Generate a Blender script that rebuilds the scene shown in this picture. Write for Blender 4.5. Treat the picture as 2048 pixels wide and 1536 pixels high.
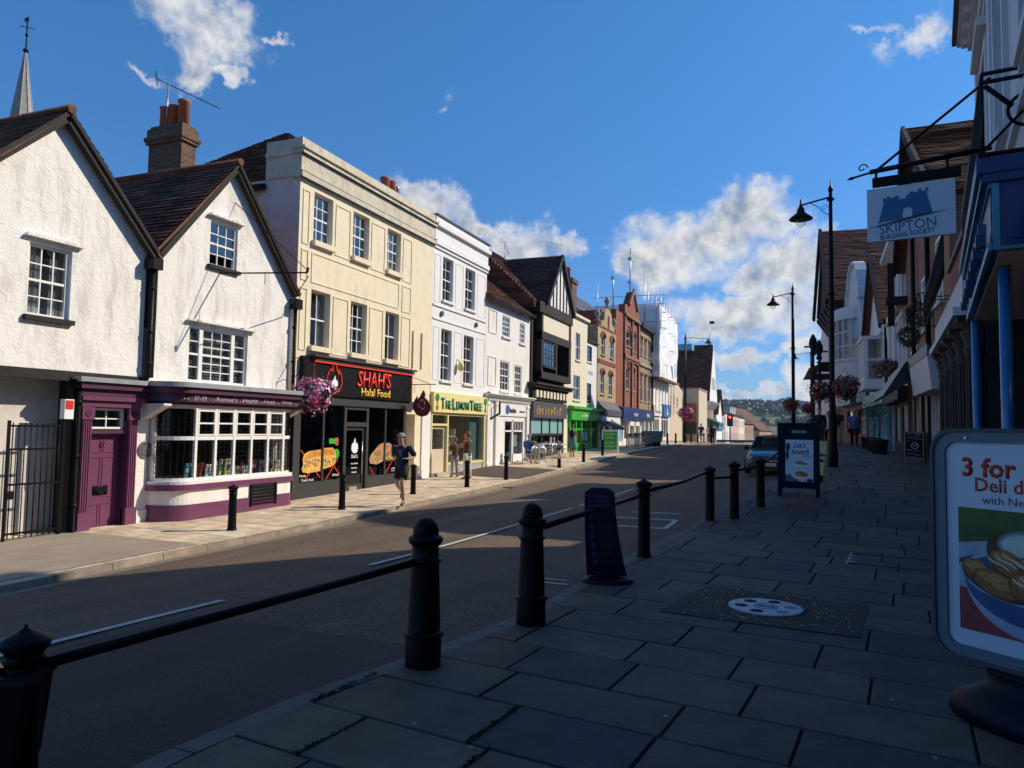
import bpy, bmesh, math, random
from mathutils import Vector, Matrix, noise
random.seed(7)
for o in list(bpy.data.objects): bpy.data.objects.remove(o)
sc = bpy.context.scene
COL = sc.collection
R = math.radians
# ------------------------------------------------------------------ camera
cam_d = bpy.data.cameras.new('camera'); cam = bpy.data.objects.new('camera', cam_d); COL.objects.link(cam)
YAW, PITCH, ROLL = R(21.7), R(3.43), 0.0166
Fw = Vector((-math.sin(YAW)*math.cos(PITCH), math.cos(YAW)*math.cos(PITCH), math.sin(PITCH)))
R0 = Vector((math.cos(YAW), math.sin(YAW), 0)); U0 = R0.cross(Fw)
Rt = R0*math.cos(ROLL)+U0*math.sin(ROLL); Up = U0*math.cos(ROLL)-R0*math.sin(ROLL)
m = Matrix((Rt, Up, -Fw)).transposed().to_4x4(); m.translation = (0, 0, 1.6)
cam.matrix_world = m
cam_d.sensor_width = 36; cam_d.lens = 1450/2048*36; cam_d.clip_start = 0.05; cam_d.clip_end = 6000
sc.camera = cam
# ------------------------------------------------------------------ light
SUN_AZ, SUN_EL = R(36), R(35.5)      # azimuth from +X towards +Y
sd = Vector((math.cos(SUN_AZ)*math.cos(SUN_EL), math.sin(SUN_AZ)*math.cos(SUN_EL), math.sin(SUN_EL)))
sun_d = bpy.data.lights.new('sun', 'SUN'); sun_d.energy = 5.0; sun_d.angle = R(0.53); sun_d.color = (1, .87, .70)
sun = bpy.data.objects.new('sun', sun_d); COL.objects.link(sun)
sun.rotation_euler = sd.to_track_quat('Z', 'Y').to_euler(); sun.location = (0, 0, 60)
sc.view_settings.view_transform = 'Standard'; sc.view_settings.look = 'None'
sc.view_settings.exposure = 0.0; sc.view_settings.gamma = 1
sc.render.resolution_x = 1024; sc.render.resolution_y = 768
sc.render.engine = 'CYCLES'
sc.cycles.max_bounces = 6; sc.cycles.transparent_max_bounces = 12

def raydir(px, py):
    return (Fw + Rt*((px-1024)/1450) + Up*((768-py)/1450)).normalized()

# ------------------------------------------------------------------ world: sky texture + cumulus clouds
def build_world():
    w = bpy.data.worlds.new('World'); sc.world = w; w.use_nodes = True
    nt = w.node_tree; N = nt.nodes; L = nt.links
    for n in list(N): N.remove(n)
    def nd(t, **k):
        n = N.new(t)
        for a, b in k.items(): setattr(n, a, b)
        return n
    def val(n, i, v):
        if hasattr(v, 'links') or hasattr(v, 'is_linked'): L.new(v, n.inputs[i])
        else: n.inputs[i].default_value = v
    def M(op, a, b=0.0, c=0.0, clamp=False):
        n = nd('ShaderNodeMath', operation=op, use_clamp=clamp); val(n, 0, a); val(n, 1, b); val(n, 2, c); return n.outputs[0]
    out = nd('ShaderNodeOutputWorld'); bg = nd('ShaderNodeBackground')
    sky = nd('ShaderNodeTexSky', sky_type='NISHITA'); sky.sun_disc = False
    sky.sun_elevation = SUN_EL; sky.sun_rotation = math.pi/2-SUN_AZ
    sky.air_density = 1.0; sky.dust_density = 0.25; sky.ozone_density = 3.5
    tc = nd('ShaderNodeTexCoord'); D = tc.outputs['Generated']
    w1 = nd('ShaderNodeTexNoise'); w1.inputs['Scale'].default_value = 14; w1.inputs['Detail'].default_value = 5; w1.inputs['Roughness'].default_value = .62; L.new(D, w1.inputs['Vector'])
    w2 = nd('ShaderNodeVectorMath', operation='SUBTRACT'); L.new(w1.outputs['Color'], w2.inputs[0]); w2.inputs[1].default_value = (.5, .5, .5)
    w3 = nd('ShaderNodeVectorMath', operation='SCALE'); L.new(w2.outputs[0], w3.inputs[0]); w3.inputs['Scale'].default_value = .11
    w4 = nd('ShaderNodeVectorMath', operation='ADD'); L.new(D, w4.inputs[0]); L.new(w3.outputs[0], w4.inputs[1]); DW = w4.outputs[0]
    def dot(v):
        n = nd('ShaderNodeVectorMath', operation='DOT_PRODUCT'); L.new(DW, n.inputs[0]); n.inputs[1].default_value = v; return n.outputs['Value']
    # each cumulus: centre, half sizes in pixels of arc, tilt
    blobs = [(395, 35, 125, 75, 0.1), (372, 120, 62, 55, 0.0), (285, 140, 52, 20, .2), (458, 140, 34, 26, .3), (545, 62, 26, 18, 0),
             (868, 392, 88, 46, .3), (935, 438, 88, 34, .3), (1040, 492, 112, 52, .15), (1120, 500, 60, 30, 0),
             (1400, 490, 190, 85, -.15), (1470, 430, 95, 60, 0), (1300, 530, 90, 45, 0), (1600, 530, 110, 70, 0), (1500, 560, 90, 26, 0),
             (1480, 625, 180, 55, -.08), (1600, 620, 100, 65, 0), (1400, 650, 60, 24, 0), (1700, 640, 80, 80, 0),
             (1480, 708, 70, 28, 0), (1590, 690, 55, 24, 0), (1610, 745, 50, 34, 0), (1560, 780, 90, 18, 0), (1485, 773, 50, 12, 0),
             (1830, 75, 90, 34, -.35), (1745, 68, 60, 16, 0.1), (885, 188, 38, 16, 0), (1460, 800, 70, 22, 0),
             (1640, 800, 60, 30, 0)]
    mask = None
    FAINT = {(885, 188): 1.0, (545, 62): .55, (285, 140): .35, (458, 140): .25, (1830, 75): .15, (1745, 68): .45, (1460, 800): .3, (1485, 773): .3, (1560, 780): .3}
    for (px, py, rx, ry, tl) in blobs:
        c = raydir(px, py)
        e1 = Rt - c*Rt.dot(c); e1.normalize(); e2 = Up - c*Up.dot(c); e2.normalize()
        ca, sa = math.cos(tl), math.sin(tl)
        a1 = (e1*ca - e2*sa); a2 = (e1*sa + e2*ca)
        k = 1450/c.dot(Fw)
        u = dot(a1*(k/rx)); v = dot(a2*(k/ry))
        r2 = M('ADD', M('MULTIPLY', u, u), M('MULTIPLY', v, v))
        f = M('ADD', M('MULTIPLY', r2, -1.0), 1.0-FAINT.get((px, py), 0))
        f = M('MAXIMUM', f, -1.2)
        front = M('GREATER_THAN', dot(c), 0.0)
        f = M('SUBTRACT', M('MULTIPLY', M('ADD', f, 1.2), front), 1.2)
        mask = f if mask is None else nd_smax(nd, L, mask, f)
    def cloud(off):
        va = nd('ShaderNodeVectorMath', operation='ADD'); L.new(D, va.inputs[0]); va.inputs[1].default_value = off
        n1 = nd('ShaderNodeTexNoise'); n1.inputs['Scale'].default_value = 11; n1.inputs['Detail'].default_value = 9; n1.inputs['Roughness'].default_value = .60
        n1.inputs['Distortion'].default_value = .25
        L.new(va.outputs[0], n1.inputs['Vector'])
        n2 = nd('ShaderNodeTexNoise'); n2.inputs['Scale'].default_value = 48; n2.inputs['Detail'].default_value = 6; n2.inputs['Roughness'].default_value = .6
        L.new(va.outputs[0], n2.inputs['Vector'])
        return M('ADD', M('MULTIPLY', M('SUBTRACT', n1.outputs[0], .5), 3.8), M('MULTIPLY', M('SUBTRACT', n2.outputs[0], .5), 1.5))
    na = cloud((0, 0, 0)); nb = cloud(tuple(sd*0.022))
    dens = M('ADD', M('MULTIPLY', mask, 1.6), na)
    cov = nd('ShaderNodeMapRange', interpolation_type='SMOOTHSTEP'); L.new(dens, cov.inputs[0])
    cov.inputs['From Min'].default_value = -.25; cov.inputs['From Max'].default_value = 1.65
    lit = M('ADD', M('MULTIPLY', M('SUBTRACT', na, nb), .62), .62, clamp=True)
    core = nd('ShaderNodeMapRange', interpolation_type='SMOOTHSTEP'); L.new(dens, core.inputs[0])
    core.inputs['From Min'].default_value = .5; core.inputs['From Max'].default_value = 1.9
    core.inputs['To Min'].default_value = .24; core.inputs['To Max'].default_value = -.16
    lit = M('ADD', lit, core.outputs[0], clamp=True)
    ramp = nd('ShaderNodeValToRGB'); L.new(lit, ramp.inputs[0])
    e = ramp.color_ramp.elements; e[0].position = .15; e[0].color = (.30, .38, .52, 1); e[1].position = .80; e[1].color = (.90, .90, .90, 1)
    # keep the physical sky, slightly deeper
    mul = nd('ShaderNodeVectorMath', operation='MULTIPLY'); L.new(sky.outputs[0], mul.inputs[0]); mul.inputs[1].default_value = (.53, 1.16, 1.58)
    SKY = 0.10
    cl = nd('ShaderNodeVectorMath', operation='SCALE'); L.new(ramp.outputs[0], cl.inputs[0]); cl.inputs['Scale'].default_value = 0.90/SKY
    mix = nd('ShaderNodeMix', data_type='RGBA'); L.new(cov.outputs[0], mix.inputs['Factor'])
    sz = nd('ShaderNodeSeparateXYZ'); L.new(D, sz.inputs[0])
    hz = nd('ShaderNodeMapRange', interpolation_type='SMOOTHSTEP'); L.new(sz.outputs[2], hz.inputs[0]); hz.inputs['From Min'].default_value = -.02; hz.inputs['From Max'].default_value = .55; hz.inputs['To Min'].default_value = 0.0; hz.inputs['To Max'].default_value = 1.0
    hm = nd('ShaderNodeMix', data_type='RGBA'); L.new(hz.outputs[0], hm.inputs['Factor']); hm.inputs['A'].default_value = (.92, .66, .76, 1); hm.inputs['B'].default_value = (1, 1, 1, 1)
    hs = nd('ShaderNodeVectorMath', operation='MULTIPLY'); L.new(mul.outputs[0], hs.inputs[0]); L.new(hm.outputs['Result'], hs.inputs[1])
    L.new(hs.outputs[0], mix.inputs['A']); L.new(cl.outputs[0], mix.inputs['B'])
    L.new(mix.outputs['Result'], bg.inputs['Color']); bg.inputs['Strength'].default_value = SKY
    L.new(bg.outputs[0], out.inputs[0])
def nd_smax(nd, L, a, b):
    n = nd('ShaderNodeMath', operation='SMOOTH_MAX'); L.new(a, n.inputs[0]); L.new(b, n.inputs[1]); n.inputs[2].default_value = .15
    return n.outputs[0]
build_world()

# ------------------------------------------------------------------ materials
MATS = {}
def newmat(name):
    mt = bpy.data.materials.new(name); mt.use_nodes = True; MATS[name] = mt
    nt = mt.node_tree
    return mt, nt.nodes, nt.links, nt.nodes['Principled BSDF']
def rgba(c): return (c[0], c[1], c[2], 1)
def plain(name, c, rough=.6, metal=0, var=.12, scale=3.0, bump=0.0, bscale=40, spec=.5, emit=None, coat=0, dirt=0.0):
    """procedural paint / metal / fabric: slight colour variation plus optional bump and dirt patches"""
    mt, N, L, B = newmat(name)
    tc = N.new('ShaderNodeTexCoord')
    n = N.new('ShaderNodeTexNoise'); n.inputs['Scale'].default_value = scale; n.inputs['Detail'].default_value = 6; n.inputs['Roughness'].default_value = .65
    L.new(tc.outputs['Object'], n.inputs['Vector'])
    r = N.new('ShaderNodeValToRGB'); L.new(n.outputs[0], r.inputs[0])
    e = r.color_ramp.elements; e[0].position = .3; e[1].position = .7
    e[0].color = rgba([x*(1-var) for x in c]); e[1].color = rgba([min(1, x*(1+var*.6)) for x in c])
    colout = r.outputs[0]
    if dirt > 0:
        n3 = N.new('ShaderNodeTexNoise'); n3.inputs['Scale'].default_value = 1.3; n3.inputs['Detail'].default_value = 9; n3.inputs['Roughness'].default_value = .72
        mp = N.new('ShaderNodeMapping'); mp.inputs['Scale'].default_value = (2.2, 2.2, .7); L.new(tc.outputs['Object'], mp.inputs[0]); L.new(mp.outputs[0], n3.inputs['Vector'])
        mr = N.new('ShaderNodeMapRange'); L.new(n3.outputs[0], mr.inputs[0]); mr.inputs[1].default_value = .52; mr.inputs[2].default_value = .78; mr.inputs[4].default_value = dirt
        mx = N.new('ShaderNodeMix'); mx.data_type = 'RGBA'; L.new(mr.outputs[0], mx.inputs['Factor']); L.new(colout, mx.inputs['A']); mx.inputs['B'].default_value = (.13, .11, .08, 1)
        colout = mx.outputs['Result']
    L.new(colout, B.inputs['Base Color'])
    B.inputs['Roughness'].default_value = rough; B.inputs['Metallic'].default_value = metal
    B.inputs['Specular IOR Level'].default_value = spec
    B.inputs['Coat Weight'].default_value = coat
    if emit: B.inputs['Emission Color'].default_value = rgba(emit[:3]); B.inputs['Emission Strength'].default_value = emit[3]
    if bump > 0:
        n2 = N.new('ShaderNodeTexNoise'); n2.inputs['Scale'].default_value = bscale; n2.inputs['Detail'].default_value = 4
        L.new(tc.outputs['Object'], n2.inputs['Vector'])
        b = N.new('ShaderNodeBump'); b.inputs['Strength'].default_value = bump; b.inputs['Distance'].default_value = .02
        L.new(n2.outputs[0], b.inputs['Height']); L.new(b.outputs[0], B.inputs['Normal'])
    return mt
def sumvec(N, L, tc, mode='wall', sc_=(1, 1, 1)):
    s = N.new('ShaderNodeSeparateXYZ'); L.new(tc.outputs['Object'], s.inputs[0])
    a = N.new('ShaderNodeMath'); a.operation = 'ADD'; L.new(s.outputs[0], a.inputs[0]); L.new(s.outputs[1], a.inputs[1])
    c = N.new('ShaderNodeCombineXYZ'); L.new(a.outputs[0], c.inputs[0]); L.new(s.outputs[2], c.inputs[1])
    return c.outputs[0]
def brick(name, c1, c2, mortar, bw=.225, bh=.075, ms=.012, rough=.85, bump=.5):
    mt, N, L, B = newmat(name)
    tc = N.new('ShaderNodeTexCoord'); v = sumvec(N, L, tc)
    b = N.new('ShaderNodeTexBrick'); L.new(v, b.inputs['Vector'])
    b.inputs['Scale'].default_value = 1; b.inputs['Brick Width'].default_value = bw; b.inputs['Row Height'].default_value = bh
    b.inputs['Mortar Size'].default_value = ms; b.inputs['Mortar Smooth'].default_value = .2
    b.inputs['Color1'].default_value = rgba(c1); b.inputs['Color2'].default_value = rgba(c2); b.inputs['Mortar'].default_value = rgba(mortar)
    n = N.new('ShaderNodeTexNoise'); n.inputs['Scale'].default_value = 1.1; n.inputs['Detail'].default_value = 8; n.inputs['Roughness'].default_value = .7; L.new(tc.outputs['Object'], n.inputs['Vector'])
    mr = N.new('ShaderNodeMapRange'); L.new(n.outputs[0], mr.inputs[0]); mr.inputs[1].default_value = .3; mr.inputs[2].default_value = .75; mr.inputs[3].default_value = .62; mr.inputs[4].default_value = 1.2
    vm = N.new('ShaderNodeVectorMath'); vm.operation = 'SCALE'; L.new(b.outputs['Color'], vm.inputs[0]); L.new(mr.outputs[0], vm.inputs['Scale'])
    L.new(vm.outputs[0], B.inputs['Base Color']); B.inputs['Roughness'].default_value = rough
    bp = N.new('ShaderNodeBump'); bp.inputs['Strength'].default_value = bump; bp.inputs['Distance'].default_value = .01; bp.invert = True
    L.new(b.outputs['Fac'], bp.inputs['Height']); L.new(bp.outputs[0], B.inputs['Normal'])
    return mt
def roughcast(name, c, bump=1.0, sc_=5.0, fine=26, dist=.05, cdirt=.1):
    mt, N, L, B = newmat(name)
    tc = N.new('ShaderNodeTexCoord')
    n = N.new('ShaderNodeTexNoise'); n.inputs['Scale'].default_value = sc_; n.inputs['Detail'].default_value = 5; n.inputs['Roughness'].default_value = .62; n.inputs['Distortion'].default_value = 1.1; L.new(tc.outputs['Object'], n.inputs['Vector'])
    n2 = N.new('ShaderNodeTexNoise'); n2.inputs['Scale'].default_value = fine; n2.inputs['Detail'].default_value = 3; L.new(tc.outputs['Object'], n2.inputs['Vector'])
    ad = N.new('ShaderNodeMath'); ad.operation = 'MULTIPLY_ADD'; L.new(n2.outputs[0], ad.inputs[0]); ad.inputs[1].default_value = .35; L.new(n.outputs[0], ad.inputs[2])
    bp = N.new('ShaderNodeBump'); bp.inputs['Strength'].default_value = bump; bp.inputs['Distance'].default_value = dist
    L.new(ad.outputs[0], bp.inputs['Height']); L.new(bp.outputs[0], B.inputs['Normal'])
    n3 = N.new('ShaderNodeTexNoise'); n3.inputs['Scale'].default_value = 1.0; n3.inputs['Detail'].default_value = 9; n3.inputs['Roughness'].default_value = .75; mp3 = N.new('ShaderNodeMapping'); mp3.inputs['Scale'].default_value = (2.4, 2.4, .5); L.new(tc.outputs['Object'], mp3.inputs[0]); L.new(mp3.outputs[0], n3.inputs['Vector'])
    r = N.new('ShaderNodeValToRGB'); L.new(n3.outputs[0], r.inputs[0]); e = r.color_ramp.elements; e[0].position = .34; e[1].position = .52
    e[0].color = rgba([x*(1-cdirt)*f for x, f in zip(c, (1, .97, .92))]); e[1].color = rgba(c)
    L.new(r.outputs[0], B.inputs['Base Color']); B.inputs['Roughness'].default_value = .9
    return mt
def rooftile(name, c1, c2):
    mt, N, L, B = newmat(name)
    tc = N.new('ShaderNodeTexCoord')
    at = N.new('ShaderNodeAttribute'); at.attribute_name = 'shade'
    n = N.new('ShaderNodeTexNoise'); n.inputs['Scale'].default_value = 1.6; n.inputs['Detail'].default_value = 9; n.inputs['Roughness'].default_value = .75; L.new(tc.outputs['Object'], n.inputs['Vector'])
    v = N.new('ShaderNodeTexVoronoi'); v.inputs['Scale'].default_value = 7; L.new(tc.outputs['Object'], v.inputs['Vector'])
    mx = N.new('ShaderNodeMath'); mx.operation = 'ADD'; L.new(n.outputs[0], mx.inputs[0]); L.new(at.outputs['Fac'], mx.inputs[1])
    sp = N.new('ShaderNodeSeparateColor'); L.new(v.outputs['Color'], sp.inputs[0])
    m2 = N.new('ShaderNodeMath'); m2.operation = 'MULTIPLY_ADD'; L.new(sp.outputs[0], m2.inputs[0]); m2.inputs[1].default_value = .5; L.new(mx.outputs[0], m2.inputs[2])
    r = N.new('ShaderNodeValToRGB'); L.new(m2.outputs[0], r.inputs[0]); e = r.color_ramp.elements; e[0].position = .75; e[1].position = 1.6
    r.inputs[0].default_value = 0
    e[0].color = rgba(c1); e[1].color = rgba(c2)
    # scale factor into 0..1
    m3 = N.new('ShaderNodeMath'); m3.operation = 'MULTIPLY'; L.new(m2.outputs[0], m3.inputs[0]); m3.inputs[1].default_value = .55
    e[0].position = .35; e[1].position = .9; L.new(m3.outputs[0], r.inputs[0])
    L.new(r.outputs[0], B.inputs['Base Color']); B.inputs['Roughness'].default_value = .85
    n4 = N.new('ShaderNodeTexNoise'); n4.inputs['Scale'].default_value = 14; n4.inputs['Detail'].default_value = 3; L.new(tc.outputs['Object'], n4.inputs['Vector'])
    bp = N.new('ShaderNodeBump'); bp.inputs['Strength'].default_value = .6; bp.inputs['Distance'].default_value = .02; L.new(n4.outputs[0], bp.inputs['Height']); L.new(bp.outputs[0], B.inputs['Normal'])
    return mt
def stone(name, c1, c2, specks=True, rough=.8, bump=.5, attr=True):
    mt, N, L, B = newmat(name)
    tc = N.new('ShaderNodeTexCoord'); at = N.new('ShaderNodeAttribute'); at.attribute_name = 'shade'
    r = N.new('ShaderNodeValToRGB'); L.new(at.outputs['Fac'], r.inputs[0]); e = r.color_ramp.elements
    e[0].color = rgba(c1); e[1].color = rgba(c2); e[1].position = .95
    em = r.color_ramp.elements.new(.5); em.color = rgba([(a+b)/2*f for a, b, f in zip(c1, c2, (1.1, .98, .9))])
    n = N.new('ShaderNodeTexNoise'); n.inputs['Scale'].default_value = 2.6; n.inputs['Detail'].default_value = 10; n.inputs['Roughness'].default_value = .7; L.new(tc.outputs['Object'], n.inputs['Vector'])
    mr = N.new('ShaderNodeMapRange'); L.new(n.outputs[0], mr.inputs[0]); mr.inputs[1].default_value = .3; mr.inputs[2].default_value = .7; mr.inputs[3].default_value = .58; mr.inputs[4].default_value = 1.35
    vm = N.new('ShaderNodeVectorMath'); vm.operation = 'SCALE'; L.new(r.outputs[0], vm.inputs[0]); L.new(mr.outputs[0], vm.inputs['Scale'])
    co = vm.outputs[0]
    if specks:
        v = N.new('ShaderNodeTexVoronoi'); v.inputs['Scale'].default_value = 2.2; L.new(tc.outputs['Object'], v.inputs['Vector'])
        lt = N.new('ShaderNodeMath'); lt.operation = 'LESS_THAN'; L.new(v.outputs['Distance'], lt.inputs[0]); lt.inputs[1].default_value = .032
        mx = N.new('ShaderNodeMix'); mx.data_type = 'RGBA'; L.new(lt.outputs[0], mx.inputs['Factor']); L.new(co, mx.inputs['A']); mx.inputs['B'].default_value = (.34, .33, .32, 1); co = mx.outputs['Result']
    L.new(co, B.inputs['Base Color']); B.inputs['Roughness'].default_value = rough
    mp = N.new('ShaderNodeMapping'); mp.inputs['Rotation'].default_value = (0, 0, R(8)); mp.inputs['Scale'].default_value = (4, 14, 6); L.new(tc.outputs['Object'], mp.inputs[0])
    n2 = N.new('ShaderNodeTexNoise'); n2.inputs['Scale'].default_value = 3; n2.inputs['Detail'].default_value = 7; L.new(mp.outputs[0], n2.inputs['Vector'])
    bp = N.new('ShaderNodeBump'); bp.inputs['Strength'].default_value = bump; bp.inputs['Distance'].default_value = .012; L.new(n2.outputs[0], bp.inputs['Height']); L.new(bp.outputs[0], B.inputs['Normal'])
    return mt
def asphalt(name, c, bump=1.0, sc_=70, speck=.5):
    mt, N, L, B = newmat(name)
    tc = N.new('ShaderNodeTexCoord')
    n = N.new('ShaderNodeTexNoise'); n.inputs['Scale'].default_value = sc_; n.inputs['Detail'].default_value = 5; n.inputs['Roughness'].default_value = .9; L.new(tc.outputs['Object'], n.inputs['Vector'])
    n2 = N.new('ShaderNodeTexNoise'); n2.inputs['Scale'].default_value = .7; n2.inputs['Detail'].default_value = 8; n2.inputs['Roughness'].default_value = .7; L.new(tc.outputs['Object'], n2.inputs['Vector'])
    mp = N.new('ShaderNodeMapping'); mp.inputs['Scale'].default_value = (1.4, .12, 1); L.new(tc.outputs['Object'], mp.inputs[0])
    n3 = N.new('ShaderNodeTexNoise'); n3.inputs['Scale'].default_value = 1.2; n3.inputs['Detail'].default_value = 4; L.new(mp.outputs[0], n3.inputs['Vector'])
    mr = N.new('ShaderNodeMapRange'); L.new(n.outputs[0], mr.inputs[0]); mr.inputs[1].default_value = .3; mr.inputs[2].default_value = .75; mr.inputs[3].default_value = max(.12, 1-speck); mr.inputs[4].default_value = 1+speck*1.1
    mr2 = N.new('ShaderNodeMapRange'); L.new(n2.outputs[0], mr2.inputs[0]); mr2.inputs[1].default_value = .3; mr2.inputs[2].default_value = .7; mr2.inputs[3].default_value = .82; mr2.inputs[4].default_value = 1.15
    mr3 = N.new('ShaderNodeMapRange'); L.new(n3.outputs[0], mr3.inputs[0]); mr3.inputs[1].default_value = .3; mr3.inputs[2].default_value = .7; mr3.inputs[3].default_value = .85; mr3.inputs[4].default_value = 1.12
    a = N.new('ShaderNodeMath'); a.operation = 'MULTIPLY'; L.new(mr.outputs[0], a.inputs[0]); L.new(mr2.outputs[0], a.inputs[1])
    a2 = N.new('ShaderNodeMath'); a2.operation = 'MULTIPLY'; L.new(a.outputs[0], a2.inputs[0]); L.new(mr3.outputs[0], a2.inputs[1])
    vm = N.new('ShaderNodeVectorMath'); vm.operation = 'SCALE'; vm.inputs[0].default_value = c; L.new(a2.outputs[0], vm.inputs['Scale'])
    L.new(vm.outputs[0], B.inputs['Base Color']); B.inputs['Roughness'].default_value = .85; B.inputs['Specular IOR Level'].default_value = .35
    bp = N.new('ShaderNodeBump'); bp.inputs['Strength'].default_value = bump; bp.inputs['Distance'].default_value = .02; L.new(n.outputs[0], bp.inputs['Height']); L.new(bp.outputs[0], B.inputs['Normal'])
    return mt
def glass(name, tint=(.55, .6, .62), wob=.03, base=.10, gain=.8):
    mt = bpy.data.materials.new(name); mt.use_nodes = True; MATS[name] = mt
    N = mt.node_tree.nodes; L = mt.node_tree.links; N.remove(N['Principled BSDF']); out = N['Material Output']
    t = N.new('ShaderNodeBsdfTransparent'); t.inputs[0].default_value = rgba(tint)
    g = N.new('ShaderNodeBsdfGlossy'); g.inputs['Roughness'].default_value = .02
    ge = N.new('ShaderNodeNewGeometry'); dt = N.new('ShaderNodeVectorMath'); dt.operation = 'DOT_PRODUCT'; L.new(ge.outputs['Incoming'], dt.inputs[0]); L.new(ge.outputs['Normal'], dt.inputs[1])
    ab = N.new('ShaderNodeMath'); ab.operation = 'ABSOLUTE'; L.new(dt.outputs['Value'], ab.inputs[0])
    om = N.new('ShaderNodeMath'); om.operation = 'SUBTRACT'; om.inputs[0].default_value = 1.0; L.new(ab.outputs[0], om.inputs[1])
    pw = N.new('ShaderNodeMath'); pw.operation = 'POWER'; L.new(om.outputs[0], pw.inputs[0]); pw.inputs[1].default_value = 4.0
    ad = N.new('ShaderNodeMath'); ad.operation = 'MULTIPLY_ADD'; ad.inputs[1].default_value = gain; ad.inputs[2].default_value = base; L.new(pw.outputs[0], ad.inputs[0])
    tc = N.new('ShaderNodeTexCoord'); n = N.new('ShaderNodeTexNoise'); n.inputs['Scale'].default_value = 2.3; n.inputs['Detail'].default_value = 1; L.new(tc.outputs['Object'], n.inputs['Vector'])
    bp = N.new('ShaderNodeBump'); bp.inputs['Strength'].default_value = wob*4; bp.inputs['Distance'].default_value = .05; L.new(n.outputs[0], bp.inputs['Height']); L.new(bp.outputs[0], g.inputs['Normal'])
    mx = N.new('ShaderNodeMixShader'); L.new(ad.outputs[0], mx.inputs[0]); L.new(t.outputs[0], mx.inputs[1]); L.new(g.outputs[0], mx.inputs[2]); L.new(mx.outputs[0], out.inputs[0])
    return mt
def leafmat(name, c, var=.5, rough=.6):
    mt, N, L, B = newmat(name)
    at = N.new('ShaderNodeAttribute'); at.attribute_name = 'shade'
    r = N.new('ShaderNodeValToRGB'); L.new(at.outputs['Fac'], r.inputs[0]); e = r.color_ramp.elements
    e[0].color = rgba([x*(1-var) for x in c]); e[1].color = rgba([min(1, x*(1+var)) for x in c])
    L.new(r.outputs[0], B.inputs['Base Color']); B.inputs['Roughness'].default_value = rough
    return mt

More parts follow.
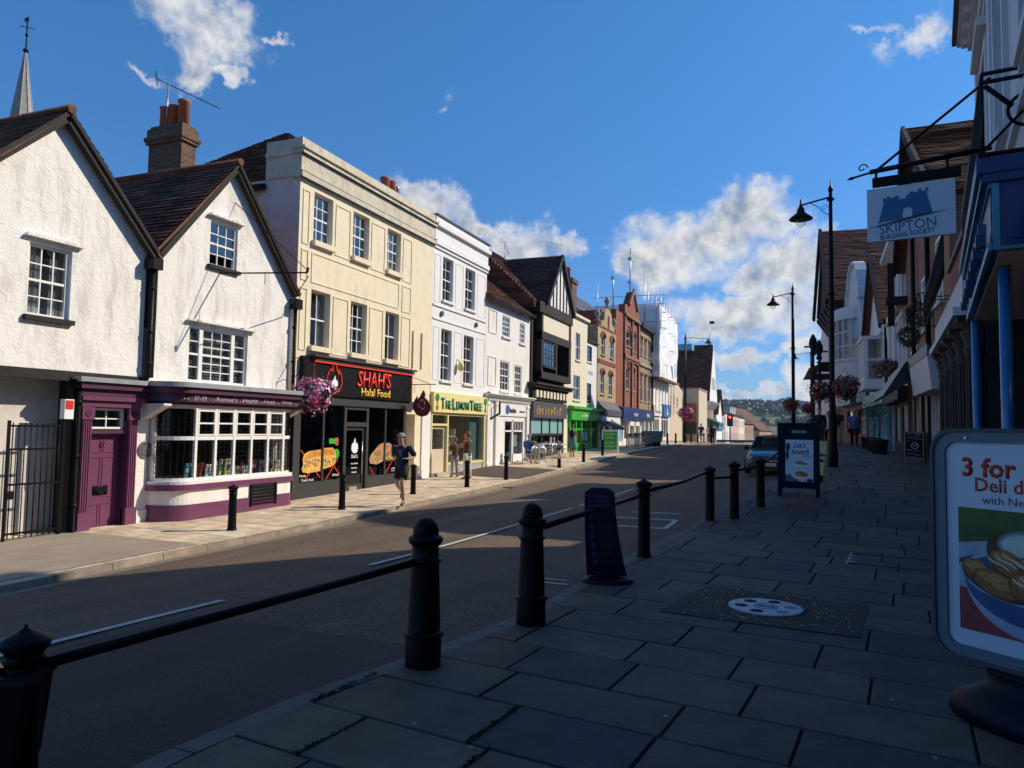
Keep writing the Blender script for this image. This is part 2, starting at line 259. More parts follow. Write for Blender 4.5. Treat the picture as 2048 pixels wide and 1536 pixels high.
# ------------------------------------------------------------------ mesh builder
SPLIT = {'oriel', 'side_wall', 'bracket_panel', 'mullion', 'pilaster', 'lamp_box', 'eaves_bracket', 'tie_plate', 'bracket', 'collar', 'hood_mould', 'downpipe', 'string_course', 'finial', 'notice', 'red_reflector', 'foot', 'post', 'console', 'window_surround', 'leaf_picture', 'red_stripe', 'edge_strip', 'inset', 'side_glass', 'teal_poster', 'pane', 'pier', 'socket', 'rosette', 'display_board', 'salad', 'meat', 'bargeboard', 'bread_picture', 'panel_moulding', 'side_panel', 'shaft', 'timber_bracket', 'oriel_side', 'board', 'slat', 'stallriser', 'gutter', 'brick_dressing', 'ear', 'eye', 'blind_panel'}
class MB:
    def __init__(s): s.v = []; s.f = []; s.sh = []; s.sm = []
    def face(s, pts, sh=.5, smooth=False):
        i = len(s.v); s.v += [tuple(p) for p in pts]; s.f.append(tuple(range(i, i+len(pts)))); s.sh.append(sh); s.sm.append(smooth)
    def box(s, x0, x1, y0, y1, z0, z1, sh=.5):
        i = len(s.v)
        s.v += [(x0, y0, z0), (x1, y0, z0), (x1, y1, z0), (x0, y1, z0), (x0, y0, z1), (x1, y0, z1), (x1, y1, z1), (x0, y1, z1)]
        for q in ((0, 3, 2, 1), (4, 5, 6, 7), (0, 1, 5, 4), (1, 2, 6, 5), (2, 3, 7, 6), (3, 0, 4, 7)):
            s.f.append(tuple(i+k for k in q)); s.sh.append(sh); s.sm.append(False)
        return s
    def obox(s, c, ax, ay, az, hx, hy, hz, sh=.5):
        """oriented box: centre, axes, half sizes"""
        c = Vector(c); ax = Vector(ax).normalized()*hx; ay = Vector(ay).normalized()*hy; az = Vector(az).normalized()*hz
        i = len(s.v)
        for k in ((-1, -1, -1), (1, -1, -1), (1, 1, -1), (-1, 1, -1), (-1, -1, 1), (1, -1, 1), (1, 1, 1), (-1, 1, 1)):
            s.v.append(tuple(c+ax*k[0]+ay*k[1]+az*k[2]))
        for q in ((0, 3, 2, 1), (4, 5, 6, 7), (0, 1, 5, 4), (1, 2, 6, 5), (2, 3, 7, 6), (3, 0, 4, 7)):
            s.f.append(tuple(i+k for k in q)); s.sh.append(sh); s.sm.append(False)
        return s
    def bar(s, a, b, w, h=None, up=(0, 0, 1)):
        a = Vector(a); b = Vector(b); d = (b-a); h = h or w; u = Vector(up)
        if abs(d.normalized().dot(u)) > .98: u = Vector((1, 0, 0))
        sx = d.cross(u).normalized(); sz = sx.cross(d).normalized()
        return s.obox((a+b)/2, d, sx, sz, d.length/2, w/2, h/2)
    def tube(s, pts, r, n=8, caps=True, smooth=True):
        pts = [Vector(p) for p in pts]; rr = r if isinstance(r, (list, tuple)) else [r]*len(pts)
        rings = []; pu = None
        for k, p in enumerate(pts):
            d = (pts[min(k+1, len(pts)-1)]-pts[max(k-1, 0)])
            if d.length < 1e-9: d = Vector((0, 0, 1))
            d.normalize(); u = pu if pu is not None else (Vector((0, 0, 1)) if abs(d.z) < .9 else Vector((1, 0, 0)))
            x = d.cross(u)
            if x.length < 1e-6: x = d.cross(Vector((0, 1, 0)))
            x.normalize(); y = x.cross(d).normalized(); pu = y
            i = len(s.v)
            for q in range(n):
                a = 2*math.pi*q/n; s.v.append(tuple(p+(x*math.cos(a)+y*math.sin(a))*rr[k]))
            rings.append(i)
        for a, b in zip(rings, rings[1:]):
            for q in range(n):
                s.f.append((a+q, a+(q+1) % n, b+(q+1) % n, b+q)); s.sh.append(.5); s.sm.append(smooth)
        if caps:
            s.f.append(tuple(rings[0]+q for q in range(n))[::-1]); s.sh.append(.5); s.sm.append(False)
            s.f.append(tuple(rings[-1]+q for q in range(n))); s.sh.append(.5); s.sm.append(False)
        return s
    def lathe(s, prof, n=24, c=(0, 0, 0), smooth=True, sx=1, sy=1):
        rings = []
        for (r, z) in prof:
            i = len(s.v)
            for q in range(n):
                a = 2*math.pi*q/n; s.v.append((c[0]+r*sx*math.cos(a), c[1]+r*sy*math.sin(a), c[2]+z))
            rings.append(i)
        for a, b in zip(rings, rings[1:]):
            for q in range(n):
                s.f.append((a+q, a+(q+1) % n, b+(q+1) % n, b+q)); s.sh.append(.5); s.sm.append(smooth)
        s.f.append(tuple(rings[0]+q for q in range(n))[::-1]); s.sh.append(.5); s.sm.append(False)
        s.f.append(tuple(rings[-1]+q for q in range(n))); s.sh.append(.5); s.sm.append(False)
        return s
    def prism(s, pts, y0, y1, axis='y', sh=.5):
        """polygon given in (x,z) extruded along y (axis y); (y,z) along x (axis x); (x,y) along z (axis z)"""
        def P(p, t):
            return (p[0], t, p[1]) if axis == 'y' else ((t, p[0], p[1]) if axis == 'x' else (p[0], p[1], t))
        n = len(pts); i = len(s.v)
        s.v += [P(p, y0) for p in pts]+[P(p, y1) for p in pts]
        s.f.append(tuple(range(i, i+n))); s.f.append(tuple(range(i+2*n-1, i+n-1, -1))); s.sh += [sh, sh]; s.sm += [False, False]
        for k in range(n):
            s.f.append((i+k, i+n+k, i+n+(k+1) % n, i+(k+1) % n)); s.sh.append(sh); s.sm.append(False)
        return s
    def ico(s, c, r, jit=.15, sub=1, sh=.5, sq=(1, 1, 1)):
        bm = bmesh.new(); bmesh.ops.create_icosphere(bm, subdivisions=sub, radius=1)
        i = len(s.v)
        for v in bm.verts:
            k = 1+random.uniform(-jit, jit); s.v.append((c[0]+v.co.x*r*k*sq[0], c[1]+v.co.y*r*k*sq[1], c[2]+v.co.z*r*k*sq[2]))
        for f in bm.faces: s.f.append(tuple(i+v.index for v in f.verts)); s.sh.append(sh); s.sm.append(True)
        bm.free(); return s
    def comps(s):
        n = len(s.v); par = list(range(n))
        def fd(i):
            while par[i] != i: par[i] = par[par[i]]; i = par[i]
            return i
        for f in s.f:
            a = fd(f[0])
            for k in f[1:]: par[fd(k)] = a
        g = {}
        for fi, f in enumerate(s.f): g.setdefault(fd(f[0]), []).append(fi)
        gs = []
        for fl in g.values():
            vs = {k for fi in fl for k in s.f[fi]}; P = [s.v[k] for k in vs]
            gs.append([fl, [min(p[i] for p in P)-.004 for i in range(3)], [max(p[i] for p in P)+.004 for i in range(3)]])
        ch = True
        while ch:
            ch = False; out = []
            for q in gs:
                for o_ in out:
                    if all(q[1][i] <= o_[2][i] and o_[1][i] <= q[2][i] for i in range(3)):
                        o_[0] += q[0]; o_[1] = [min(a, b) for a, b in zip(q[1], o_[1])]; o_[2] = [max(a, b) for a, b in zip(q[2], o_[2])]; ch = True; break
                else: out.append(q)
            gs = out
        return [sorted(q[0]) for q in gs]
    def build(s, name, mat, parent=None, off=None, fix=True):
        if name in SPLIT and parent is not None and len(s.f) < 60000:
            cs = s.comps()
            if 1 < len(cs) <= 100:
                first = None
                for fl in cs:
                    q = MB(); mp = {}
                    for fi in fl:
                        nf = []
                        for k in s.f[fi]:
                            if k not in mp: mp[k] = len(q.v); q.v.append(s.v[k])
                            nf.append(mp[k])
                        q.f.append(tuple(nf)); q.sh.append(s.sh[fi]); q.sm.append(s.sm[fi])
                    o = q._build(name, mat, parent, off, fix); first = first or o
                return first
        return s._build(name, mat, parent, off, fix)
    def _build(s, name, mat, parent=None, off=None, fix=True):
        me = bpy.data.meshes.new(name)
        if off is None: off = parent.get('_off') if parent is not None else None
        if off is None: off = (0, 0, 0)
        me.from_pydata([(v[0]-off[0], v[1]-off[1], v[2]-off[2]) for v in s.v], [], s.f)
        me.polygons.foreach_set('use_smooth', s.sm)
        a = me.attributes.new('shade', 'FLOAT', 'FACE'); a.data.foreach_set('value', s.sh)
        if fix:
            bm = bmesh.new(); bm.from_mesh(me); bmesh.ops.recalc_face_normals(bm, faces=bm.faces); bm.to_mesh(me); bm.free()
        me.materials.append(MATS[mat] if isinstance(mat, str) else mat)
        o = bpy.data.objects.new(name, me); COL.objects.link(o)
        if parent is not None: o.parent = parent; o['_off'] = list(off)
        return o
def tag(o, label=None, cat=None, group=None, kind=None):
    if label: o['label'] = label
    if cat: o['category'] = cat
    if group: o['group'] = group
    if kind: o['kind'] = kind
    return o
def thing(name, label, cat, loc=(0, 0, 0), rz=0, group=None, off=(0, 0, 0)):
    o = bpy.data.objects.new(name, None); COL.objects.link(o); o.empty_display_size = .2
    o.location = loc; o.rotation_euler = (0, 0, rz); o['_off'] = list(off); tag(o, label, cat, group); return o
def copy_tree(o, parent=None):
    c = o.copy(); COL.objects.link(c)
    if parent is not None: c.parent = parent
    for ch in [x for x in bpy.data.objects if x.parent == o]: copy_tree(ch, c)
    return c
def obj_from(me, name, mat, parent, off=(0, 0, 0)):
    me.materials.clear(); me.materials.append(MATS[mat])
    if any(off): me.transform(Matrix.Translation(Vector((-off[0], -off[1], -off[2]))))
    o = bpy.data.objects.new(name, me); COL.objects.link(o); o.parent = parent; o['_off'] = list(off); return o
def text(name, s, mat, parent, x, z, y, w=None, h=None, ext=.01, bold=0.0, shear=0.0, align='C', rot=None, space=1.0, tilt=0.0):
    """letters in the local x-z plane facing -y; x,z = centre (or left end), fitted to width w and/or cap height h"""
    cu = bpy.data.curves.new(name, 'FONT'); cu.body = s; cu.size = 1; cu.extrude = 0.0; cu.offset = bold; cu.shear = shear; cu.resolution_u = 2; cu.space_character = space
    t = bpy.data.objects.new(name, cu); COL.objects.link(t)
    dg = bpy.context.evaluated_depsgraph_get(); me = bpy.data.meshes.new_from_object(t.evaluated_get(dg)); bpy.data.objects.remove(t)
    xs = [v.co.x for v in me.vertices]; ys = [v.co.y for v in me.vertices]
    if not xs: return None
    W = max(xs)-min(xs); H = max(ys)-min(ys); y0 = min(ys)
    sx = w/W if w else (h/H); sz = h/H if h else sx
    cx = (max(xs)+min(xs))/2 if align == 'C' else min(xs); cz = (max(ys)+y0)/2
    off = parent.get('_off') or (0, 0, 0)
    bm = bmesh.new(); bm.from_mesh(me)
    bmesh.ops.dissolve_limit(bm, angle_limit=R(1), verts=bm.verts, edges=bm.edges)
    if ext > 0:
        g = bmesh.ops.extrude_face_region(bm, geom=bm.faces[:])
        for v in [q for q in g['geom'] if isinstance(q, bmesh.types.BMVert)]: v.co.z += 1
    for v in bm.verts:
        X = (v.co.x-cx)*sx; Z = (v.co.y-cz)*sz
        c_, s_ = math.cos(tilt), math.sin(tilt); X, Z = X*c_-Z*s_, X*s_+Z*c_
        v.co = Vector((x+X-off[0], y-v.co.z*ext-off[1], z+Z-off[2]))
    bmesh.ops.recalc_face_normals(bm, faces=bm.faces)
    bm.to_mesh(me); bm.free()
    me.materials.clear(); me.materials.append(MATS[mat])
    o = bpy.data.objects.new(name, me); COL.objects.link(o); o.parent = parent; o['_off'] = list(off)
    return o
def scrawl(mat, parent, x, z, y, w, h, lw=None, name='lettering'):
    """writing too small to read in the photograph: a run of uneven strokes"""
    mb = MB(); rnd = random.Random(int(abs(x*131+z*77))); lw = lw or h*.22; q = x-w/2
    while q < x+w/2-lw:
        hh = h*rnd.uniform(.55, 1); mb.box(q, q+lw, y-.006, y, z-h/2, z-h/2+hh)
        if rnd.random() < .6: zz = z-h/2+hh*rnd.uniform(.3, .9); mb.box(q+lw, q+lw*2.1, y-.005, y, zz, zz+lw)
        q += lw*rnd.uniform(1.9, 3.4)
    return mb.build(name, mat, parent)
def clip_poly(poly, a, b, c):
    """keep a*x+b*z<=c"""
    out = []
    for i in range(len(poly)):
        p, q = poly[i], poly[(i+1) % len(poly)]; dp = a*p[0]+b*p[1]-c; dq = a*q[0]+b*q[1]-c
        if dp <= 1e-9: out.append(p)
        if (dp < -1e-9 and dq > 1e-9) or (dp > 1e-9 and dq < -1e-9):
            t = dp/(dp-dq); out.append((p[0]+(q[0]-p[0])*t, p[1]+(q[1]-p[1])*t))
    return out
def wall(parent, mat, x0, x1, z0, z1, holes=(), y=0.0, rev=.16, clips=(), name='wall', mb=None, arch=()):
    mb_ = mb or MB()
    xs = sorted(set([x0, x1]+[h[0] for h in holes]+[h[1] for h in holes])); zs = sorted(set([z0, z1]+[h[2] for h in holes]+[h[3] for h in holes]))
    xs = [x for x in xs if x0-1e-6 <= x <= x1+1e-6]; zs = [z for z in zs if z0-1e-6 <= z <= z1+1e-6]
    for a, b in zip(xs, xs[1:]):
        for c, d in zip(zs, zs[1:]):
            mx, mz = (a+b)/2, (c+d)/2
            if any(h[0] < mx < h[1] and h[2] < mz < h[3] for h in holes): continue
            poly = [(a, c), (b, c), (b, d), (a, d)]
            for cl in clips:
                if poly: poly = clip_poly(poly, *cl)
            if len(poly) > 2: mb_.face([(p[0], y, p[1]) for p in poly])
    for h in holes:
        a, b, c, d = h[:4]; Y = y+rev
        mb_.face([(a, y, c), (a, Y, c), (a, Y, d), (a, y, d)]); mb_.face([(b, y, c), (b, y, d), (b, Y, d), (b, Y, c)])
        mb_.face([(a, y, d), (a, Y, d), (b, Y, d), (b, y, d)]); mb_.face([(a, y, c), (b, y, c), (b, Y, c), (a, Y, c)])
    if mb: return None
    return mb_.build(name, mat, parent, fix=False)
def window(parent, x0, x1, z0, z1, y=0.0, rev=.12, cols=3, rows=4, fm='white_paint', gm='glass', sill='white_paint', fw=.05, bw=.022, cur=None, sash=True, sillw=.08, open_=0.0, blind=False, silld=.09, sub=True, mull=0):
    """sash window set back rev behind wall face y"""
    Y = y+rev; mb = MB(); zm = (z0+z1)/2
    mb.box(x0, x0+fw, Y-.03, Y+.05, z0, z1); mb.box(x1-fw, x1, Y-.03, Y+.05, z0, z1)
    mb.box(x0+fw, x1-fw, Y-.03, Y+.05, z1-fw, z1); mb.box(x0+fw, x1-fw, Y-.03, Y+.05, z0, z0+fw)
    if sash: mb.box(x0+fw, x1-fw, Y-.015, Y+.04, zm-.022, zm+.022)
    for i in range(1, cols):
        X = x0+fw+(x1-x0-2*fw)*i/cols; mb.box(X-bw/2, X+bw/2, Y-.008, Y+.02, z0+fw, z1-fw)
    for i in range(1, rows):
        if sash and rows % 2 == 0 and i == rows//2: continue
        Z = z0+fw+(z1-z0-2*fw)*i/rows; mb.box(x0+fw, x1-fw, Y-.010, Y+.018, Z-bw/2, Z+bw/2)
    w = mb.build('window', fm, parent)
    MB().box(x0+fw*.9, x1-fw*.9, Y+.004, Y+.010, z0+fw*.9+open_, z1-fw*.9).build('pane', gm, w)
    if sill: MB().box(x0-.06, x1+.06, y-silld, y+rev-.032, z0-sillw, z0+.004).build('sill', sill, w)
    if cur:
        c = MB(); yb = Y+.09
        if blind:
            k = int((z1-z0-.1)/.06)
            for i in range(k): zz = z0+.05+i*.06; c.face([(x0+.05, yb, zz), (x1-.05, yb, zz), (x1-.05, yb+.03, zz+.045), (x0+.05, yb+.03, zz+.045)])
            c.build('blind', cur, w)
        else:
            for (a, b) in ((x0+.04, x0+(x1-x0)*random.uniform(.2, .42)), (x1-(x1-x0)*random.uniform(.15, .4), x1-.04)):
                n = 8; pts = []
                for i in range(n+1):
                    X = a+(b-a)*i/n; pts.append((X, yb+(.025 if i % 2 else 0)))
                for p, q in zip(pts, pts[1:]): c.face([(p[0], p[1], z0), (q[0], q[1], z0), (q[0], q[1], z1), (p[0], p[1], z1)])
            c.build('curtain', cur, w)
    return w
def roofplane(parent, mat, e0, e1, r0, r1, name='roof', mb=None, row=.14, seg=.45, th=.06, drop=True):
    """tiled plane: eave line e0-e1, ridge line r0-r1; overlapping courses with slight irregularity"""
    e0, e1, r0, r1 = map(Vector, (e0, e1, r0, r1)); M_ = mb or MB()
    sl = max((r0-e0).length, (r1-e1).length); n = max(2, int(sl/row))
    nrm = (e1-e0).cross(r0-e0) if (r0-e0).length > .01 else (e1-e0).cross(r1-e1)
    nrm.normalize()
    if nrm.z < 0: nrm = -nrm
    L_ = (e1-e0).length; m_ = max(1, int(L_/seg))
    for i in range(n):
        t0, t1 = i/n, min(1, (i+1.25)/n)
        a0, b0 = e0.lerp(r0, t0), e1.lerp(r1, t0); a1, b1 = e0.lerp(r0, t1), e1.lerp(r1, t1)
        prev = None
        for j in range(m_+1):
            u = j/m_; lift = .042+random.uniform(-.010, .014)+.012*noise.noise(Vector((u*L_*.4, i*.2, 3)))
            p = a0.lerp(b0, u)+nrm*lift; q = a1.lerp(b1, u)+nrm*.008; p2 = a0.lerp(b0, u)-nrm*.005
            if prev:
                sh = random.random()
                M_.face([prev[0], p, q, prev[1]], sh); M_.face([prev[2], p2, p, prev[0]], sh*.5)
            prev = (p, q, p2)
    # deck below
    k = nrm*(-th)
    M_.face([e0+k, e1+k, r1+k, r0+k]); M_.face([e0+k, e0, e1, e1+k]); M_.face([e0+k, r0+k, r0, e0]); M_.face([e1+k, e1, r1, r1+k])
    if mb: return
    return M_.build(name, mat, parent, fix=False)
def hull(parent, mat, x0, x1, z0, z1, y0, y1, name='side_wall', top=True, left=True, right=True):
    mb = MB()
    if left: mb.face([(x0, y0, z0), (x0, y1, z0), (x0, y1, z1), (x0, y0, z1)])
    if right: mb.face([(x1, y0, z0), (x1, y0, z1), (x1, y1, z1), (x1, y1, z0)])
    mb.face([(x0, y1, z0), (x1, y1, z0), (x1, y1, z1), (x0, y1, z1)])
    if top: mb.face([(x0, y0, z1), (x1, y0, z1), (x1, y1, z1), (x0, y1, z1)])
    return mb.build(name, mat, parent, fix=False)
def interior(parent, x0, x1, z0, z1, y0, y1, mat='dark_room', name='shop_interior'):
    mb = MB(); mb.face([(x0, y0, z0), (x0, y1, z0), (x0, y1, z1), (x0, y0, z1)]); mb.face([(x1, y0, z0), (x1, y1, z0), (x1, y1, z1), (x1, y0, z1)])
    mb.face([(x0, y1, z0), (x1, y1, z0), (x1, y1, z1), (x0, y1, z1)]); mb.face([(x0, y0, z0), (x1, y0, z0), (x1, y1, z0), (x0, y1, z0)]); mb.face([(x0, y0, z1), (x1, y0, z1), (x1, y1, z1), (x0, y1, z1)])
    return mb.build(name, mat, parent, fix=False)
def profile(mb, prof, x0, x1):
    """closed (y,z) profile extruded along x"""
    return mb.prism(prof, x0, x1, axis='x')
def cornice(mb, x0, x1, z, steps, y=0.0):
    """stack of steps (height, projection) upwards from z"""
    for h, p in steps: mb.box(x0-p*.5, x1+p*.5, y-p, y+.002, z, z+h); z += h
    return z
def panel(mb, x0, x1, z0, z1, y=0.0, w=.035, d=.022):
    mb.box(x0, x1, y-d, y+.001, z0, z0+w); mb.box(x0, x1, y-d, y+.001, z1-w, z1)
    mb.box(x0, x0+w, y-d, y+.001, z0+w, z1-w); mb.box(x1-w, x1, y-d, y+.001, z0+w, z1-w)
def lerpf(tab, y):
    if y <= tab[0][0]: return tab[0][1]
    for (a, va), (b, vb) in zip(tab, tab[1:]):
        if y <= b:
            t = (y-a)/(b-a); return va+(vb-va)*t
    return tab[-1][1]
def smoothf(tab, y, h=2.0): return sum(lerpf(tab, y+k*h/2) for k in (-2, -1, 0, 1, 2))/5

# ------------------------------------------------------------------ palette
roughcast('white_roughcast', (.83, .81, .76), .75, 5.4, 26, .030, .34)
roughcast('white_roughcast_fine', (.81, .79, .75), .8, 9, 40, .022, .22)
plain('cream_render', (.79, .70, .50), .85, var=.06, bump=.15, dirt=.35)
plain('cream_weathered', (.62, .56, .42), .9, var=.18, bump=.25, dirt=.6)
plain('cream_side', (.66, .62, .56), .9, var=.15, bump=.2, dirt=.4)
plain('cream_plain', (.76, .69, .52), .85, var=.06, bump=.1, dirt=.12)
plain('pale_render', (.78, .77, .75), .8, var=.05, bump=.1, dirt=.12)
plain('white_paint', (.82, .81, .78), .45, var=.04)
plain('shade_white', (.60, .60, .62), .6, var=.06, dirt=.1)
plain('pink_render', (.62, .44, .38), .85, var=.08, dirt=.1)
plain('black_paint', (.012, .012, .013), .35, var=.3, bump=.05)
plain('black_timber', (.013, .010, .009), .8, var=.4, bump=.6, bscale=20)
plain('black_iron', (.005, .005, .006), .45, var=.3, bump=.15, bscale=60, metal=0, spec=.16)
plain('charcoal', (.045, .045, .046), .6, var=.1, spec=.25)
plain('sign_black', (.008, .008, .009), .4, var=.1, spec=.25)
plain('purple_paint', (.15, .040, .105), .42, var=.14, bump=.05, dirt=.08)
plain('purple_dark', (.075, .020, .055), .45, var=.14)
plain('lead', (.30, .31, .34), .55, var=.2, bump=.1)
plain('slate', (.07, .07, .085), .6, var=.25, bump=.3, bscale=12)
plain('grey_stone', (.33, .30, .25), .9, var=.25, bump=.5, bscale=8, dirt=.3)
plain('red_paint', (.62, .03, .02), .4, var=.08)
plain('neon_red', (.85, .05, .02), .4, var=.02)
plain('yellow_letter', (.80, .55, .04), .5, var=.02)
plain('yellow_shop', (.78, .70, .30), .6, var=.05, dirt=.08)
plain('cream_frame', (.74, .66, .33), .5, var=.05)
plain('green_letter', (.03, .22, .07), .5, var=.05)
plain('white_letter', (.85, .85, .84), .5, var=.02)
plain('grey_letter', (.45, .42, .45), .5, var=.05)
plain('gold_letter', (.45, .28, .08), .4, var=.1)
plain('terracotta', (.42, .12, .055), .8, var=.25, bump=.2, dirt=.2)
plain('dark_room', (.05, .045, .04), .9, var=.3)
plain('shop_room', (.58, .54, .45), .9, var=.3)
plain('curtain', (.62, .60, .55), .9, var=.1)
plain('blind_slat', (.55, .52, .44), .8, var=.1)
plain('green_paint', (.05, .42, .02), .4, var=.08)
plain('green_dark', (.02, .12, .07), .5, var=.1)
plain('navy', (.012, .03, .11), .4, var=.1)
plain('navy_board', (.005, .007, .022), .5, var=.15, spec=.15)
plain('blue_fascia', (.008, .03, .16), .30, var=.08, coat=.3)
plain('blue_post', (.018, .16, .40), .35, var=.08, coat=.3)
plain('teal_trim', (.06, .30, .42), .35, var=.1)
plain('blue_paint', (.03, .13, .35), .5, var=.08)
plain('light_blue', (.12, .42, .60), .5, var=.08)
plain('pastel_green', (.22, .42, .44), .5, var=.08)
plain('galvanised', (.45, .46, .48), .35, var=.15, metal=.7)
plain('aluminium', (.55, .56, .58), .3, var=.1, metal=.8)
plain('grey_plastic', (.13, .16, .21), .5, var=.08)
plain('plastic_base', (.004, .005, .015), .5, var=.3, bump=.08, bscale=25, spec=.2)
plain('poster_white', (.62, .66, .76), .35, var=.05, coat=.2)
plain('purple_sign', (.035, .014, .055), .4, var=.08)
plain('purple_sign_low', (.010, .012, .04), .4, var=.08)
plain('dark_red', (.16, .015, .02), .6, var=.1)
plain('billboard_red', (.50, .07, .04), .6, var=.05)
plain('grey_render', (.40, .38, .35), .9, var=.12, bump=.2, dirt=.3)
plain('beige_render', (.62, .51, .38), .9, var=.06, bump=.1, dirt=.15)
plain('tarpaulin', (.88, .89, .90), .6, var=.10, scale=1.2, bump=1.0, bscale=1.6)
plain('soil_bowl', (.03, .025, .02), .9)
brick('brick_brown', (.20, .085, .038), (.060, .028, .018), (.17, .13, .09))
brick('brick_red', (.38, .085, .034), (.26, .052, .024), (.26, .15, .10))
brick('brick_orange', (.36, .14, .07), (.27, .10, .05), (.30, .22, .17))
brick('brick_yellow', (.58, .40, .18), (.42, .30, .14), (.42, .36, .26))
brick('brick_pink', (.50, .25, .17), (.42, .20, .13), (.45, .34, .28))
brick('brick_tan', (.42, .26, .14), (.33, .20, .11), (.38, .30, .22))
rooftile('tile_brown', (.028, .009, .005), (.21, .085, .042))
rooftile('tile_red', (.045, .012, .007), (.19, .060, .030))
rooftile('tile_dark', (.028, .011, .007), (.14, .055, .032))
glass('glass', (.72, .76, .78), .04, .13); glass('shop_glass', (.86, .88, .87), .02, .05); glass('dark_glass', (.26, .27, .29), .02, .035)
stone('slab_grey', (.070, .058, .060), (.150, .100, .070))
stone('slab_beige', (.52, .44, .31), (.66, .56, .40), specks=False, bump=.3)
plain('joint_dark', (.010, .010, .010), .95)
plain('joint_beige', (.20, .16, .11), .95)
asphalt('asphalt', (.146, .103, .071), 1.0, 24, .95); asphalt('asphalt_patch', (.098, .070, .056), .8, 48, .7); asphalt('asphalt_light', (.22, .19, .15), .5, 60, .3)
asphalt('apron_tan', (.33, .27, .20), .5, 30, .3)
plain('road_paint', (.55, .54, .50), .8, var=.3, scale=14, bump=.3)
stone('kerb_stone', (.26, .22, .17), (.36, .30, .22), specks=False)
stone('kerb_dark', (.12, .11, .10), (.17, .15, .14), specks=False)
leafmat('petal_magenta', (.62, .035, .26), .35); leafmat('petal_pink', (.70, .38, .52), .3); leafmat('petal_red', (.45, .02, .05), .4)
leafmat('leaf_green', (.035, .075, .02), .6); leafmat('moss_green', (.030, .045, .014), .5); leafmat('leaf_dark', (.022, .045, .018), .6)
# ------------------------------------------------------------------ ground levels
T_L = [(0, -.50), (10, -.46), (16, -.42), (23, -.27), (28, -.08), (34, .0), (39, .2), (48, .4), (55, .48), (65, .6), (75, .58), (98, .2), (120, -.6), (160, -2.2)]
T_LK = [(0, -.62), (6, -.58), (12, -.56), (21, -.46), (28, -.3), (35, -.06), (43, .16), (55, .35), (65, .38), (75, .30), (98, -.05), (120, -.8), (160, -2.4)]
T_RC = [(0, .0), (3.4, -.03), (9.5, -.27), (18, -.36), (25, -.40), (38, -.20), (52, .24), (62, .36), (70, .36), (85, .12), (105, -.42), (130, -1.3), (200, -4), (300, -6)]
T_RR = [(0, -.03), (4, -.04), (6, -.12), (9.5, -.26), (14, -.32), (20, -.22), (28, -.02), (40, .22), (52, .40), (62, .48), (70, .45), (85, .2), (105, -.38), (130, -1.3), (200, -4), (300, -6)]
T_P = [(0, 0), (6, 0), (9, .01), (12.7, .05), (14.6, .36), (17, .52), (21, .72), (27, .82), (38, .95), (50, 1.02), (65, 1.0), (80, .8), (105, .1), (130, -.8), (200, -3.6), (300, -5.6)]
def xkl(Y): return lerpf([(0, -9.3), (45, -9.3), (60, -8.9), (75, -8.2), (100, -6.6), (130, -4.5), (200, 2), (300, 14)], Y)
def xkr(Y): return lerpf([(-12, -3.1), (2.6, -2.9), (3.6, -2.78), (4.6, -2.52), (5.8, -2.24), (9.2, -2.02), (12.5, -1.62), (14.2, -1.15), (16, -.7), (19, -.1), (24, .12), (35, -.05), (50, -.2), (65, -.2), (80, .3), (100, 1.2), (130, 4), (200, 12), (300, 24)], Y)
def zL(Y): return smoothf(T_L, Y)
def zLK(Y): return smoothf(T_LK, Y)
def zP(Y): return smoothf(T_P, Y, 1.2)
def zRd(X, Y):
    a, b, c = smoothf(T_LK, Y), smoothf(T_RC, Y), smoothf(T_RR, Y, 1.5)
    xl, xr = xkl(Y), xkr(Y); xc = -5.2 if Y < 60 else (xl+xr)/2
    if X < xc: t = max(0, min(1, (X-xl)/(xc-xl))); return (a+(b-a)*t)
    t = max(0, min(1, (X-xc)/(xr-xc))); return b+(c-b)*t
YS = [-14+.5*i for i in range(0, 160)]+[66+2*i for i in range(0, 30)]+[126+8*i for i in range(22)]
def strip(name, mat, fx0, fx1, fz, ys=YS, nx=8, lift=0.0, kind='structure', sh=None):
    mb = MB()
    for ya, yb in zip(ys, ys[1:]):
        for i in range(nx):
            q = []
            for (Y, u) in ((ya, i/nx), (ya, (i+1)/nx), (yb, (i+1)/nx), (yb, i/nx)):
                X = fx0(Y)+(fx1(Y)-fx0(Y))*u; q.append((X, Y, fz(X, Y)+lift))
            mb.face(q, .5)
    o = mb.build(name, mat, fix=False); tag(o, kind=kind); return o
strip('road', 'asphalt', lambda Y: xkl(Y)-.02, lambda Y: xkr(Y)+.12, zRd, nx=10)
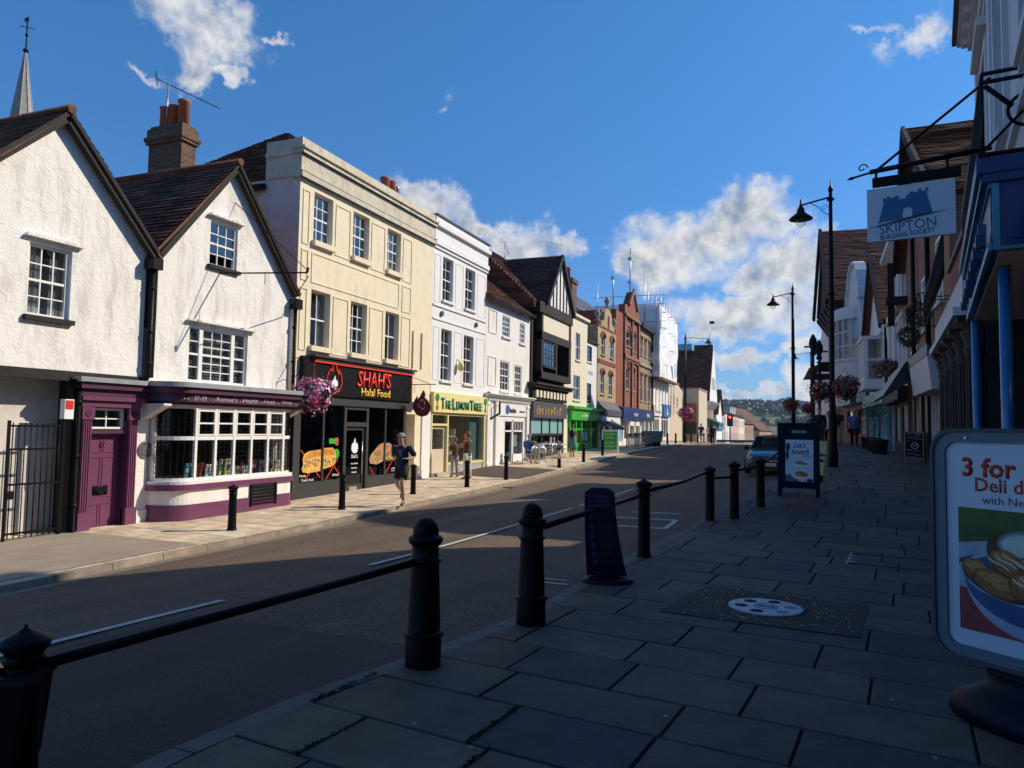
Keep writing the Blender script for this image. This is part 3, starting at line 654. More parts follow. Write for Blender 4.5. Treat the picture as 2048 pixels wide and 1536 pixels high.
# left footway base and flags, right footway base
strip('pavement_base', 'joint_beige', lambda Y: -22, lambda Y: xkl(Y)-.15, lambda X, Y: zL(Y)+(zLK(Y)+.10-zL(Y))*max(0, min(1, (X+12.5)/(xkl(Y)+12.5)))-.012, nx=4, ys=[y for y in YS if y < 130])
strip('footway_base', 'joint_dark', lambda Y: xkr(Y)+.02, lambda Y: 16, lambda X, Y: zP(Y)-.014, nx=4)
def zLp(X, Y): return zL(Y)+(zLK(Y)+.10-zL(Y))*max(0, min(1, (X+12.5)/(xkl(Y)+12.5)))
def kerb(name, mat, fx, inward, ztop, zbot, ya, yb, w=.15, step=.9):
    mb = MB(); Y = ya
    while Y < yb:
        Y2 = min(yb, Y+step); g = .006; sh = random.random()
        a, b = Y+g, Y2-g; xa, xb = fx(a), fx(b); ia, ib = xa+inward*w, xb+inward*w
        za, zb_ = ztop(xa, a), ztop(xb, b); la, lb = zbot(xa, a)-.05, zbot(xb, b)-.05
        mb.face([(xa, a, za), (xb, b, zb_), (ib, b, zb_), (ia, a, za)], sh); mb.face([(xa, a, la), (xb, b, lb), (xb, b, zb_), (xa, a, za)], sh)
        mb.face([(ia, a, la), (ia, a, za), (ib, b, zb_), (ib, b, lb)], sh); mb.face([(xa, a, la), (xa, a, za), (ia, a, za), (ia, a, la)], sh); mb.face([(xb, b, lb), (ib, b, lb), (ib, b, zb_), (xb, b, zb_)], sh)
        Y = Y2
    return tag(mb.build(name, mat, fix=False), kind='structure')
kerb('kerb', 'kerb_stone', xkl, -1, lambda X, Y: zLp(X, Y), lambda X, Y: zLK(Y), -12, 128, .15)
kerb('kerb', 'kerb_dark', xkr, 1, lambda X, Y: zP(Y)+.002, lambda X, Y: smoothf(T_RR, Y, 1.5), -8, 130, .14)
# flagstones: real slabs with open joints
JOINTS = []
def flags(name, mat, ang, a0, a1, b0, b1, cw, lw, gap, zf, half, seed=1, jit=.004, bev=.006):
    rnd = random.Random(seed); mb = MB(); ca, sa = math.cos(ang), math.sin(ang)
    def W(a, b): return (b*ca+a*sa, a*ca-b*sa)        # a along the street, b across
    a = a0
    while a < a1:
        w = rnd.uniform(*cw); b = b0-rnd.uniform(0, .6)
        while b < b1:
            l = rnd.uniform(*lw); sh = rnd.random()
            if name == 'pavement' and seed == 3 and a < 7: JOINTS.append((W(a, b), W(a+w, b)))
            dz = rnd.uniform(0, jit); tx = rnd.uniform(-jit, jit)
            poly = [W(a+gap/2, b+gap/2), W(a+gap/2, b+l-gap/2), W(a+w-gap/2, b+l-gap/2), W(a+w-gap/2, b+gap/2)]
            cy = sum(p[1] for p in poly)/4
            for cl in half(cy):
                if poly: poly = clip_poly(poly, *cl)
            if len(poly) > 2:
                n = 4
                top = [(x, y, zf(x, y)+dz+tx*(y-cy)) for x, y in poly]
                cx_ = sum(p[0] for p in poly)/len(poly); cy_ = sum(p[1] for p in poly)/len(poly)
                ins = [(x+(cx_-x)*.012, y+(cy_-y)*.02, z) for x, y, z in top]
                low = [(x, y, z-.006) for x, y, z in top]
                bot = [(x, y, z-.03) for x, y, z in top]
                mb.face(ins, sh)
                for k in range(len(top)):
                    k2 = (k+1) % len(top); mb.face([low[k], low[k2], ins[k2], ins[k]], sh); mb.face([bot[k], bot[k2], low[k2], low[k]], sh)
            b += l
        a += w
    o = mb.build(name, mat, fix=False); tag(o, kind='structure'); return o
def half_right(cy):
    x0, x1 = xkr(cy-.4)+.14, xkr(cy+.4)+.14; n = (-(.8), (x1-x0)); c = n[0]*(x0)+n[1]*(cy-.4)
    return [(n[0], n[1], c)]
# the slabs stop round the dark asphalt square with the round cover
MHX, MHY = -.30, 7.05
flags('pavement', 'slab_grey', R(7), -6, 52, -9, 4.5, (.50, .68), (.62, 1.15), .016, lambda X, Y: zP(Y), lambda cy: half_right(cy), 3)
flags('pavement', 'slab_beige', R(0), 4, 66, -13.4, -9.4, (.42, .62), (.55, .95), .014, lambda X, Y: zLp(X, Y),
      lambda cy: [(1, 0, xkl(cy)-.155)], 5)
# dark square patch with granite chippings, flush with the slabs
mb = MB(); c_, s_ = math.cos(R(-8)), math.sin(R(-8))
pts = [(-.78, -.66), (.80, -.58), (.80, .62), (-.72, .62)]
mb.face([(MHX+p[0]*c_-p[1]*s_, MHY+p[0]*s_+p[1]*c_, .012) for p in pts]); tag(mb.build('pavement_patch', 'asphalt_patch', fix=False), kind='structure')
# smoother asphalt patch on the near carriageway, dropped-kerb apron on the left
strip('road_patch', 'asphalt_patch', lambda Y: -5.0, lambda Y: xkr(Y)+.02, zRd, ys=[-4+.5*i for i in range(19)], nx=4, lift=.005)
strip('carriageway_apron', 'asphalt_light', lambda Y: xkl(Y)-.02, lambda Y: xkl(Y)+.32, zRd, ys=[y for y in YS if y < 60], nx=1, lift=.004)
strip('alley_apron', 'apron_tan', lambda Y: -12.7, lambda Y: -9.5, lambda X, Y: zLp(X, Y), ys=[5, 6, 7, 8, 9, 9.6], nx=3, lift=.010)
strip('crossover', 'asphalt_patch', lambda Y: -12.4, lambda Y: -9.5, lambda X, Y: zLp(X, Y), ys=[24.7+.5*i for i in range(10)], nx=3, lift=.012)
strip('road_patch', 'asphalt_patch', lambda Y: -8.3, lambda Y: -7.5, zRd, ys=[13+.5*i for i in range(9)], nx=2, lift=.005)
strip('road_patch', 'asphalt_patch', lambda Y: -4.9, lambda Y: -4.1, zRd, ys=[19+.5*i for i in range(14)], nx=2, lift=.005)
# painted lines
def dash(name, x, w, ya, yb, x2=None):
    ys = [ya+(yb-ya)*i/8 for i in range(9)]
    f = lambda Y: x+((x2-x)*(Y-ya)/(yb-ya) if x2 is not None else 0)
    return strip(name, 'road_paint', lambda Y: f(Y)-w/2, lambda Y: f(Y)+w/2, zRd, ys=ys, nx=1, lift=.009)
for (a, b) in ((-1, 5.6), (8.2, 17.2), (17.8, 24.4), (26, 30), (32, 36), (38.2, 41), (43.5, 46), (48, 50.5), (53, 55.5), (58, 60.5), (63, 65)):
    dash('road_marking', -5.2, .09, a, b)
for (x, y0, y1, w) in ((-3.1, 14.2, 14.35, 1.4), (-3.1, 15.6, 15.75, 1.4), (-3.75, 14.2, 15.75, .1), (-2.45, 14.2, 15.75, .1), (-3.1, 16.8, 16.95, 1.1), (-2.7, 8.1, 8.16, .4), (-2.75, 8.35, 8.41, .3)):
    dash('road_marking', x, w, y0, y1)
dash('road_marking', -2.2, 3.6, 34.0, 34.22)
# wide ground far below the street, and the hills
mb = MB(); mb.face([(-2500, -400, -9), (2500, -400, -9), (2500, 5000, -9), (-2500, 5000, -9)])
plain('field', (.20, .17, .07), .95, var=.25, scale=.02); plain('hill_grass', (.13, .13, .05), .95, var=.35, scale=.012)
tag(mb.build('ground', 'field', fix=False), kind='structure')
mb = MB(); nx, ny = 90, 26; H = {}
def hillz(x, y):
    t = max(0, min(1, (y-600)/500)); s = t*t*(3-2*t)
    return -9+s*(46+9*noise.noise(Vector((x*.004, 2.2, 0)))+5*noise.noise(Vector((x*.013, y*.01, 5)))) + 2*noise.noise(Vector((x*.03, y*.03, 1)))*s
for i in range(nx):
    for j in range(ny):
        q = []
        for (a, b) in ((i, j), (i+1, j), (i+1, j+1), (i, j+1)):
            x = -450+a*14; y = 600+b*28; q.append((x, y, hillz(x, y)))
        mb.face(q, .5, True)
tag(mb.build('hills', 'hill_grass', fix=False), kind='structure')
# woodland on the hills: leafy clumps, one mass
leafmat('wood_leaf', (.050, .075, .035), .45)
mb = MB(); rnd = random.Random(4)
for k in range(4200):
    y = rnd.uniform(780, 1180); x = rnd.uniform(-120, 330)
    if noise.noise(Vector((x*.012, y*.02, 9))) < (-.05 if y > 980 else .12): continue
    r = rnd.uniform(2.2, 6.0); z = hillz(x, y); sh = rnd.random()
    i0 = len(mb.v); n = 7
    for _ in range(15):
        u = rnd.uniform(-.4, 1); q = math.sqrt(1-u*u); aa = rnd.uniform(0, 6.283); c0 = Vector((x+r*.8*q*math.cos(aa), y+r*.8*q*math.sin(aa), z+r*.75+r*.9*u))
        d1 = Vector((rnd.gauss(0, 1), rnd.gauss(0, 1), rnd.gauss(0, 1))).normalized(); d2 = d1.cross(Vector((q*math.cos(aa), q*math.sin(aa), u))).normalized()*r*.42; d1 = d1*r*.42
        mb.face([c0-d1, c0-d2, c0+d1*.9, c0+d2], min(1, max(0, sh*.6+rnd.random()*.4)))
tag(mb.build('woodland', 'wood_leaf', fix=False), 'dense dark green woodland covering the far hillside', 'woodland', kind='stuff')
# ------------------------------------------------------------------ left side of the street (faces the sun)
XF = -12.5
def lb(name, label, y0, xf=XF, group=None):
    """building whose local x runs along world +Y (away from camera), local y into the building"""
    z = zL(y0); return thing(name, label, 'building', (xf, 0, z) if False else (xf, y0, z), R(90), group, (y0, 0, z))
G_ = 'sash windows'
# ---- 1 rough-cast gabled house at the far left, jettied over a gated alley
b = lb('gabled_house', 'white roughcast gabled house at the left edge, overhanging a gated passage', 6.9)
ap, ev, az, ez = 8.96, 11.0, 7.10, 5.02
k = (az-ez)/(ev-ap)
w1 = (8.50, 9.30, 3.42, 4.72)
wall(b, 'white_roughcast', 6.86, 10.93, 2.5, az, [w1], 0.0, .14, clips=[(k, 1, az+k*ap), (-k, 1, az-k*ap)])
window(b, *w1, cols=3, rows=4, rev=.10, fw=.06, cur='curtain', sill='black_timber', open_=.12, gm='glass')
t = MB(); t.prism([(8.38, 4.80), (9.48, 4.80), (9.42, 4.86), (8.42, 4.86)], -.10, .01); t.build('hood_mould', 'white_roughcast', b)
t = MB(); t.box(6.86, 10.95, -.03, .14, 2.32, 2.5); t.box(6.86, 10.95, .14, 1.0, 2.40, 2.48); t.build('jetty_beam', 'black_timber', b)
wall(b, 'cream_side', 6.0, 9.55, -1.0, 2.42, [(7.3, 8.15, .15, 1.05)], .5, .1, name='passage_wall')
window(b, 7.3, 8.15, .15, 1.05, .5, .08, cols=4, rows=2, sill='black_timber')
t = MB(); t.face([(9.55, .0, -1), (9.55, .5, -1), (9.55, .5, 2.42), (9.55, 0, 2.42)]); t.box(9.42, 9.56, -.04, .12, -1, 2.36); t.build('black_post', 'black_timber', b)
t = MB()
t.face([(6.86, 0, 2.5), (6.86, 7, 2.5), (6.86, 7, ez), (6.86, 0, ez)]); t.face([(10.93, 0, 2.5), (10.93, 0, ez), (10.93, 7, ez), (10.93, 7, 2.5)])
t.build('side_wall', 'white_roughcast', b, fix=False)
rf = MB(); dz = .12
roofplane(b, 'tile_brown', (ev+.12, -.22, ez-.12*k+dz), (ev+.12, 8, ez-.12*k+dz), (ap, -.22, az+dz), (ap, 8, az+dz), mb=rf)
roofplane(b, 'tile_brown', (6.80, -.22, ez-.12*k+dz), (6.80, 8, ez-.12*k+dz), (ap, -.22, az+dz), (ap, 8, az+dz), mb=rf)
roof = rf.build('roof', 'tile_brown', b, fix=False)
t = MB(); t.tube([(ap, -.26, az+dz+.02), (ap, 8, az+dz+.02)], .09, 8); t.build('ridge', 'tile_brown', roof)
def barge(b, ap, az, ex, ez, y=-.14, th=.07, dp=.20, lift=.03):
    for s in (1, -1):
        pass
t = MB()
for xe in (ev+.02, 6.84):
    a = Vector((ap, -.12, az+.02)); e = Vector((xe, -.12, ez+.0)); t.bar(a, e, .13, .17)
    t.bar(a+Vector((0, -.06, .07)), e+Vector((0, -.06, .07)), .10, .07)
t.build('bargeboard', 'black_timber', b)
t = MB(); t.tube([(10.98, -.13, 4.86), (10.98, -.13, 2.55), (10.9, -.10, 2.35)], .055, 10); t.box(10.86, 11.10, -.28, -.02, 4.72, 4.95); t.box(11.10, 11.14, -.1, -.0, 2.5, 4.8)
for z in (4.3, 3.4, 2.75): t.tube([(10.98, -.13, z), (10.98, -.13, z+.06)], .07, 10)
t.build('downpipe', 'black_iron', b)
t = MB(); t.tube([(9.5, -.10, 2.3), (9.5, -.10, -.45), (9.5, -.22, -.52)], .05, 10)
for z in (1.9, .9, 0): t.tube([(9.5, -.10, z), (9.5, -.10, z+.07)], .065, 10)
t.box(9.4, 9.62, -.18, 0, 2.2, 2.36); t.build('rainwater_pipe', 'black_iron', b)
t = MB(); t.box(9.22, 9.40, -.12, .0, 1.62, 1.98); al = t.build('alarm_box', 'white_paint', b); t = MB(); t.box(9.235, 9.385, -.128, -.121, 1.80, 1.96); t.build('alarm_lens', 'red_paint', al)
# iron gate of the passage
g = thing('iron_gate', 'black iron barred gate standing before the shaded passage', 'gate', (-12.45, 8.30, -.48), R(90), None, (0, 0, 0))
t = MB()
for i in range(9):
    x = .06+i*.105; t.tube([(x, 0, .05), (x, 0, 2.02)], .010, 6)
t.build('bars', 'black_iron', g)
t = MB()
for z in (.12, .95, 1.55, 1.95): t.box(0, .96, -.012, .012, z, z+.035)
t.box(-.03, .01, -.02, .02, 0, 2.06); t.box(.94, 1.0, -.03, .03, 0, 2.1); t.box(-.01, .12, -.03, .03, .72, .86); t.build('gate_frame', 'black_iron', g)
# ---- 2 narrow gabled house with the purple shopfront
b = lb('gabled_shop_house', 'white roughcast gabled shop with purple door and curved leaded bay window', 9.6)
ap, el, er, az, ez = 13.22, 11.05, 15.50, 7.62, 5.02
k = (az-ez)/(er-ap)
w1 = (12.62, 13.48, 5.20, 6.24); w2 = (12.14, 13.95, 2.50, 3.74)
wall(b, 'white_roughcast', el, er, 2.42, az, [w1, w2], 0.0, .14, clips=[(k, 1, az+k*ap), (-k, 1, az-k*ap)])
window(b, *w1, cols=3, rows=4, rev=.08, fw=.05, sill='black_timber', open_=.22)
wn = window(b, 12.14, 12.52, 2.50, 3.74, rev=.08, cols=1, rows=4, fw=.045, sill=None, cur='blind_slat', blind=True)
wn = window(b, 12.52, 13.52, 2.50, 3.74, rev=.08, cols=3, rows=6, fw=.06, sill=None, cur='blind_slat', blind=True)
wn = window(b, 13.52, 13.95, 2.50, 3.74, rev=.08, cols=1, rows=4, fw=.045, sill=None, cur='blind_slat', blind=True)
t = MB(); t.prism([(12.0, 3.83), (14.15, 3.83), (14.1, 3.88), (12.05, 3.88)], -.12, .01); t.prism([(12.5, 6.33), (13.62, 6.33), (13.57, 6.38), (12.55, 6.38)], -.12, .01); t.build('hood_mould', 'white_roughcast', b)
t = MB(); t.face([(er, 0, 2.4), (er, 0, ez), (er, 7, ez), (er, 7, 2.4)]); t.face([(el, 7, -1), (er, 7, -1), (er, 7, ez), (el, 7, ez)]); t.build('side_wall', 'white_roughcast', b, fix=False)
rf = MB(); dz = .12
roofplane(b, 'tile_brown', (er+.12, -.22, ez-.12*k+dz), (er+.12, 8, ez-.12*k+dz), (ap, -.22, az+dz), (ap, 8, az+dz), mb=rf)
roofplane(b, 'tile_brown', (10.95, -.22, ez-.02+dz), (10.95, 8, ez-.02+dz), (ap, -.22, az+dz), (ap, 8, az+dz), mb=rf)
roof = rf.build('roof', 'tile_brown', b, fix=False)
t = MB(); t.tube([(ap, -.26, az+dz+.02), (ap, 8, az+dz+.02)], .09, 8); t.build('ridge', 'tile_brown', roof)
t = MB()
for xe in (er+.06, el+.02):
    a = Vector((ap, -.12, az+.02)); e = Vector((xe, -.12, ez-.03)); t.bar(a, e, .12, .15); t.bar(a+Vector((0, -.06, .07)), e+Vector((0, -.06, .07)), .10, .06)
t.build('bargeboard', 'black_timber', b)
t = MB(); t.box(15.42, 15.66, -.26, -.02, 4.62, 4.88); t.tube([(15.55, -.12, 4.7), (15.55, -.12, 2.5), (15.50, -.07, 2.2), (15.50, -.07, -.4)], .045, 10)
for z in (4.1, 3.2, 1.4, .4): t.tube([(15.52 if z > 2 else 15.50, -.12 if z > 2 else -.07, z), (15.52 if z > 2 else 15.50, -.12 if z > 2 else -.07, z+.06)], .058, 10)
t.build('downpipe', 'black_iron', b)
# wrought sign bracket without a sign
t = MB(); tip = Vector((13.35, -2.15, 5.02)); t.tube([(12.95, 0, 5.06), tip], .018, 8); t.tube([(13.35, 0, 6.85), tip+Vector((0, .02, .08))], .010, 6)
t.tube([(15.15, 0, 4.35), (13.6, -2.0, 5.0)], .012, 6); t.tube([(13.2, -1.1, 5.03), (13.2, -1.1, 4.78)], .008, 6); t.tube([tip, tip+Vector((0, -.03, .12))], .03, 8)
t.build('sign_bracket', 'black_iron', b)
# ground floor wall with door and bay openings
gw = [(9.74, 10.66, -.6, 1.92), (11.40, 15.10, .22, 1.98)]
wall(b, 'white_roughcast_fine', 9.6, 15.5, -1, 2.45, [(9.74, 10.66, -1, 1.95), (11.40, 15.05, .3, 1.95)], .02, .25, name='shopfront_wall')
# door surround
t = MB(); 
for x0 in (9.60, 10.62):
    t.box(x0, x0+.26, -.10, .04, -.75, -.12); t.box(x0+.03, x0+.23, -.06, .04, -.12, 1.62)
    for i in range(4): t.box(x0+.045+i*.047, x0+.070+i*.047, -.078, -.05, -.1, 1.60)
    t.box(x0, x0+.26, -.09, .04, 1.62, 1.86)
t.box(9.58, 10.9, -.10, .04, 1.86, 1.98); t.box(9.54, 10.94, -.16, .04, 1.98, 2.06)
ds = t.build('door_surround', 'purple_paint', b)
t = MB()
for x0 in (9.73, 10.75): t.tube([(x0, -.10, 1.74), (x0, -.085, 1.74)], .07, 14)
t.build('rosette', 'purple_dark', ds)
t = MB(); t.box(9.86, 10.62, .16, .20, -.48, 1.35)
for (x0, x1, z0, z1) in ((9.90, 10.22, .98, 1.28), (10.26, 10.58, .98, 1.28), (9.90, 10.22, .12, .90), (10.26, 10.58, .12, .90), (9.90, 10.22, -.42, .0), (10.26, 10.58, -.42, .0)): panel(t, x0, x1, z0, z1, .16, .02, .012)
t.box(9.84, 10.64, .10, .24, -.55, -.48)
dr = t.build('door', 'purple_paint', b)
t = MB(); t.box(10.10, 10.38, .135, .16, .19, .31); t.box(10.08, 10.40, .15, .158, .16, .34); t.tube([(10.12, .13, .22), (10.24, .11, .20), (10.36, .13, .22)], .013, 8); t.build('letterbox', 'black_iron', dr)
t = MB(); t.tube([(10.20, .15, 1.17), (10.20, .12, 1.15), (10.24, .11, 1.11), (10.28, .12, 1.15), (10.28, .15, 1.17)], .010, 6); t.build('knocker', 'purple_dark', dr)
t = MB(); t.box(9.735, 9.86, -.02, .26, -.75, 1.98); t.box(10.62, 10.668, -.02, .26, -.75, 1.98); t.build('door_jamb', 'purple_dark', b)
t = MB(); t.box(9.84, 10.64, .02, .2, 1.35, 1.42); t.build('transom', 'purple_dark', b)
window(b, 9.88, 10.62, 1.44, 1.84, .0, .10, cols=2, rows=2, fw=.04, sash=False, sill=None)
# lead-topped fascia curving over the bay
def bayline(off, n=10, x0=11.22, x1=15.32, d=.62, rr=.55):
    pts = [(x0-off, 0.02)]
    for i in range(n+1):
        a = math.pi/2*i/n; pts.append((x0-off+rr*(1-math.cos(a)) , -(d+off)*math.sin(a)))
    for i in range(n+1):
        a = math.pi/2*(1-i/n); pts.append((x1+off-rr*(1-math.cos(a)), -(d+off)*math.sin(a)))
    pts.append((x1+off, .02)); return pts
def ribbon(mb, line, z0, z1, top=True, bot=True, sh=.5):
    n = len(line)
    for p, q in zip(line, line[1:]): mb.face([(p[0], p[1], z0), (q[0], q[1], z0), (q[0], q[1], z1), (p[0], p[1], z1)], sh)
    if top: mb.face([(p[0], p[1], z1) for p in line], sh)
    if bot: mb.face([(p[0], p[1], z0) for p in line[::-1]], sh)
t = MB(); ribbon(t, bayline(.0), -1.0, .18); bb = t.build('bay_base', 'white_roughcast_fine', b)
t = MB(); ribbon(t, bayline(.02), -1.0, -.12, top=True); t.build('plinth', 'purple_paint', b)
t = MB(); ribbon(t, bayline(.06), .18, .30); t.build('bay_sill', 'purple_paint', b)
t = MB(); ribbon(t, bayline(.03), .30, .37); t.box(10.88, 11.2, -.012, .03, -.7, -.2); t.box(15.32, 15.5, -.012, .03, -.7, -.2); ib = t.build('bay_ledge', 'white_paint', b)
t = MB()
for i in range(7): t.box(13.55, 14.35, -.665, -.60, -.30+i*.075, -.26+i*.075)
t.box(13.50, 13.55, -.67, -.60, -.33, .2); t.box(14.35, 14.4, -.67, -.60, -.33, .2); t.build('vent', 'black_iron', b)
# bay glazing frames: 5 front bays + two curved sides
bl = bayline(-.06)
def on(u):       # u metres along outline from left wall
    acc = 0
    for p, q in zip(bl, bl[1:]):
        l = math.hypot(q[0]-p[0], q[1]-p[1])
        if acc+l >= u: t_ = (u-acc)/l; return (p[0]+(q[0]-p[0])*t_, p[1]+(q[1]-p[1])*t_)
        acc += l
    return bl[-1]
tot = sum(math.hypot(q[0]-p[0], q[1]-p[1]) for p, q in zip(bl, bl[1:]))
us = [.05, .38]; fs = .93
front = [fs + (tot-2*fs)*i/5 for i in range(6)]
mull = [.04]+front+[tot-.04]
fr = MB()
for u in mull: p = on(u); fr.box(p[0]-.032, p[0]+.032, p[1]-.035, p[1]+.035, .37, 1.96)
for z0, z1 in ((.37, .43), (1.22, 1.30), (1.88, 1.96)):
    N_ = 40
    for i in range(N_): fr.bar((*on(tot*i/N_), (z0+z1)/2), (*on(tot*(i+1)/N_), (z0+z1)/2), .055, z1-z0)
for a, c in zip(front, front[1:]):          # opening lights in the upper row
    p, q = on(a+.05), on(c-.05)
    for z in (1.33, 1.58, 1.85): fr.bar((p[0], p[1]-.02, z), (q[0], q[1]-.02, z), .03, .035)
    for pp in (p, q): fr.box(pp[0]-.018, pp[0]+.018, pp[1]-.04, pp[1], 1.31, 1.87)
bw = fr.build('bay_window', 'white_paint', b)
gl = MB(); N_ = 48
for i in range(N_):
    p, q = on(tot*i/N_), on(tot*(i+1)/N_); gl.face([(p[0], p[1], .4), (q[0], q[1], .4), (q[0], q[1], 1.92), (p[0], p[1], 1.92)])
gl.build('pane', 'shop_glass', bw, fix=False)
ld = MB()
for a, c in zip(mull, mull[1:]):
    n = max(4, int((c-a)/.115))
    for i in range(1, n):
        p = on(a+(c-a)*i/n)
        for z0, z1 in ((.43, 1.22), (1.30, 1.88)): ld.box(p[0]-.006, p[0]+.006, p[1]-.012, p[1]+.004, z0, z1)
for z in [.43+.105*i for i in range(1, 8)]+[1.30+.1*i for i in range(1, 6)]:
    for i in range(N_): ld.bar((*on(tot*i/N_), z), (*on(tot*(i+1)/N_), z), .012, .010)
ld.build('leading', 'black_iron', bw)
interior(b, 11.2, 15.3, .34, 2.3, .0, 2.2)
# fascia
t = MB(); ribbon(t, bayline(.12, x0=11.15, x1=15.62), 2.02, 2.20); ribbon(t, bayline(.20, x0=11.15, x1=15.62), 2.20, 2.32); ribbon(t, bayline(.05, x0=11.22, x1=15.5), 1.96, 2.02)
t.box(9.5, 11.2, -.14, .03, 2.06, 2.2); t.box(9.46, 11.2, -.22, .03, 2.2, 2.32); fa = t.build('fascia', 'purple_dark', b)
t = MB(); ribbon(t, bayline(.26, x0=11.12, x1=15.66), 2.32, 2.42); t.box(9.40, 11.2, -.28, .03, 2.32, 2.41); t.build('lead_roof', 'lead', fa)
for s, x, w in (('37-39', 11.78, .34), ("Renee's", 12.55, .62), ('Health', 13.28, .48), ('Food', 13.92, .34), ('Shop', 14.55, .38), ('01483', 15.12, .26)):
    text('lettering', s, 'grey_letter', fa, x, 2.11, -.745, w=w, h=.11, ext=.006)
for x in (11.35, 11.45, 12.08, 12.18, 12.95, 13.02, 13.62, 13.70, 14.18, 14.26, 14.85, 14.92):
    t = MB(); t.tube([(x, -.742, 2.08), (x, -.752, 2.08)], .014, 8); t.build('ornament', 'grey_letter', fa)
t = MB()
for x0, x1 in ((11.02, 11.22), (15.22, 15.42)): t.prism([(0.02, 1.66), (-.55, 1.93), (-.55, 1.97), (.02, 1.97)], x0, x1, axis='x')
t.build('console', 'white_roughcast_fine', b)
t = MB(); t.tube([(11.12, .02, 1.02), (11.12, -.01, 1.02)], .175, 28); pq = t.build('plaque', 'slate', b)
t = MB(); t.tube([(11.12, -.009, 1.02), (11.12, -.012, 1.02)], .165, 28); t2 = MB()
for i in range(24):
    a = 2*math.pi*i/24; a2 = 2*math.pi*(i+1)/24; t2.bar((11.12+.17*math.cos(a), -.012, 1.02+.17*math.sin(a)), (11.12+.17*math.cos(a2), -.012, 1.02+.17*math.sin(a2)), .006)
for i, wd in enumerate((.02, .20, .24, .22, .24, .16)): scrawl('grey_letter', pq, 11.12, 1.115-i*.036, -.013, wd, .016, .004)
t2.build('rim', 'grey_letter', pq)
# goods in the window: upright boxes, each its own
bc = ['teal_trim', 'billboard_red', 'blue_paint', 'poster_white', 'yellow_shop', 'pink_render', 'light_blue', 'poster_white', 'dark_red', 'green_paint', 'white_paint', 'navy']
bn = {'teal_trim': 'teal', 'billboard_red': 'red', 'blue_paint': 'blue', 'poster_white': 'pale', 'yellow_shop': 'yellow', 'pink_render': 'pink', 'light_blue': 'light blue', 'dark_red': 'dark red', 'green_paint': 'green', 'white_paint': 'white', 'navy': 'navy'}
rnd = random.Random(12); x = 11.9; i = 0
bc2 = ['teal_trim', 'blue_paint', 'billboard_red', 'white_paint', 'poster_white', 'pink_render', 'white_paint', 'yellow_shop', 'poster_white', 'pink_render', 'dark_red', 'light_blue', 'billboard_red', 'blue_paint', 'white_paint', 'light_blue', 'pink_render', 'yellow_shop', 'white_paint']
while x < 14.9 and i < len(bc2):
    w = rnd.uniform(.11, .18); h = rnd.uniform(.22, .42); c = bc2[i]; d = rnd.uniform(-.38, -.22)
    p = thing('packet', f'{bn[c]} packet on the leaded bay window ledge, number {i+1} from the purple door' if False else f'{bn[c]} packet displayed behind the leaded bay window glass', 'packet', (XF-d, x+w/2, .375), R(90), 'packets on show in the leaded bay window')
    t = MB(); t.obox((0, 0, h/2), (1, 0, 0), (0, 1, .22), (0, -.22, 1), w/2, .025, h/2); t.build('box', c, p)
    t = MB(); t.obox((0, -.028-.22*0, h*.55), (1, 0, 0), (0, 1, .22), (0, -.22, 1), w*.34, .003, h*.17); t.build('picture', bc[(i*5+3) % len(bc)], p)
    x += w+rnd.uniform(.0, .05); i += 1
# ---- brick chimney of the house behind, with pots
c = thing('chimney_stack', 'tall brown brick chimney stack with three orange pots behind the gabled shop', 'chimney', (-15.05, 13.78, 4.0), 0)
t = MB(); t.box(-.56, .56, -.23, .23, 0, 4.72); t.build('stack', 'brick_brown', c)
t = MB(); t.box(-.62, .62, -.29, .29, 4.72, 4.80); t.box(-.65, .65, -.32, .32, 4.80, 4.90); t.box(-.60, .60, -.27, .27, 4.90, 5.12); t.box(-.55, .55, -.22, .22, 5.12, 5.2); t.build('cap', 'brick_brown', c)
for x, h in ((-.28, .62), (.02, .62), (.34, .72)):
    t = MB(); t.lathe([(.14, 5.15), (.135, 5.15+h*.9), (.155, 5.15+h*.92), (.155, 5.15+h), (.11, 5.15+h)], 16, (x, 0, 0)); t.build('chimney_pot', 'terracotta', c)
t = MB(); t.box(-.62, .62, -.28, .28, 3.0, 3.28); t.build('flashing', 'lead', c)
def aerial(x, y, z, h, label, L=1.3, ang=40, n=12, grid=True):
    a = thing('tv_aerial', label, 'aerial', (x, y, z))
    t = MB(); t.tube([(0, 0, 0), (0, 0, h)], .018, 6); t.build('mast', 'galvanised', a)
    ca, sa = math.cos(R(ang)), math.sin(R(ang)); d = Vector((ca, sa, -.35)); d.normalize(); s = Vector((-sa, ca, 0))
    o = Vector((0, 0, h)); t = MB(); t.tube([o-d*.3, o+d*L], .010, 6)
    for i in range(n):
        p = o+d*(.0+L*i/n); t.tube([p-s*.14, p+s*.14], .004, 4)
    if grid:
        for i in range(4): p = o-d*.3+Vector((0, 0, -.12+.08*i)); t.tube([p-s*.2, p+s*.2], .006, 4)
        for j in (-.2, .2): t.tube([o-d*.3+s*j+Vector((0, 0, -.12)), o-d*.3+s*j+Vector((0, 0, .12))], .006, 4)
    t.build('array', 'black_iron', a); return a
aerial(-15.2, 13.7, 9.1, 1.25, 'television aerial mounted on the tall brown brick chimney stack', 1.35, 40, 14)
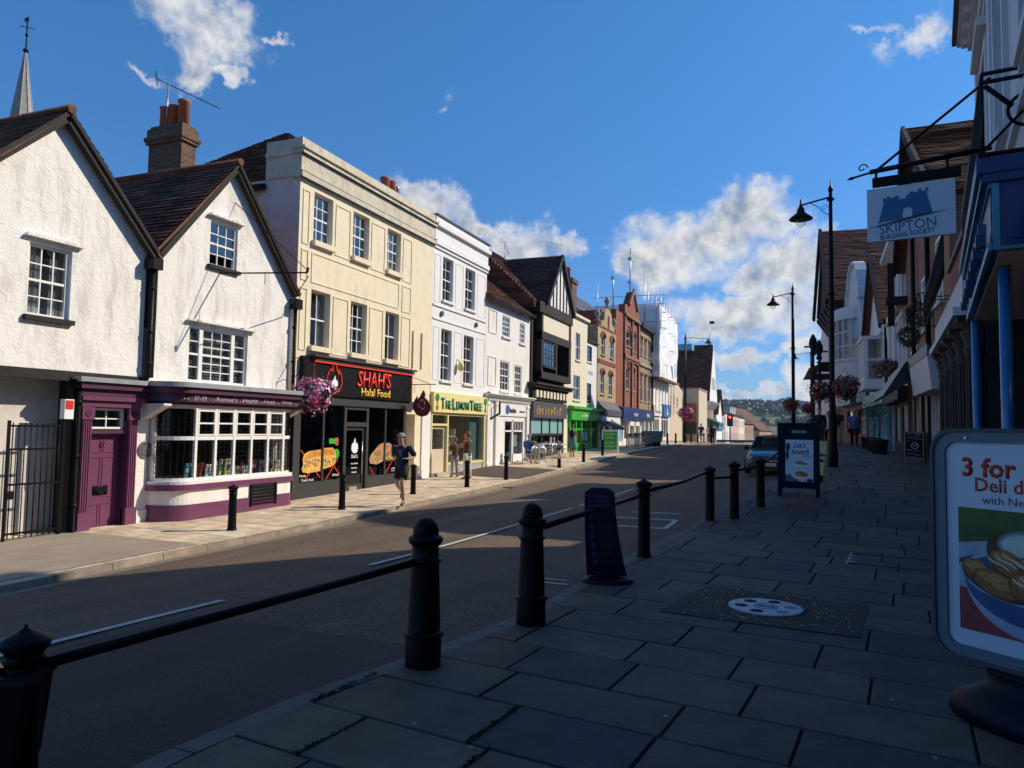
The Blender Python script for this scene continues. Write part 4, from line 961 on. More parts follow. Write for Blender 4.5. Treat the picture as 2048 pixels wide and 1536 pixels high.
# ---- church spire far behind the gabled house
s = thing('church_spire', 'slim grey church spire with a weathervane behind the left roofs', 'spire', (-45, 29.65, 0), 0)
t = MB(); t.box(-1.9, 1.9, -1.9, 1.9, -2, 13.2); t.build('tower', 'grey_stone', s)
t = MB(); t.lathe([(1.55, 13.2), (.05, 24.6)], 8, smooth=False); t.build('spire_roof', 'grey_stone', s)
t = MB()
for i in range(8): a = 2*math.pi*i/8; t.tube([(1.56*math.cos(a), 1.56*math.sin(a), 13.2), (.05*math.cos(a), .05*math.sin(a), 24.6)], .035, 5)
t.build('hip_roll', 'lead', s)
t = MB(); t.lathe([(.05, 24.5), (.16, 24.62), (.16, 24.75), (.04, 24.85), (.04, 26.6)], 8); t.lathe([(.05, 25.6), (.12, 25.7), (.03, 25.8)], 8); t.tube([(-.3, -.3, 26.2), (.3, .3, 26.2)], .025, 5); t.box(-.25, .15, -.02, .02, 26.6, 26.85); t.build('weathervane', 'black_iron', s)
# ---- 3 cream three-storey house with the food shop
b = lb('cream_townhouse', 'cream stucco three storey house with a black and red food shop below', 15.6)
hs = []
for z0, z1 in ((6.68, 8.06), (3.75, 5.32)):
    for x0, x1 in ((16.34, 17.22), (18.24, 19.12), (20.2, 21.06)): hs.append((x0, x1, z0, z1))
wall(b, 'cream_render', 15.72, 23.4, 2.4, 8.2, hs, 0, .2)
for i, h in enumerate(hs): window(b, *h, rev=.15, cols=3 if i < 3 else (3 if i == 4 else 2), rows=4 if i < 3 or i == 4 else 2, fw=.045, bw=.024, sill='cream_render', cur='curtain', sillw=.14, silld=.12)
t = MB()
for (x0, x1, z0, z1) in ((15.85, 16.15, 6.5, 8.0), (15.85, 16.15, 5.5, 6.35), (17.35, 18.1, 6.5, 8.0), (19.25, 20.05, 6.5, 8.0), (21.2, 21.8, 6.5, 8.0), (21.2, 21.8, 5.45, 6.35), (16.3, 21.0, 5.5, 6.35),
                         (15.85, 16.15, 3.6, 5.3), (17.35, 18.1, 3.6, 5.3), (19.25, 20.05, 3.6, 5.3), (21.2, 21.8, 3.6, 5.3)): panel(t, x0, x1, z0, z1)
t.box(21.98, 22.02, -.06, 0, 3.6, 4.9); t.box(22.6, 22.64, -.06, 0, 3.6, 4.9)
t.build('panel_moulding', 'cream_render', b)
t = MB(); t.box(15.70, 23.38, -.04, .25, 8.2, 8.26); t.box(15.64, 23.4, -.12, .25, 8.26, 8.42); t.box(15.68, 23.38, -.05, .25, 8.42, 8.92); t.box(15.64, 23.4, -.14, .25, 8.92, 9.04); t.box(15.6, 23.4, -.20, .25, 9.04, 9.10); t.box(15.68, 23.38, -.06, .25, 9.1, 9.36)
t.box(15.68, 15.95, .25, 1.15, 8.3, 9.34); t.box(15.64, 15.95, .25, 1.15, 8.9, 9.02)
t.build('parapet', 'cream_weathered', b)
t = MB()
for z in (8.255, 8.415, 8.915): t.box(15.62, 23.39, -.128, -.05, z, z+.012)
t.build('lead_flashing', 'slate', b)
hull(b, 'cream_side', 15.72, 23.4, -1, 8.3, 0.0, 8, top=False)
rf = MB(); A = (18.9, 3.1, 11.15); B_ = (22.5, 3.1, 11.15)
roofplane(b, 'tile_dark', (15.62, 8, 8.1), (15.62, 1.1, 8.1), (18.9, 3.4, 11.1), (18.9, 3.1, 11.15), mb=rf)
roofplane(b, 'tile_dark', (15.7, .4, 8.4), (23.4, .4, 8.4), (18.9, 3.1, 11.15), (22.8, 3.1, 11.15), mb=rf)
roofplane(b, 'tile_dark', (23.4, .4, 8.4), (23.4, 8, 8.4), (22.8, 3.1, 11.15), (22.8, 3.4, 11.15), mb=rf)
roofplane(b, 'tile_dark', (23.4, 8, 8.1), (15.6, 8, 8.1), (22.8, 3.4, 11.15), (18.9, 3.4, 11.1), mb=rf)
rf.build('roof', 'tile_dark', b, fix=False)
t = MB(); t.box(15.5, 15.62, 1.1, 8, 8.0, 8.12); t.build('gutter', 'black_iron', b)
# shopfront
t = MB(); t.box(15.95, 21.75, -.18, .02, 2.42, 3.44); fa = t.build('fascia', 'sign_black', b)
t = MB(); t.box(16.2, 21.85, -.30, .02, 3.44, 3.50); t.box(16.2, 21.8, -.24, -.2, 3.36, 3.42); t.build('fascia_cap', 'charcoal', b)
t = MB(); t.box(16.3, 21.7, -.235, -.182, 3.30, 3.345); t.box(21.66, 21.7, -.2, -.182, 2.5, 3.34); t.box(16.3, 16.34, -.2, -.182, 2.5, 3.34); t.build('neon_strip', 'neon_red', fa)
text('lettering', "SHAH'S", 'neon_red', fa, 19.35, 3.0, -.19, w=1.9, h=.50, ext=.03, bold=.012, shear=.12, tilt=0.02)
text('lettering', "Halal Food", 'yellow_letter', fa, 19.45, 2.60, -.19, w=1.65, h=.24, ext=.02, bold=.02)
def flame(mb, cx, cz, s, y, th=.01):
    P = [(0, -.5), (.28, -.42), (.42, -.15), (.38, .12), (.22, .3), (.25, .12), (.12, .28), (.02, .62), (-.12, .42), (-.1, .2), (-.24, .3), (-.4, .05), (-.42, -.2), (-.26, -.42)]
    mb.prism([(cx+p[0]*s, cz+p[1]*s) for p in P], y-th, y)
def flame_line(mb, cx, cz, s, y, w=.02):
    P = [(0, -.5), (.28, -.42), (.42, -.15), (.38, .12), (.22, .3), (.25, .12), (.12, .28), (.02, .62), (-.12, .42), (-.1, .2), (-.24, .3), (-.4, .05), (-.42, -.2), (-.26, -.42), (0, -.5)]
    for p, q in zip(P, P[1:]): mb.bar((cx+p[0]*s, y, cz+p[1]*s), (cx+q[0]*s, y, cz+q[1]*s), w, w)
t = MB(); flame_line(t, 17.25, 2.92, .85, -.2, .03); t.build('flame_emblem', 'neon_red', fa)
t = MB(); flame(t, 17.28, 2.78, .35, -.19); t.build('flame_core', 'white_letter', fa)
t = MB(); t.box(15.72, 22.1, -.10, .05, 2.15, 2.42); t.box(15.72, 16.0, -.06, .2, -1, 2.15); t.box(21.45, 21.62, -.06, .2, -1, 2.15)
t.box(16.0, 18.1, -.05, .1, -1, .02); t.box(19.3, 21.45, -.05, .1, -1, .02)
t.box(18.02, 18.14, -.05, .1, -.5, 2.15); t.box(19.2, 19.32, -.05, .1, -.5, 2.15); t.box(17.0, 17.07, -.05, .06, 0, 2.15); t.box(20.28, 20.35, -.05, .06, 0, 2.15); t.box(18.14, 19.2, -.05, .1, 1.55, 1.68); t.box(18.14, 19.2, -.05, .1, 2.05, 2.15)
sf = t.build('shopfront_frame', 'charcoal', b)
t = MB()
for x0, x1 in ((16.0, 17.0), (17.07, 18.02), (19.32, 20.28), (20.35, 21.45)): t.box(x0, x1, .0, .012, .02, 2.15)
t.box(18.14, 19.2, .0, .012, 1.68, 2.05); t.build('pane', 'dark_glass', sf)
t = MB(); t.box(18.16, 18.24, .02, .08, -.42, 1.54); t.box(19.10, 19.18, .02, .08, -.42, 1.54); t.box(18.24, 19.10, .02, .08, 1.44, 1.54); t.box(18.24, 19.1, .02, .08, -.42, -.18); dr = t.build('door', 'charcoal', b)
t = MB(); t.box(18.24, 19.1, .045, .055, -.18, 1.44); t.build('pane', 'dark_glass', dr)
t = MB(); t.tube([(19.02, -.03, .1), (19.02, -.03, 1.1)], .016, 8); t.build('handle', 'aluminium', dr)
t = MB(); t.box(18.45, 18.85, .01, .02, -.36, -.25); t.build('kick_plate', 'aluminium', dr)
t = MB(); flame(t, 18.66, .95, .42, .0, .004); t.build('flame_emblem', 'white_letter', dr)
text('lettering', "Shah's", 'white_letter', dr, 18.66, .66, -.0, w=.34, h=.12, ext=.003)
for i in range(3): scrawl('white_letter', dr, 18.66, .44-i*.13, .0, .36-.05*i, .045, .008)
# food pictures on the window glass
plain('food_gold', (.78, .46, .10), .5, var=.5, scale=9); plain('food_crust', (.62, .27, .04), .5, var=.6, scale=7); plain('food_mix', (.55, .30, .14), .5, var=.8, scale=16); plain('salad', (.22, .42, .08), .5, var=.7, scale=14); plain('food_red', (.60, .08, .03), .5, var=.5, scale=14)
t = MB(); 
pt = t
t.prism([(16.22, .50), (16.15, .40), (16.20, .30), (16.40, .26), (16.99, .30), (16.99, .90), (16.45, .86), (16.24, .78), (16.18, .64)], -.020, -.014); t.prism([(17.08, .34), (17.5, .40), (17.66, .48), (17.70, .62), (17.64, .86), (17.52, .94), (17.08, .93)], -.020, -.014); pic = t.build('sandwich_picture', 'food_gold', b)
t = MB(); t.prism([(16.27, .66), (16.40, .84), (16.97, .885), (16.97, .72), (16.5, .68)], -.0225, -.0205); t.prism([(17.10, .74), (17.10, .915), (17.50, .925), (17.62, .84), (17.64, .72)], -.0225, -.0205); t.build('crust', 'food_crust', pic)
t = MB()
for i in range(60):
    x = 16.28+random.random()*1.34; z = .42+random.random()*.20+(x-16.3)*.03
    if 16.96 < x+.06 and x < 17.1: continue
    t.ico((x, -.0225, z), random.uniform(.03, .06), .2, 1, .5, (1.2, .03, .7))
t.build('filling', 'food_mix', pic)
t = MB()
for x0, x1 in ((16.1, 17.05), (17.05, 16.1), (17.1, 18.0), (18.0, 17.1)):
    t.bar((x0, -.012, .9 if x0 < x1 else .05), (x1, -.012, .05 if x0 < x1 else .9), .006, .035) if x0 in (16.1, 17.1) else t.bar((x0-.2, -.012, .62), (x0-.75, -.012, .05), .006, .035)
t.build('red_stripe', 'red_paint', pic)
text('lettering', 'Philly', 'white_letter', pic, 16.22, .19, -.014, w=.28, h=.08, ext=.003); text('lettering', 'Cheese Steak', 'white_letter', pic, 16.42, .08, -.014, w=.55, h=.07, ext=.003)
scrawl('white_letter', pic, 17.7, .16, -.014, .3, .07, .012)
t = MB(); t.prism([(19.50, .40), (19.45, .55), (19.55, .68), (19.75, .82), (20.0, .98), (20.26, 1.04), (20.26, .45), (19.9, .36)], -.020, -.014); t.prism([(20.37, .50), (20.37, 1.02), (20.6, 1.04), (20.85, .92), (21.1, .78), (21.28, .62), (21.2, .52), (20.8, .48)], -.020, -.014); pic2 = t.build('salad_picture', 'food_mix', b)
t = MB()
for i in range(26):
    x = 19.52+random.random()*1.65; z = .44+random.random()*.16
    if not (20.2 < x < 20.42): t.ico((x, -.0225, z), random.uniform(.03, .06), .3, 1, .5, (1.2, .03, .7))
t.build('salad', 'salad', pic2)
t = MB()
for i in range(30):
    x = 19.65+random.random()*1.4; z = .62+random.random()*.30*(1-abs(x-20.35)/.9)
    if not (20.2 < x < 20.42): t.ico((x, -.0255, z), random.uniform(.02, .05), .3, 1, .5, (.7, .03, 1.3))
t.build('meat', 'food_red', pic2)
t = MB(); t.bar((20.4, -.012, .05), (20.9, -.012, .5), .006, .035); t.bar((19.5, -.012, .3), (19.75, -.012, .02), .006, .03); t.build('red_stripe', 'red_paint', pic2)
scrawl('white_letter', pic2, 20.95, .20, -.014, .32, .06, .012); scrawl('white_letter', pic2, 20.95, .12, -.014, .32, .03, .008)
t = MB(); t.box(17.35, 17.65, -.016, -.01, 1.05, 1.2); s1 = t.build('sticker', 'green_paint', b); t = MB(); t.box(17.65, 17.8, -.016, -.01, 1.0, 1.22); t.build('sticker', 'terracotta', b)
t = MB(); t.tube([(17.72, -.01, .76), (17.72, -.016, .76)], .14, 20); t.build('hygiene_sticker', 'green_paint', b)
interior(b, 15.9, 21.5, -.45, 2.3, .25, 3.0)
# entrance with white pillar
wall(b, 'cream_render', 21.62, 23.4, -1, 2.4, [(21.72, 22.3, -1, 2.0)], 0, .5, name='ground_floor_wall')
t = MB(); t.box(21.74, 22.28, .38, .42, -.4, 1.95); d2 = t.build('side_door', 'black_paint', b); window(b, 21.84, 22.18, .9, 1.6, .26, .1, cols=1, rows=4, fw=.02, sill=None, sash=False, fm='aluminium')
t = MB(); t.box(22.75, 23.38, -.05, .02, -1, 2.32); t.build('pilaster', 'white_paint', b)
# stack on the roof behind the parapet
c = thing('chimney_stack', 'short chimney stack with two orange pots and a steel flue behind the cream parapet', 'chimney', (-15.4, 25.0, 8.0), 0)
t = MB(); t.box(-.4, .4, -.7, .7, 0, 2.55); t.build('stack', 'brick_brown', c)
for i, (y, mt) in enumerate(((-.42, 'terracotta'), (.05, 'terracotta'), (.48, 'galvanised'))):
    t = MB(); r = .19 if i < 2 else .12; h = 1.0 if i < 2 else .9; t.lathe([(r, 2.5), (r*.95, 2.5+h*.9), (r*1.1, 2.5+h*.93), (r*1.1, 2.5+h)], 16, (0, y, 0)); t.build('chimney_pot', mt, c)
# hanging flame sign
s = thing('hanging_sign', 'dark red flame shaped hanging sign between the food shop and lemon tree', 'sign', (XF, 21.62, 2.95), R(90))
t = MB(); t.tube([(0, 0, .05), (0, -1.15, .05)], .014, 8); t.tube([(0, 0, .38), (0, -.55, .2), (0, -.95, .05)], .010, 6); t.box(-.02, .02, -.02, 0, -.4, .45); t.tube([(0, -.35, .05), (0, -.35, -.22)], .008, 6); t.tube([(0, -.95, .05), (0, -.95, -.22)], .008, 6); t.build('bracket', 'black_iron', s)
t = MB()
P = [(0, -.48), (.22, -.42), (.36, -.25), (.40, -.05), (.34, .12), (.22, .28), (.2, .14), (.10, .26), (-.05, .5), (-.12, .36), (-.1, .22), (-.24, .12), (-.38, -.05), (-.36, -.25), (-.22, -.42)]
t.prism([(-.65+p[0]*.86, -.60+p[1]*.92) for p in P], -.03, .03, axis='x'); t.build('panel', 'dark_red', s)
t = MB()
for a, c2 in (((-.78, -.55), (-.66, -.45)), ((-.66, -.45), (-.60, -.55)), ((-.78, -.55), (-.74, -.65)), ((-.70, -.80), (-.56, -.70)), ((-.56, -.70), (-.52, -.60)), ((-.70, -.80), (-.76, -.72))): t.bar((-.036, a[0], a[1]), (-.036, c2[0], c2[1]), .05, .012)
t.build('emblem', 'white_letter', s)
# ---- 4 white three-storey house with the yellow shop
b = lb('white_townhouse', 'smooth white stucco three storey house above the yellow fronted gift shop', 23.4)
hs = [(24.17, 25.05, 6.36, 8.02), (26.15, 27.1, 6.36, 8.02), (24.15, 25.03, 3.32, 5.28), (26.12, 27.05, 3.32, 5.28)]
wall(b, 'pale_render', 23.4, 28.28, 2.85, 8.2, hs, 0, .2)
for h in hs: window(b, *h, rev=.12, cols=2, rows=4, fw=.05, sill='pale_render', gm='glass', cur='curtain')
t = MB()
for z0, z1 in ((6.2, 8.0), (3.3, 5.3)):
    for x0, x1 in ((23.5, 23.98), (25.25, 25.95), (27.3, 28.15)): panel(t, x0, x1, z0, z1, w=.025, d=.014)
t.box(23.42, 28.26, -.05, 0, 6.05, 6.12); t.box(23.42, 28.26, -.04, 0, 5.55, 5.6); t.build('panel_moulding', 'pale_render', b)
t = MB(); t.box(23.42, 28.3, -.06, .25, 8.2, 8.32); t.box(23.42, 28.3, -.12, .25, 8.32, 8.5); t.box(23.42, 28.28, -.05, .25, 8.5, 9.0); t.box(23.42, 28.34, -.18, .25, 9.0, 9.16); t.box(23.42, 28.28, -.08, .25, 9.16, 9.40); t.build('parapet', 'pale_render', b)
t = MB(); t.box(23.42, 28.36, -.14, .3, 9.40, 9.46); t.build('coping', 'slate', b)
hull(b, 'pale_render', 23.42, 28.28, -1, 9.3, .0, 8)
t = MB()
for x in (24.1, 27.2): t.tube([(x, -.02, 5.82), (x, -.08, 5.82)], .10, 14)
t.build('tie_plate', 'slate', b)
t = MB(); t.ico((25.55, -.16, 3.95), .2, .02, 2, .5, (.55, .7, 1)); t.tube([(25.55, -.14, 4.1), (25.55, 0, 4.25)], .03, 6); t.build('wall_lantern', 'yellow_shop', b)
t = MB(); t.box(23.42, 28.26, -.14, .02, 2.12, 2.86); fa = t.build('fascia', 'yellow_shop', b)
text('lettering', 'T', 'green_letter', fa, 24.12, 2.46, -.15, w=.26, h=.42, ext=.03, bold=.02); text('lettering', 'HE', 'green_letter', fa, 24.58, 2.42, -.15, w=.44, h=.32, ext=.03, bold=.02)
text('lettering', 'L', 'green_letter', fa, 25.06, 2.46, -.15, w=.26, h=.42, ext=.03, bold=.02); text('lettering', 'EMON', 'green_letter', fa, 25.82, 2.42, -.15, w=1.15, h=.32, ext=.03, bold=.02)
text('lettering', 'T', 'green_letter', fa, 26.66, 2.46, -.15, w=.32, h=.42, ext=.03, bold=.02); text('lettering', 'REE', 'green_letter', fa, 27.28, 2.42, -.15, w=.78, h=.32, ext=.03, bold=.02)
for x in (23.68, 28.05):
    t = MB(); t.tube([(x, -.14, 2.66), (x, -.16, 2.66)], .14, 14); t.box(x-.015, x+.015, -.16, -.14, 2.3, 2.6); tr = t.build('tree_emblem', 'green_letter', fa)
    t = MB(); t.prism([(x-.08, 2.34), (x+.08, 2.34), (x+.05, 2.20), (x-.05, 2.20)], -.165, -.141); t.build('pot_emblem', 'terracotta', tr)
t = MB(); t.box(23.42, 23.5, -.06, .2, -1, 2.12); t.box(24.75, 24.86, -.04, .1, -1, 2.12); t.box(28.15, 28.28, -.06, .2, -1, 2.12); t.box(24.86, 28.15, -.04, .1, .12, .22); t.box(24.86, 28.15, -.04, .1, 2.02, 2.12); t.box(23.5, 24.75, -.04, .1, 1.62, 1.70)
t.box(23.5, 24.75, -.04, .1, 2.02, 2.12); sf = t.build('shopfront_frame', 'cream_frame', b)
t = MB(); t.box(24.86, 28.15, .02, .03, .22, 2.02); t.box(23.5, 24.75, .02, .03, 1.7, 2.02); t.build('pane', 'shop_glass', sf)
t = MB(); t.box(24.86, 28.2, -.02, .1, -1, .12); t.box(23.4, 24.7, -.18, .3, -1, -.12); t.build('stallriser', 'grey_render', b)
t = MB(); t.box(23.56, 24.72, .06, .10, -.12, .75); t.box(23.56, 23.66, .06, .10, .75, 1.6); t.box(24.62, 24.72, .06, .1, .75, 1.6); t.box(23.66, 24.62, .06, .1, 1.5, 1.6); dr = t.build('door', 'beige_render', b)
t = MB(); t.box(23.66, 24.62, .075, .085, .75, 1.5); t.build('pane', 'shop_glass', dr)
interior(b, 23.5, 28.15, -.1, 2.1, .3, 1.5, 'shop_room')
t = MB()
for z in (.5, .85, 1.2): t.box(25.1, 26.2, .35, .6, z, z+.03)
t.box(25.1, 25.14, .35, .6, .2, 1.5); t.box(26.2, 26.24, .35, .6, .2, 1.5); t.build('display_shelf', 'white_paint', b)
rnd = random.Random(5)
for i, (x, z, c) in enumerate([(25.2, .53, 'white_paint'), (25.45, .53, 'dark_red'), (25.75, .53, 'yellow_shop'), (26.0, .53, 'white_paint'), (25.25, .88, 'light_blue'), (25.55, .88, 'poster_white'), (25.9, .88, 'pink_render'), (25.2, 1.23, 'teal_trim'), (25.6, 1.23, 'white_paint')]):
    p = thing('ornament', f'small {bn.get(c, "pale")} ornament on the white shelf inside the yellow fronted shop', 'ornament', (XF-.47, x, z), R(90), 'ornaments on the gift shop shelf')
    t = MB(); h = rnd.uniform(.13, .2); t.lathe([(.05, 0), (.075, h*.4), (.03, h*.75), (.05, h)], 12); t.build('vase', c, p)
    t = MB(); t.lathe([(.05, 0), (.054, .0), (.054, .015), (.05, .015)], 12, (0, 0, h)); t.build('rim', 'white_paint', p)
p = thing('paper_star', 'red paper star hanging inside the yellow fronted shop window', 'decoration', (XF-.3, 27.0, 1.2), R(90))
t = MB(); t.prism([((.2 if i % 2 == 0 else .08)*math.cos(math.pi*i/8), (.2 if i % 2 == 0 else .08)*math.sin(math.pi*i/8)) for i in range(16)], -.02, .02); t.tube([(0, 0, .2), (0, 0, .75)], .004, 4); t.build('star', 'billboard_red', p)
t = MB(); 
for i in range(14): t.box(27.3+i*.06, 27.33+i*.06, .22, .24, .25, 2.0)
t.build('curtain', 'pastel_green', b)
# ---- 5 rough-cast house above the optician
b = lb('roughcast_shop_house', 'white pebbled roughcast house with brown tiled roof above the white optician front', 28.3)
hs = [(30.12, 31.06, 5.72, 6.70), (32.3, 33.0, 5.66, 6.66), (29.95, 31.02, 3.26, 4.62), (31.72, 32.65, 3.22, 4.56)]
wall(b, 'white_roughcast_fine', 28.3, 33.7, 2.9, 7.2, hs, 0, .16)
for i, h in enumerate(hs): window(b, *h, rev=.06, cols=3, rows=4, fw=.06, sill='white_paint', bw=.03, cur='curtain')
t = MB()
for z0, z1 in ((5.7, 6.75), (3.4, 4.7)): panel(t, 28.55, 29.45, z0, z1, w=.05, d=.03)
t.build('blind_panel', 'white_roughcast_fine', b)
hull(b, 'white_roughcast_fine', 28.3, 33.7, -1, 7.2, 0, 7, top=False)
rf = MB(); roofplane(b, 'tile_brown', (28.2, -.25, 7.15), (33.9, -.25, 7.15), (28.2, 3.4, 10.0), (33.9, 3.4, 10.0), mb=rf); roofplane(b, 'tile_brown', (33.9, 7, 7.2), (28.2, 7, 7.2), (33.9, 3.4, 10.0), (28.2, 3.4, 10), mb=rf); roof = rf.build('roof', 'tile_brown', b, fix=False)
t = MB(); t.box(28.3, 33.8, -.32, -.22, 7.05, 7.14); t.build('gutter', 'black_iron', b)
t = MB(); cornice(t, 28.35, 33.75, 2.82, [(.06, .10), (.07, .18), (.06, .26), (.05, .32)])
for i in range(26): t.box(28.45+i*.2, 28.55+i*.2, -.16, 0, 2.76, 2.82)
t.build('shop_cornice', 'white_paint', b)
wall(b, 'pale_render', 28.3, 33.7, -1, 2.82, [(30.55, 33.0, .0, 1.95)], 0, .3, name='ground_floor_wall')
t = MB(); t.box(29.5, 33.5, -.06, .0, 2.12, 2.72); fa = t.build('fascia', 'white_paint', b)
t = MB(); t.tube([(30.75, -.06, 2.42), (30.75, -.08, 2.42)], .22, 20); t.build('swirl_emblem', 'blue_paint', fa)
text('lettering', 'Austins', 'navy', fa, 31.35, 2.40, -.065, w=.95, h=.26, ext=.01, bold=.02, shear=.2); scrawl('navy', fa, 32.7, 2.36, -.065, .85, .10)
t = MB()
for x in (28.42, 29.35, 33.25): t.box(x, x+.30, -.10, 0, -1, 2.76); t.box(x-.04, x+.34, -.14, 0, -1, .05); t.box(x-.03, x+.33, -.13, 0, 2.55, 2.62)
t.build('pilaster', 'white_paint', b)
t = MB()
for x in (30.55, 31.5, 31.6, 32.94): t.box(x, x+.07, .0, .1, -.1, 1.95)
t.box(30.55, 33, 0, .1, 1.4, 1.47); t.box(30.55, 33, 0, .1, 1.88, 1.95); t.box(31.6, 33, 0, .1, -.1, .35)
for i in range(1, 4): t.box(31.6+i*.34, 31.64+i*.34, 0, .08, 1.47, 1.9)
sf = t.build('shopfront_frame', 'white_paint', b); t = MB(); t.box(30.6, 33, .04, .05, .0, 1.9); t.build('pane', 'shop_glass', sf)
interior(b, 30.6, 33, -.1, 2.2, .3, 2)
t = MB(); t.box(31.7, 32.9, .2, .24, .35, .95); t.build('display_board', 'blue_paint', b); t = MB(); t.box(32.0, 32.6, .18, .2, .7, 1.4); t.build('poster', 'poster_white', b)
t = MB(); t.tube([(28.5, -.05, 3.1), (29.9, -.05, 2.98)], .03, 6); t.tube([(29.25, -.3, 2.7), (29.25, -.3, 2.2), (28.9, -.1, 2.0), (28.6, -.05, 1.95)], .05, 8); t.build('rain_pipe', 'black_iron', b)
# ---- 6 jettied timber-framed house
b = lb('timber_framed_house', 'tall black and white timber framed gabled house above a dark glazed cafe front', 33.7)
ap, el, er, az, ez = 37.1, 34.8, 39.4, 10.85, 7.95
k = (az-ez)/(ap-el)
wall(b, 'pale_render', el, er, ez, az, [], -.45, .1, clips=[(k, 1, az+k*ap), (-k, 1, az-k*ap)], name='gable')
t = MB()
for x in (35.4, 35.95, 36.5, 37.1, 37.7, 38.25, 38.8):
    zt = az-abs(x-ap)*k; t.box(x-.06, x+.06, -.49, -.44, ez, zt-.05)
t.build('gable_timbers', 'black_timber', b)
t = MB()
for xe in (el-.1, er+.1): t.bar((ap, -.58, az+.08), (xe, -.58, ez-.02), .12, .22)
t.box(33.8, 39.4, -.5, .0, 7.42, 7.95); t.box(33.8, 34.4, -.05, .2, 2.9, 7.42); t.box(38.95, 39.35, -.42, .2, 4.2, 7.4); t.box(34.3, 34.55, -.42, .2, 4.2, 7.42); t.box(34.3, 39.3, -.45, .1, 6.1, 6.5); t.box(34.3, 39.3, -.45, .1, 4.1, 4.45)
t.box(36.6, 36.85, -.42, .2, 4.45, 6.1); t.build('timber_frame', 'black_timber', b)
t = MB(); t.box(34.55, 38.95, -.40, .0, 6.5, 7.42); t.build('infill_panel', 'cream_plain', b)
window(b, 34.62, 36.6, 4.75, 6.05, -.42, .05, cols=4, rows=3, fm='black_timber', sill='black_timber', fw=.07, bw=.05)
wall(b, 'black_timber', 33.8, 39.4, 2.3, 7.42, [(36.85, 38.95, 4.45, 6.1), (34.55, 36.6, 4.7, 6.1)], .12, .5, name='recessed_wall')
window(b, 36.95, 38.9, 4.6, 6.0, .3, .1, cols=3, rows=1, fm='black_timber', sash=False, sill=None, cur='curtain')
t = MB(); cornice(t, 33.7, 39.4, 3.55, [(.1, .25), (.12, .45), (.1, .55)], 0)
t.box(33.75, 39.35, -.2, 0, 3.0, 3.55); t.build('bracketed_cornice', 'black_timber', b)
t = MB()
for i in range(10): t.box(34.0+i*.55, 34.3+i*.55, -.3, -.2, 3.15, 3.5)
t.build('bracket_panel', 'cream_plain', b)
t = MB(); t.box(33.8, 39.3, -.22, .0, 2.12, 2.95); fa = t.build('fascia', 'slate', b)
scrawl('gold_letter', fa, 36.2, 2.5, -.23, 3.9, .42, .16)
t = MB(); t.box(33.8, 39.2, -.02, .02, 1.3, 2.1); t.build('transom_lights', 'pastel_green', b)
t = MB()
for x in (33.8, 35.5, 36.8, 38.2, 39.1): t.box(x, x+.12, -.06, .1, -1, 2.12)
t.box(33.8, 39.2, -.06, .1, 1.22, 1.32); t.box(33.8, 39.2, -.04, .1, -1, .35); sf = t.build('shopfront_frame', 'black_timber', b)
t = MB(); t.box(33.9, 39.1, .03, .04, .35, 1.25); t.build('pane', 'shop_glass', sf)
interior(b, 33.9, 39.1, 0, 2.1, .2, 2.5)
t = MB(); t.box(37.2, 37.6, .06, .08, .7, 1.15); t.box(37.9, 38.3, .06, .08, .65, 1.15); t.build('notice', 'white_paint', b)
hull(b, 'black_timber', 33.75, 39.4, -1, 7.9, .1, 8, top=False)
rf = MB()
roofplane(b, 'tile_dark', (el-.12, -.62, ez-.05), (el-.12, 5, ez-.05), (ap, -.62, az+.12), (ap, 5, az+.12), mb=rf)
roofplane(b, 'tile_dark', (er+.12, -.62, ez-.05), (er+.12, 5, ez-.05), (ap, -.62, az+.12), (ap, 5, az+.12), mb=rf)
roofplane(b, 'tile_red', (33.6, -.3, 7.85), (39.5, -.3, 7.85), (33.6, 3.9, 11.7), (39.5, 3.9, 11.7), mb=rf)
roofplane(b, 'tile_red', (39.5, 8, 7.9), (33.6, 8, 7.9), (39.5, 3.9, 11.7), (33.6, 3.9, 11.7), mb=rf)
rf.build('roof', 'tile_dark', b, fix=False)
t = MB(); n = 26
for i in range(n):
    z0 = 7.6+i*.155; w0 = 4.2*(1-max(0, (z0-7.85))/3.95)
    if w0 > .1: t.box(33.55-.02*(i % 2), 33.66, 3.9-w0, 3.9+w0, z0, z0+.15, random.random())
t.build('tile_hung_gable', 'tile_red', b)
c = thing('chimney_stack', 'narrow grey brick chimney stack behind the timber framed gable', 'chimney', (-14.6, 42.2, 6.0)); t = MB(); t.box(-.45, .45, -.4, .4, 0, 4.1); t.box(-.5, .5, -.45, .45, 4.1, 4.35); t.build('stack', 'brick_tan', c)
for y in (-.2, .2): t = MB(); t.lathe([(.14, 4.35), (.12, 5.0), (.17, 5.05), (.17, 5.2), (.1, 5.25)], 12, (0, y, 0)); t.build('chimney_pot', 'grey_stone', c)
aerial(-15.5, 37.5, 10.6, 1.4, 'television aerial above the timber framed house ridge, nearer the camera', 1.2, 100, 9)
aerial(-14.6, 42.2, 10.2, 3.0, 'television aerial on the tall mast behind the timber framed gable', 1.6, -20, 9, False)
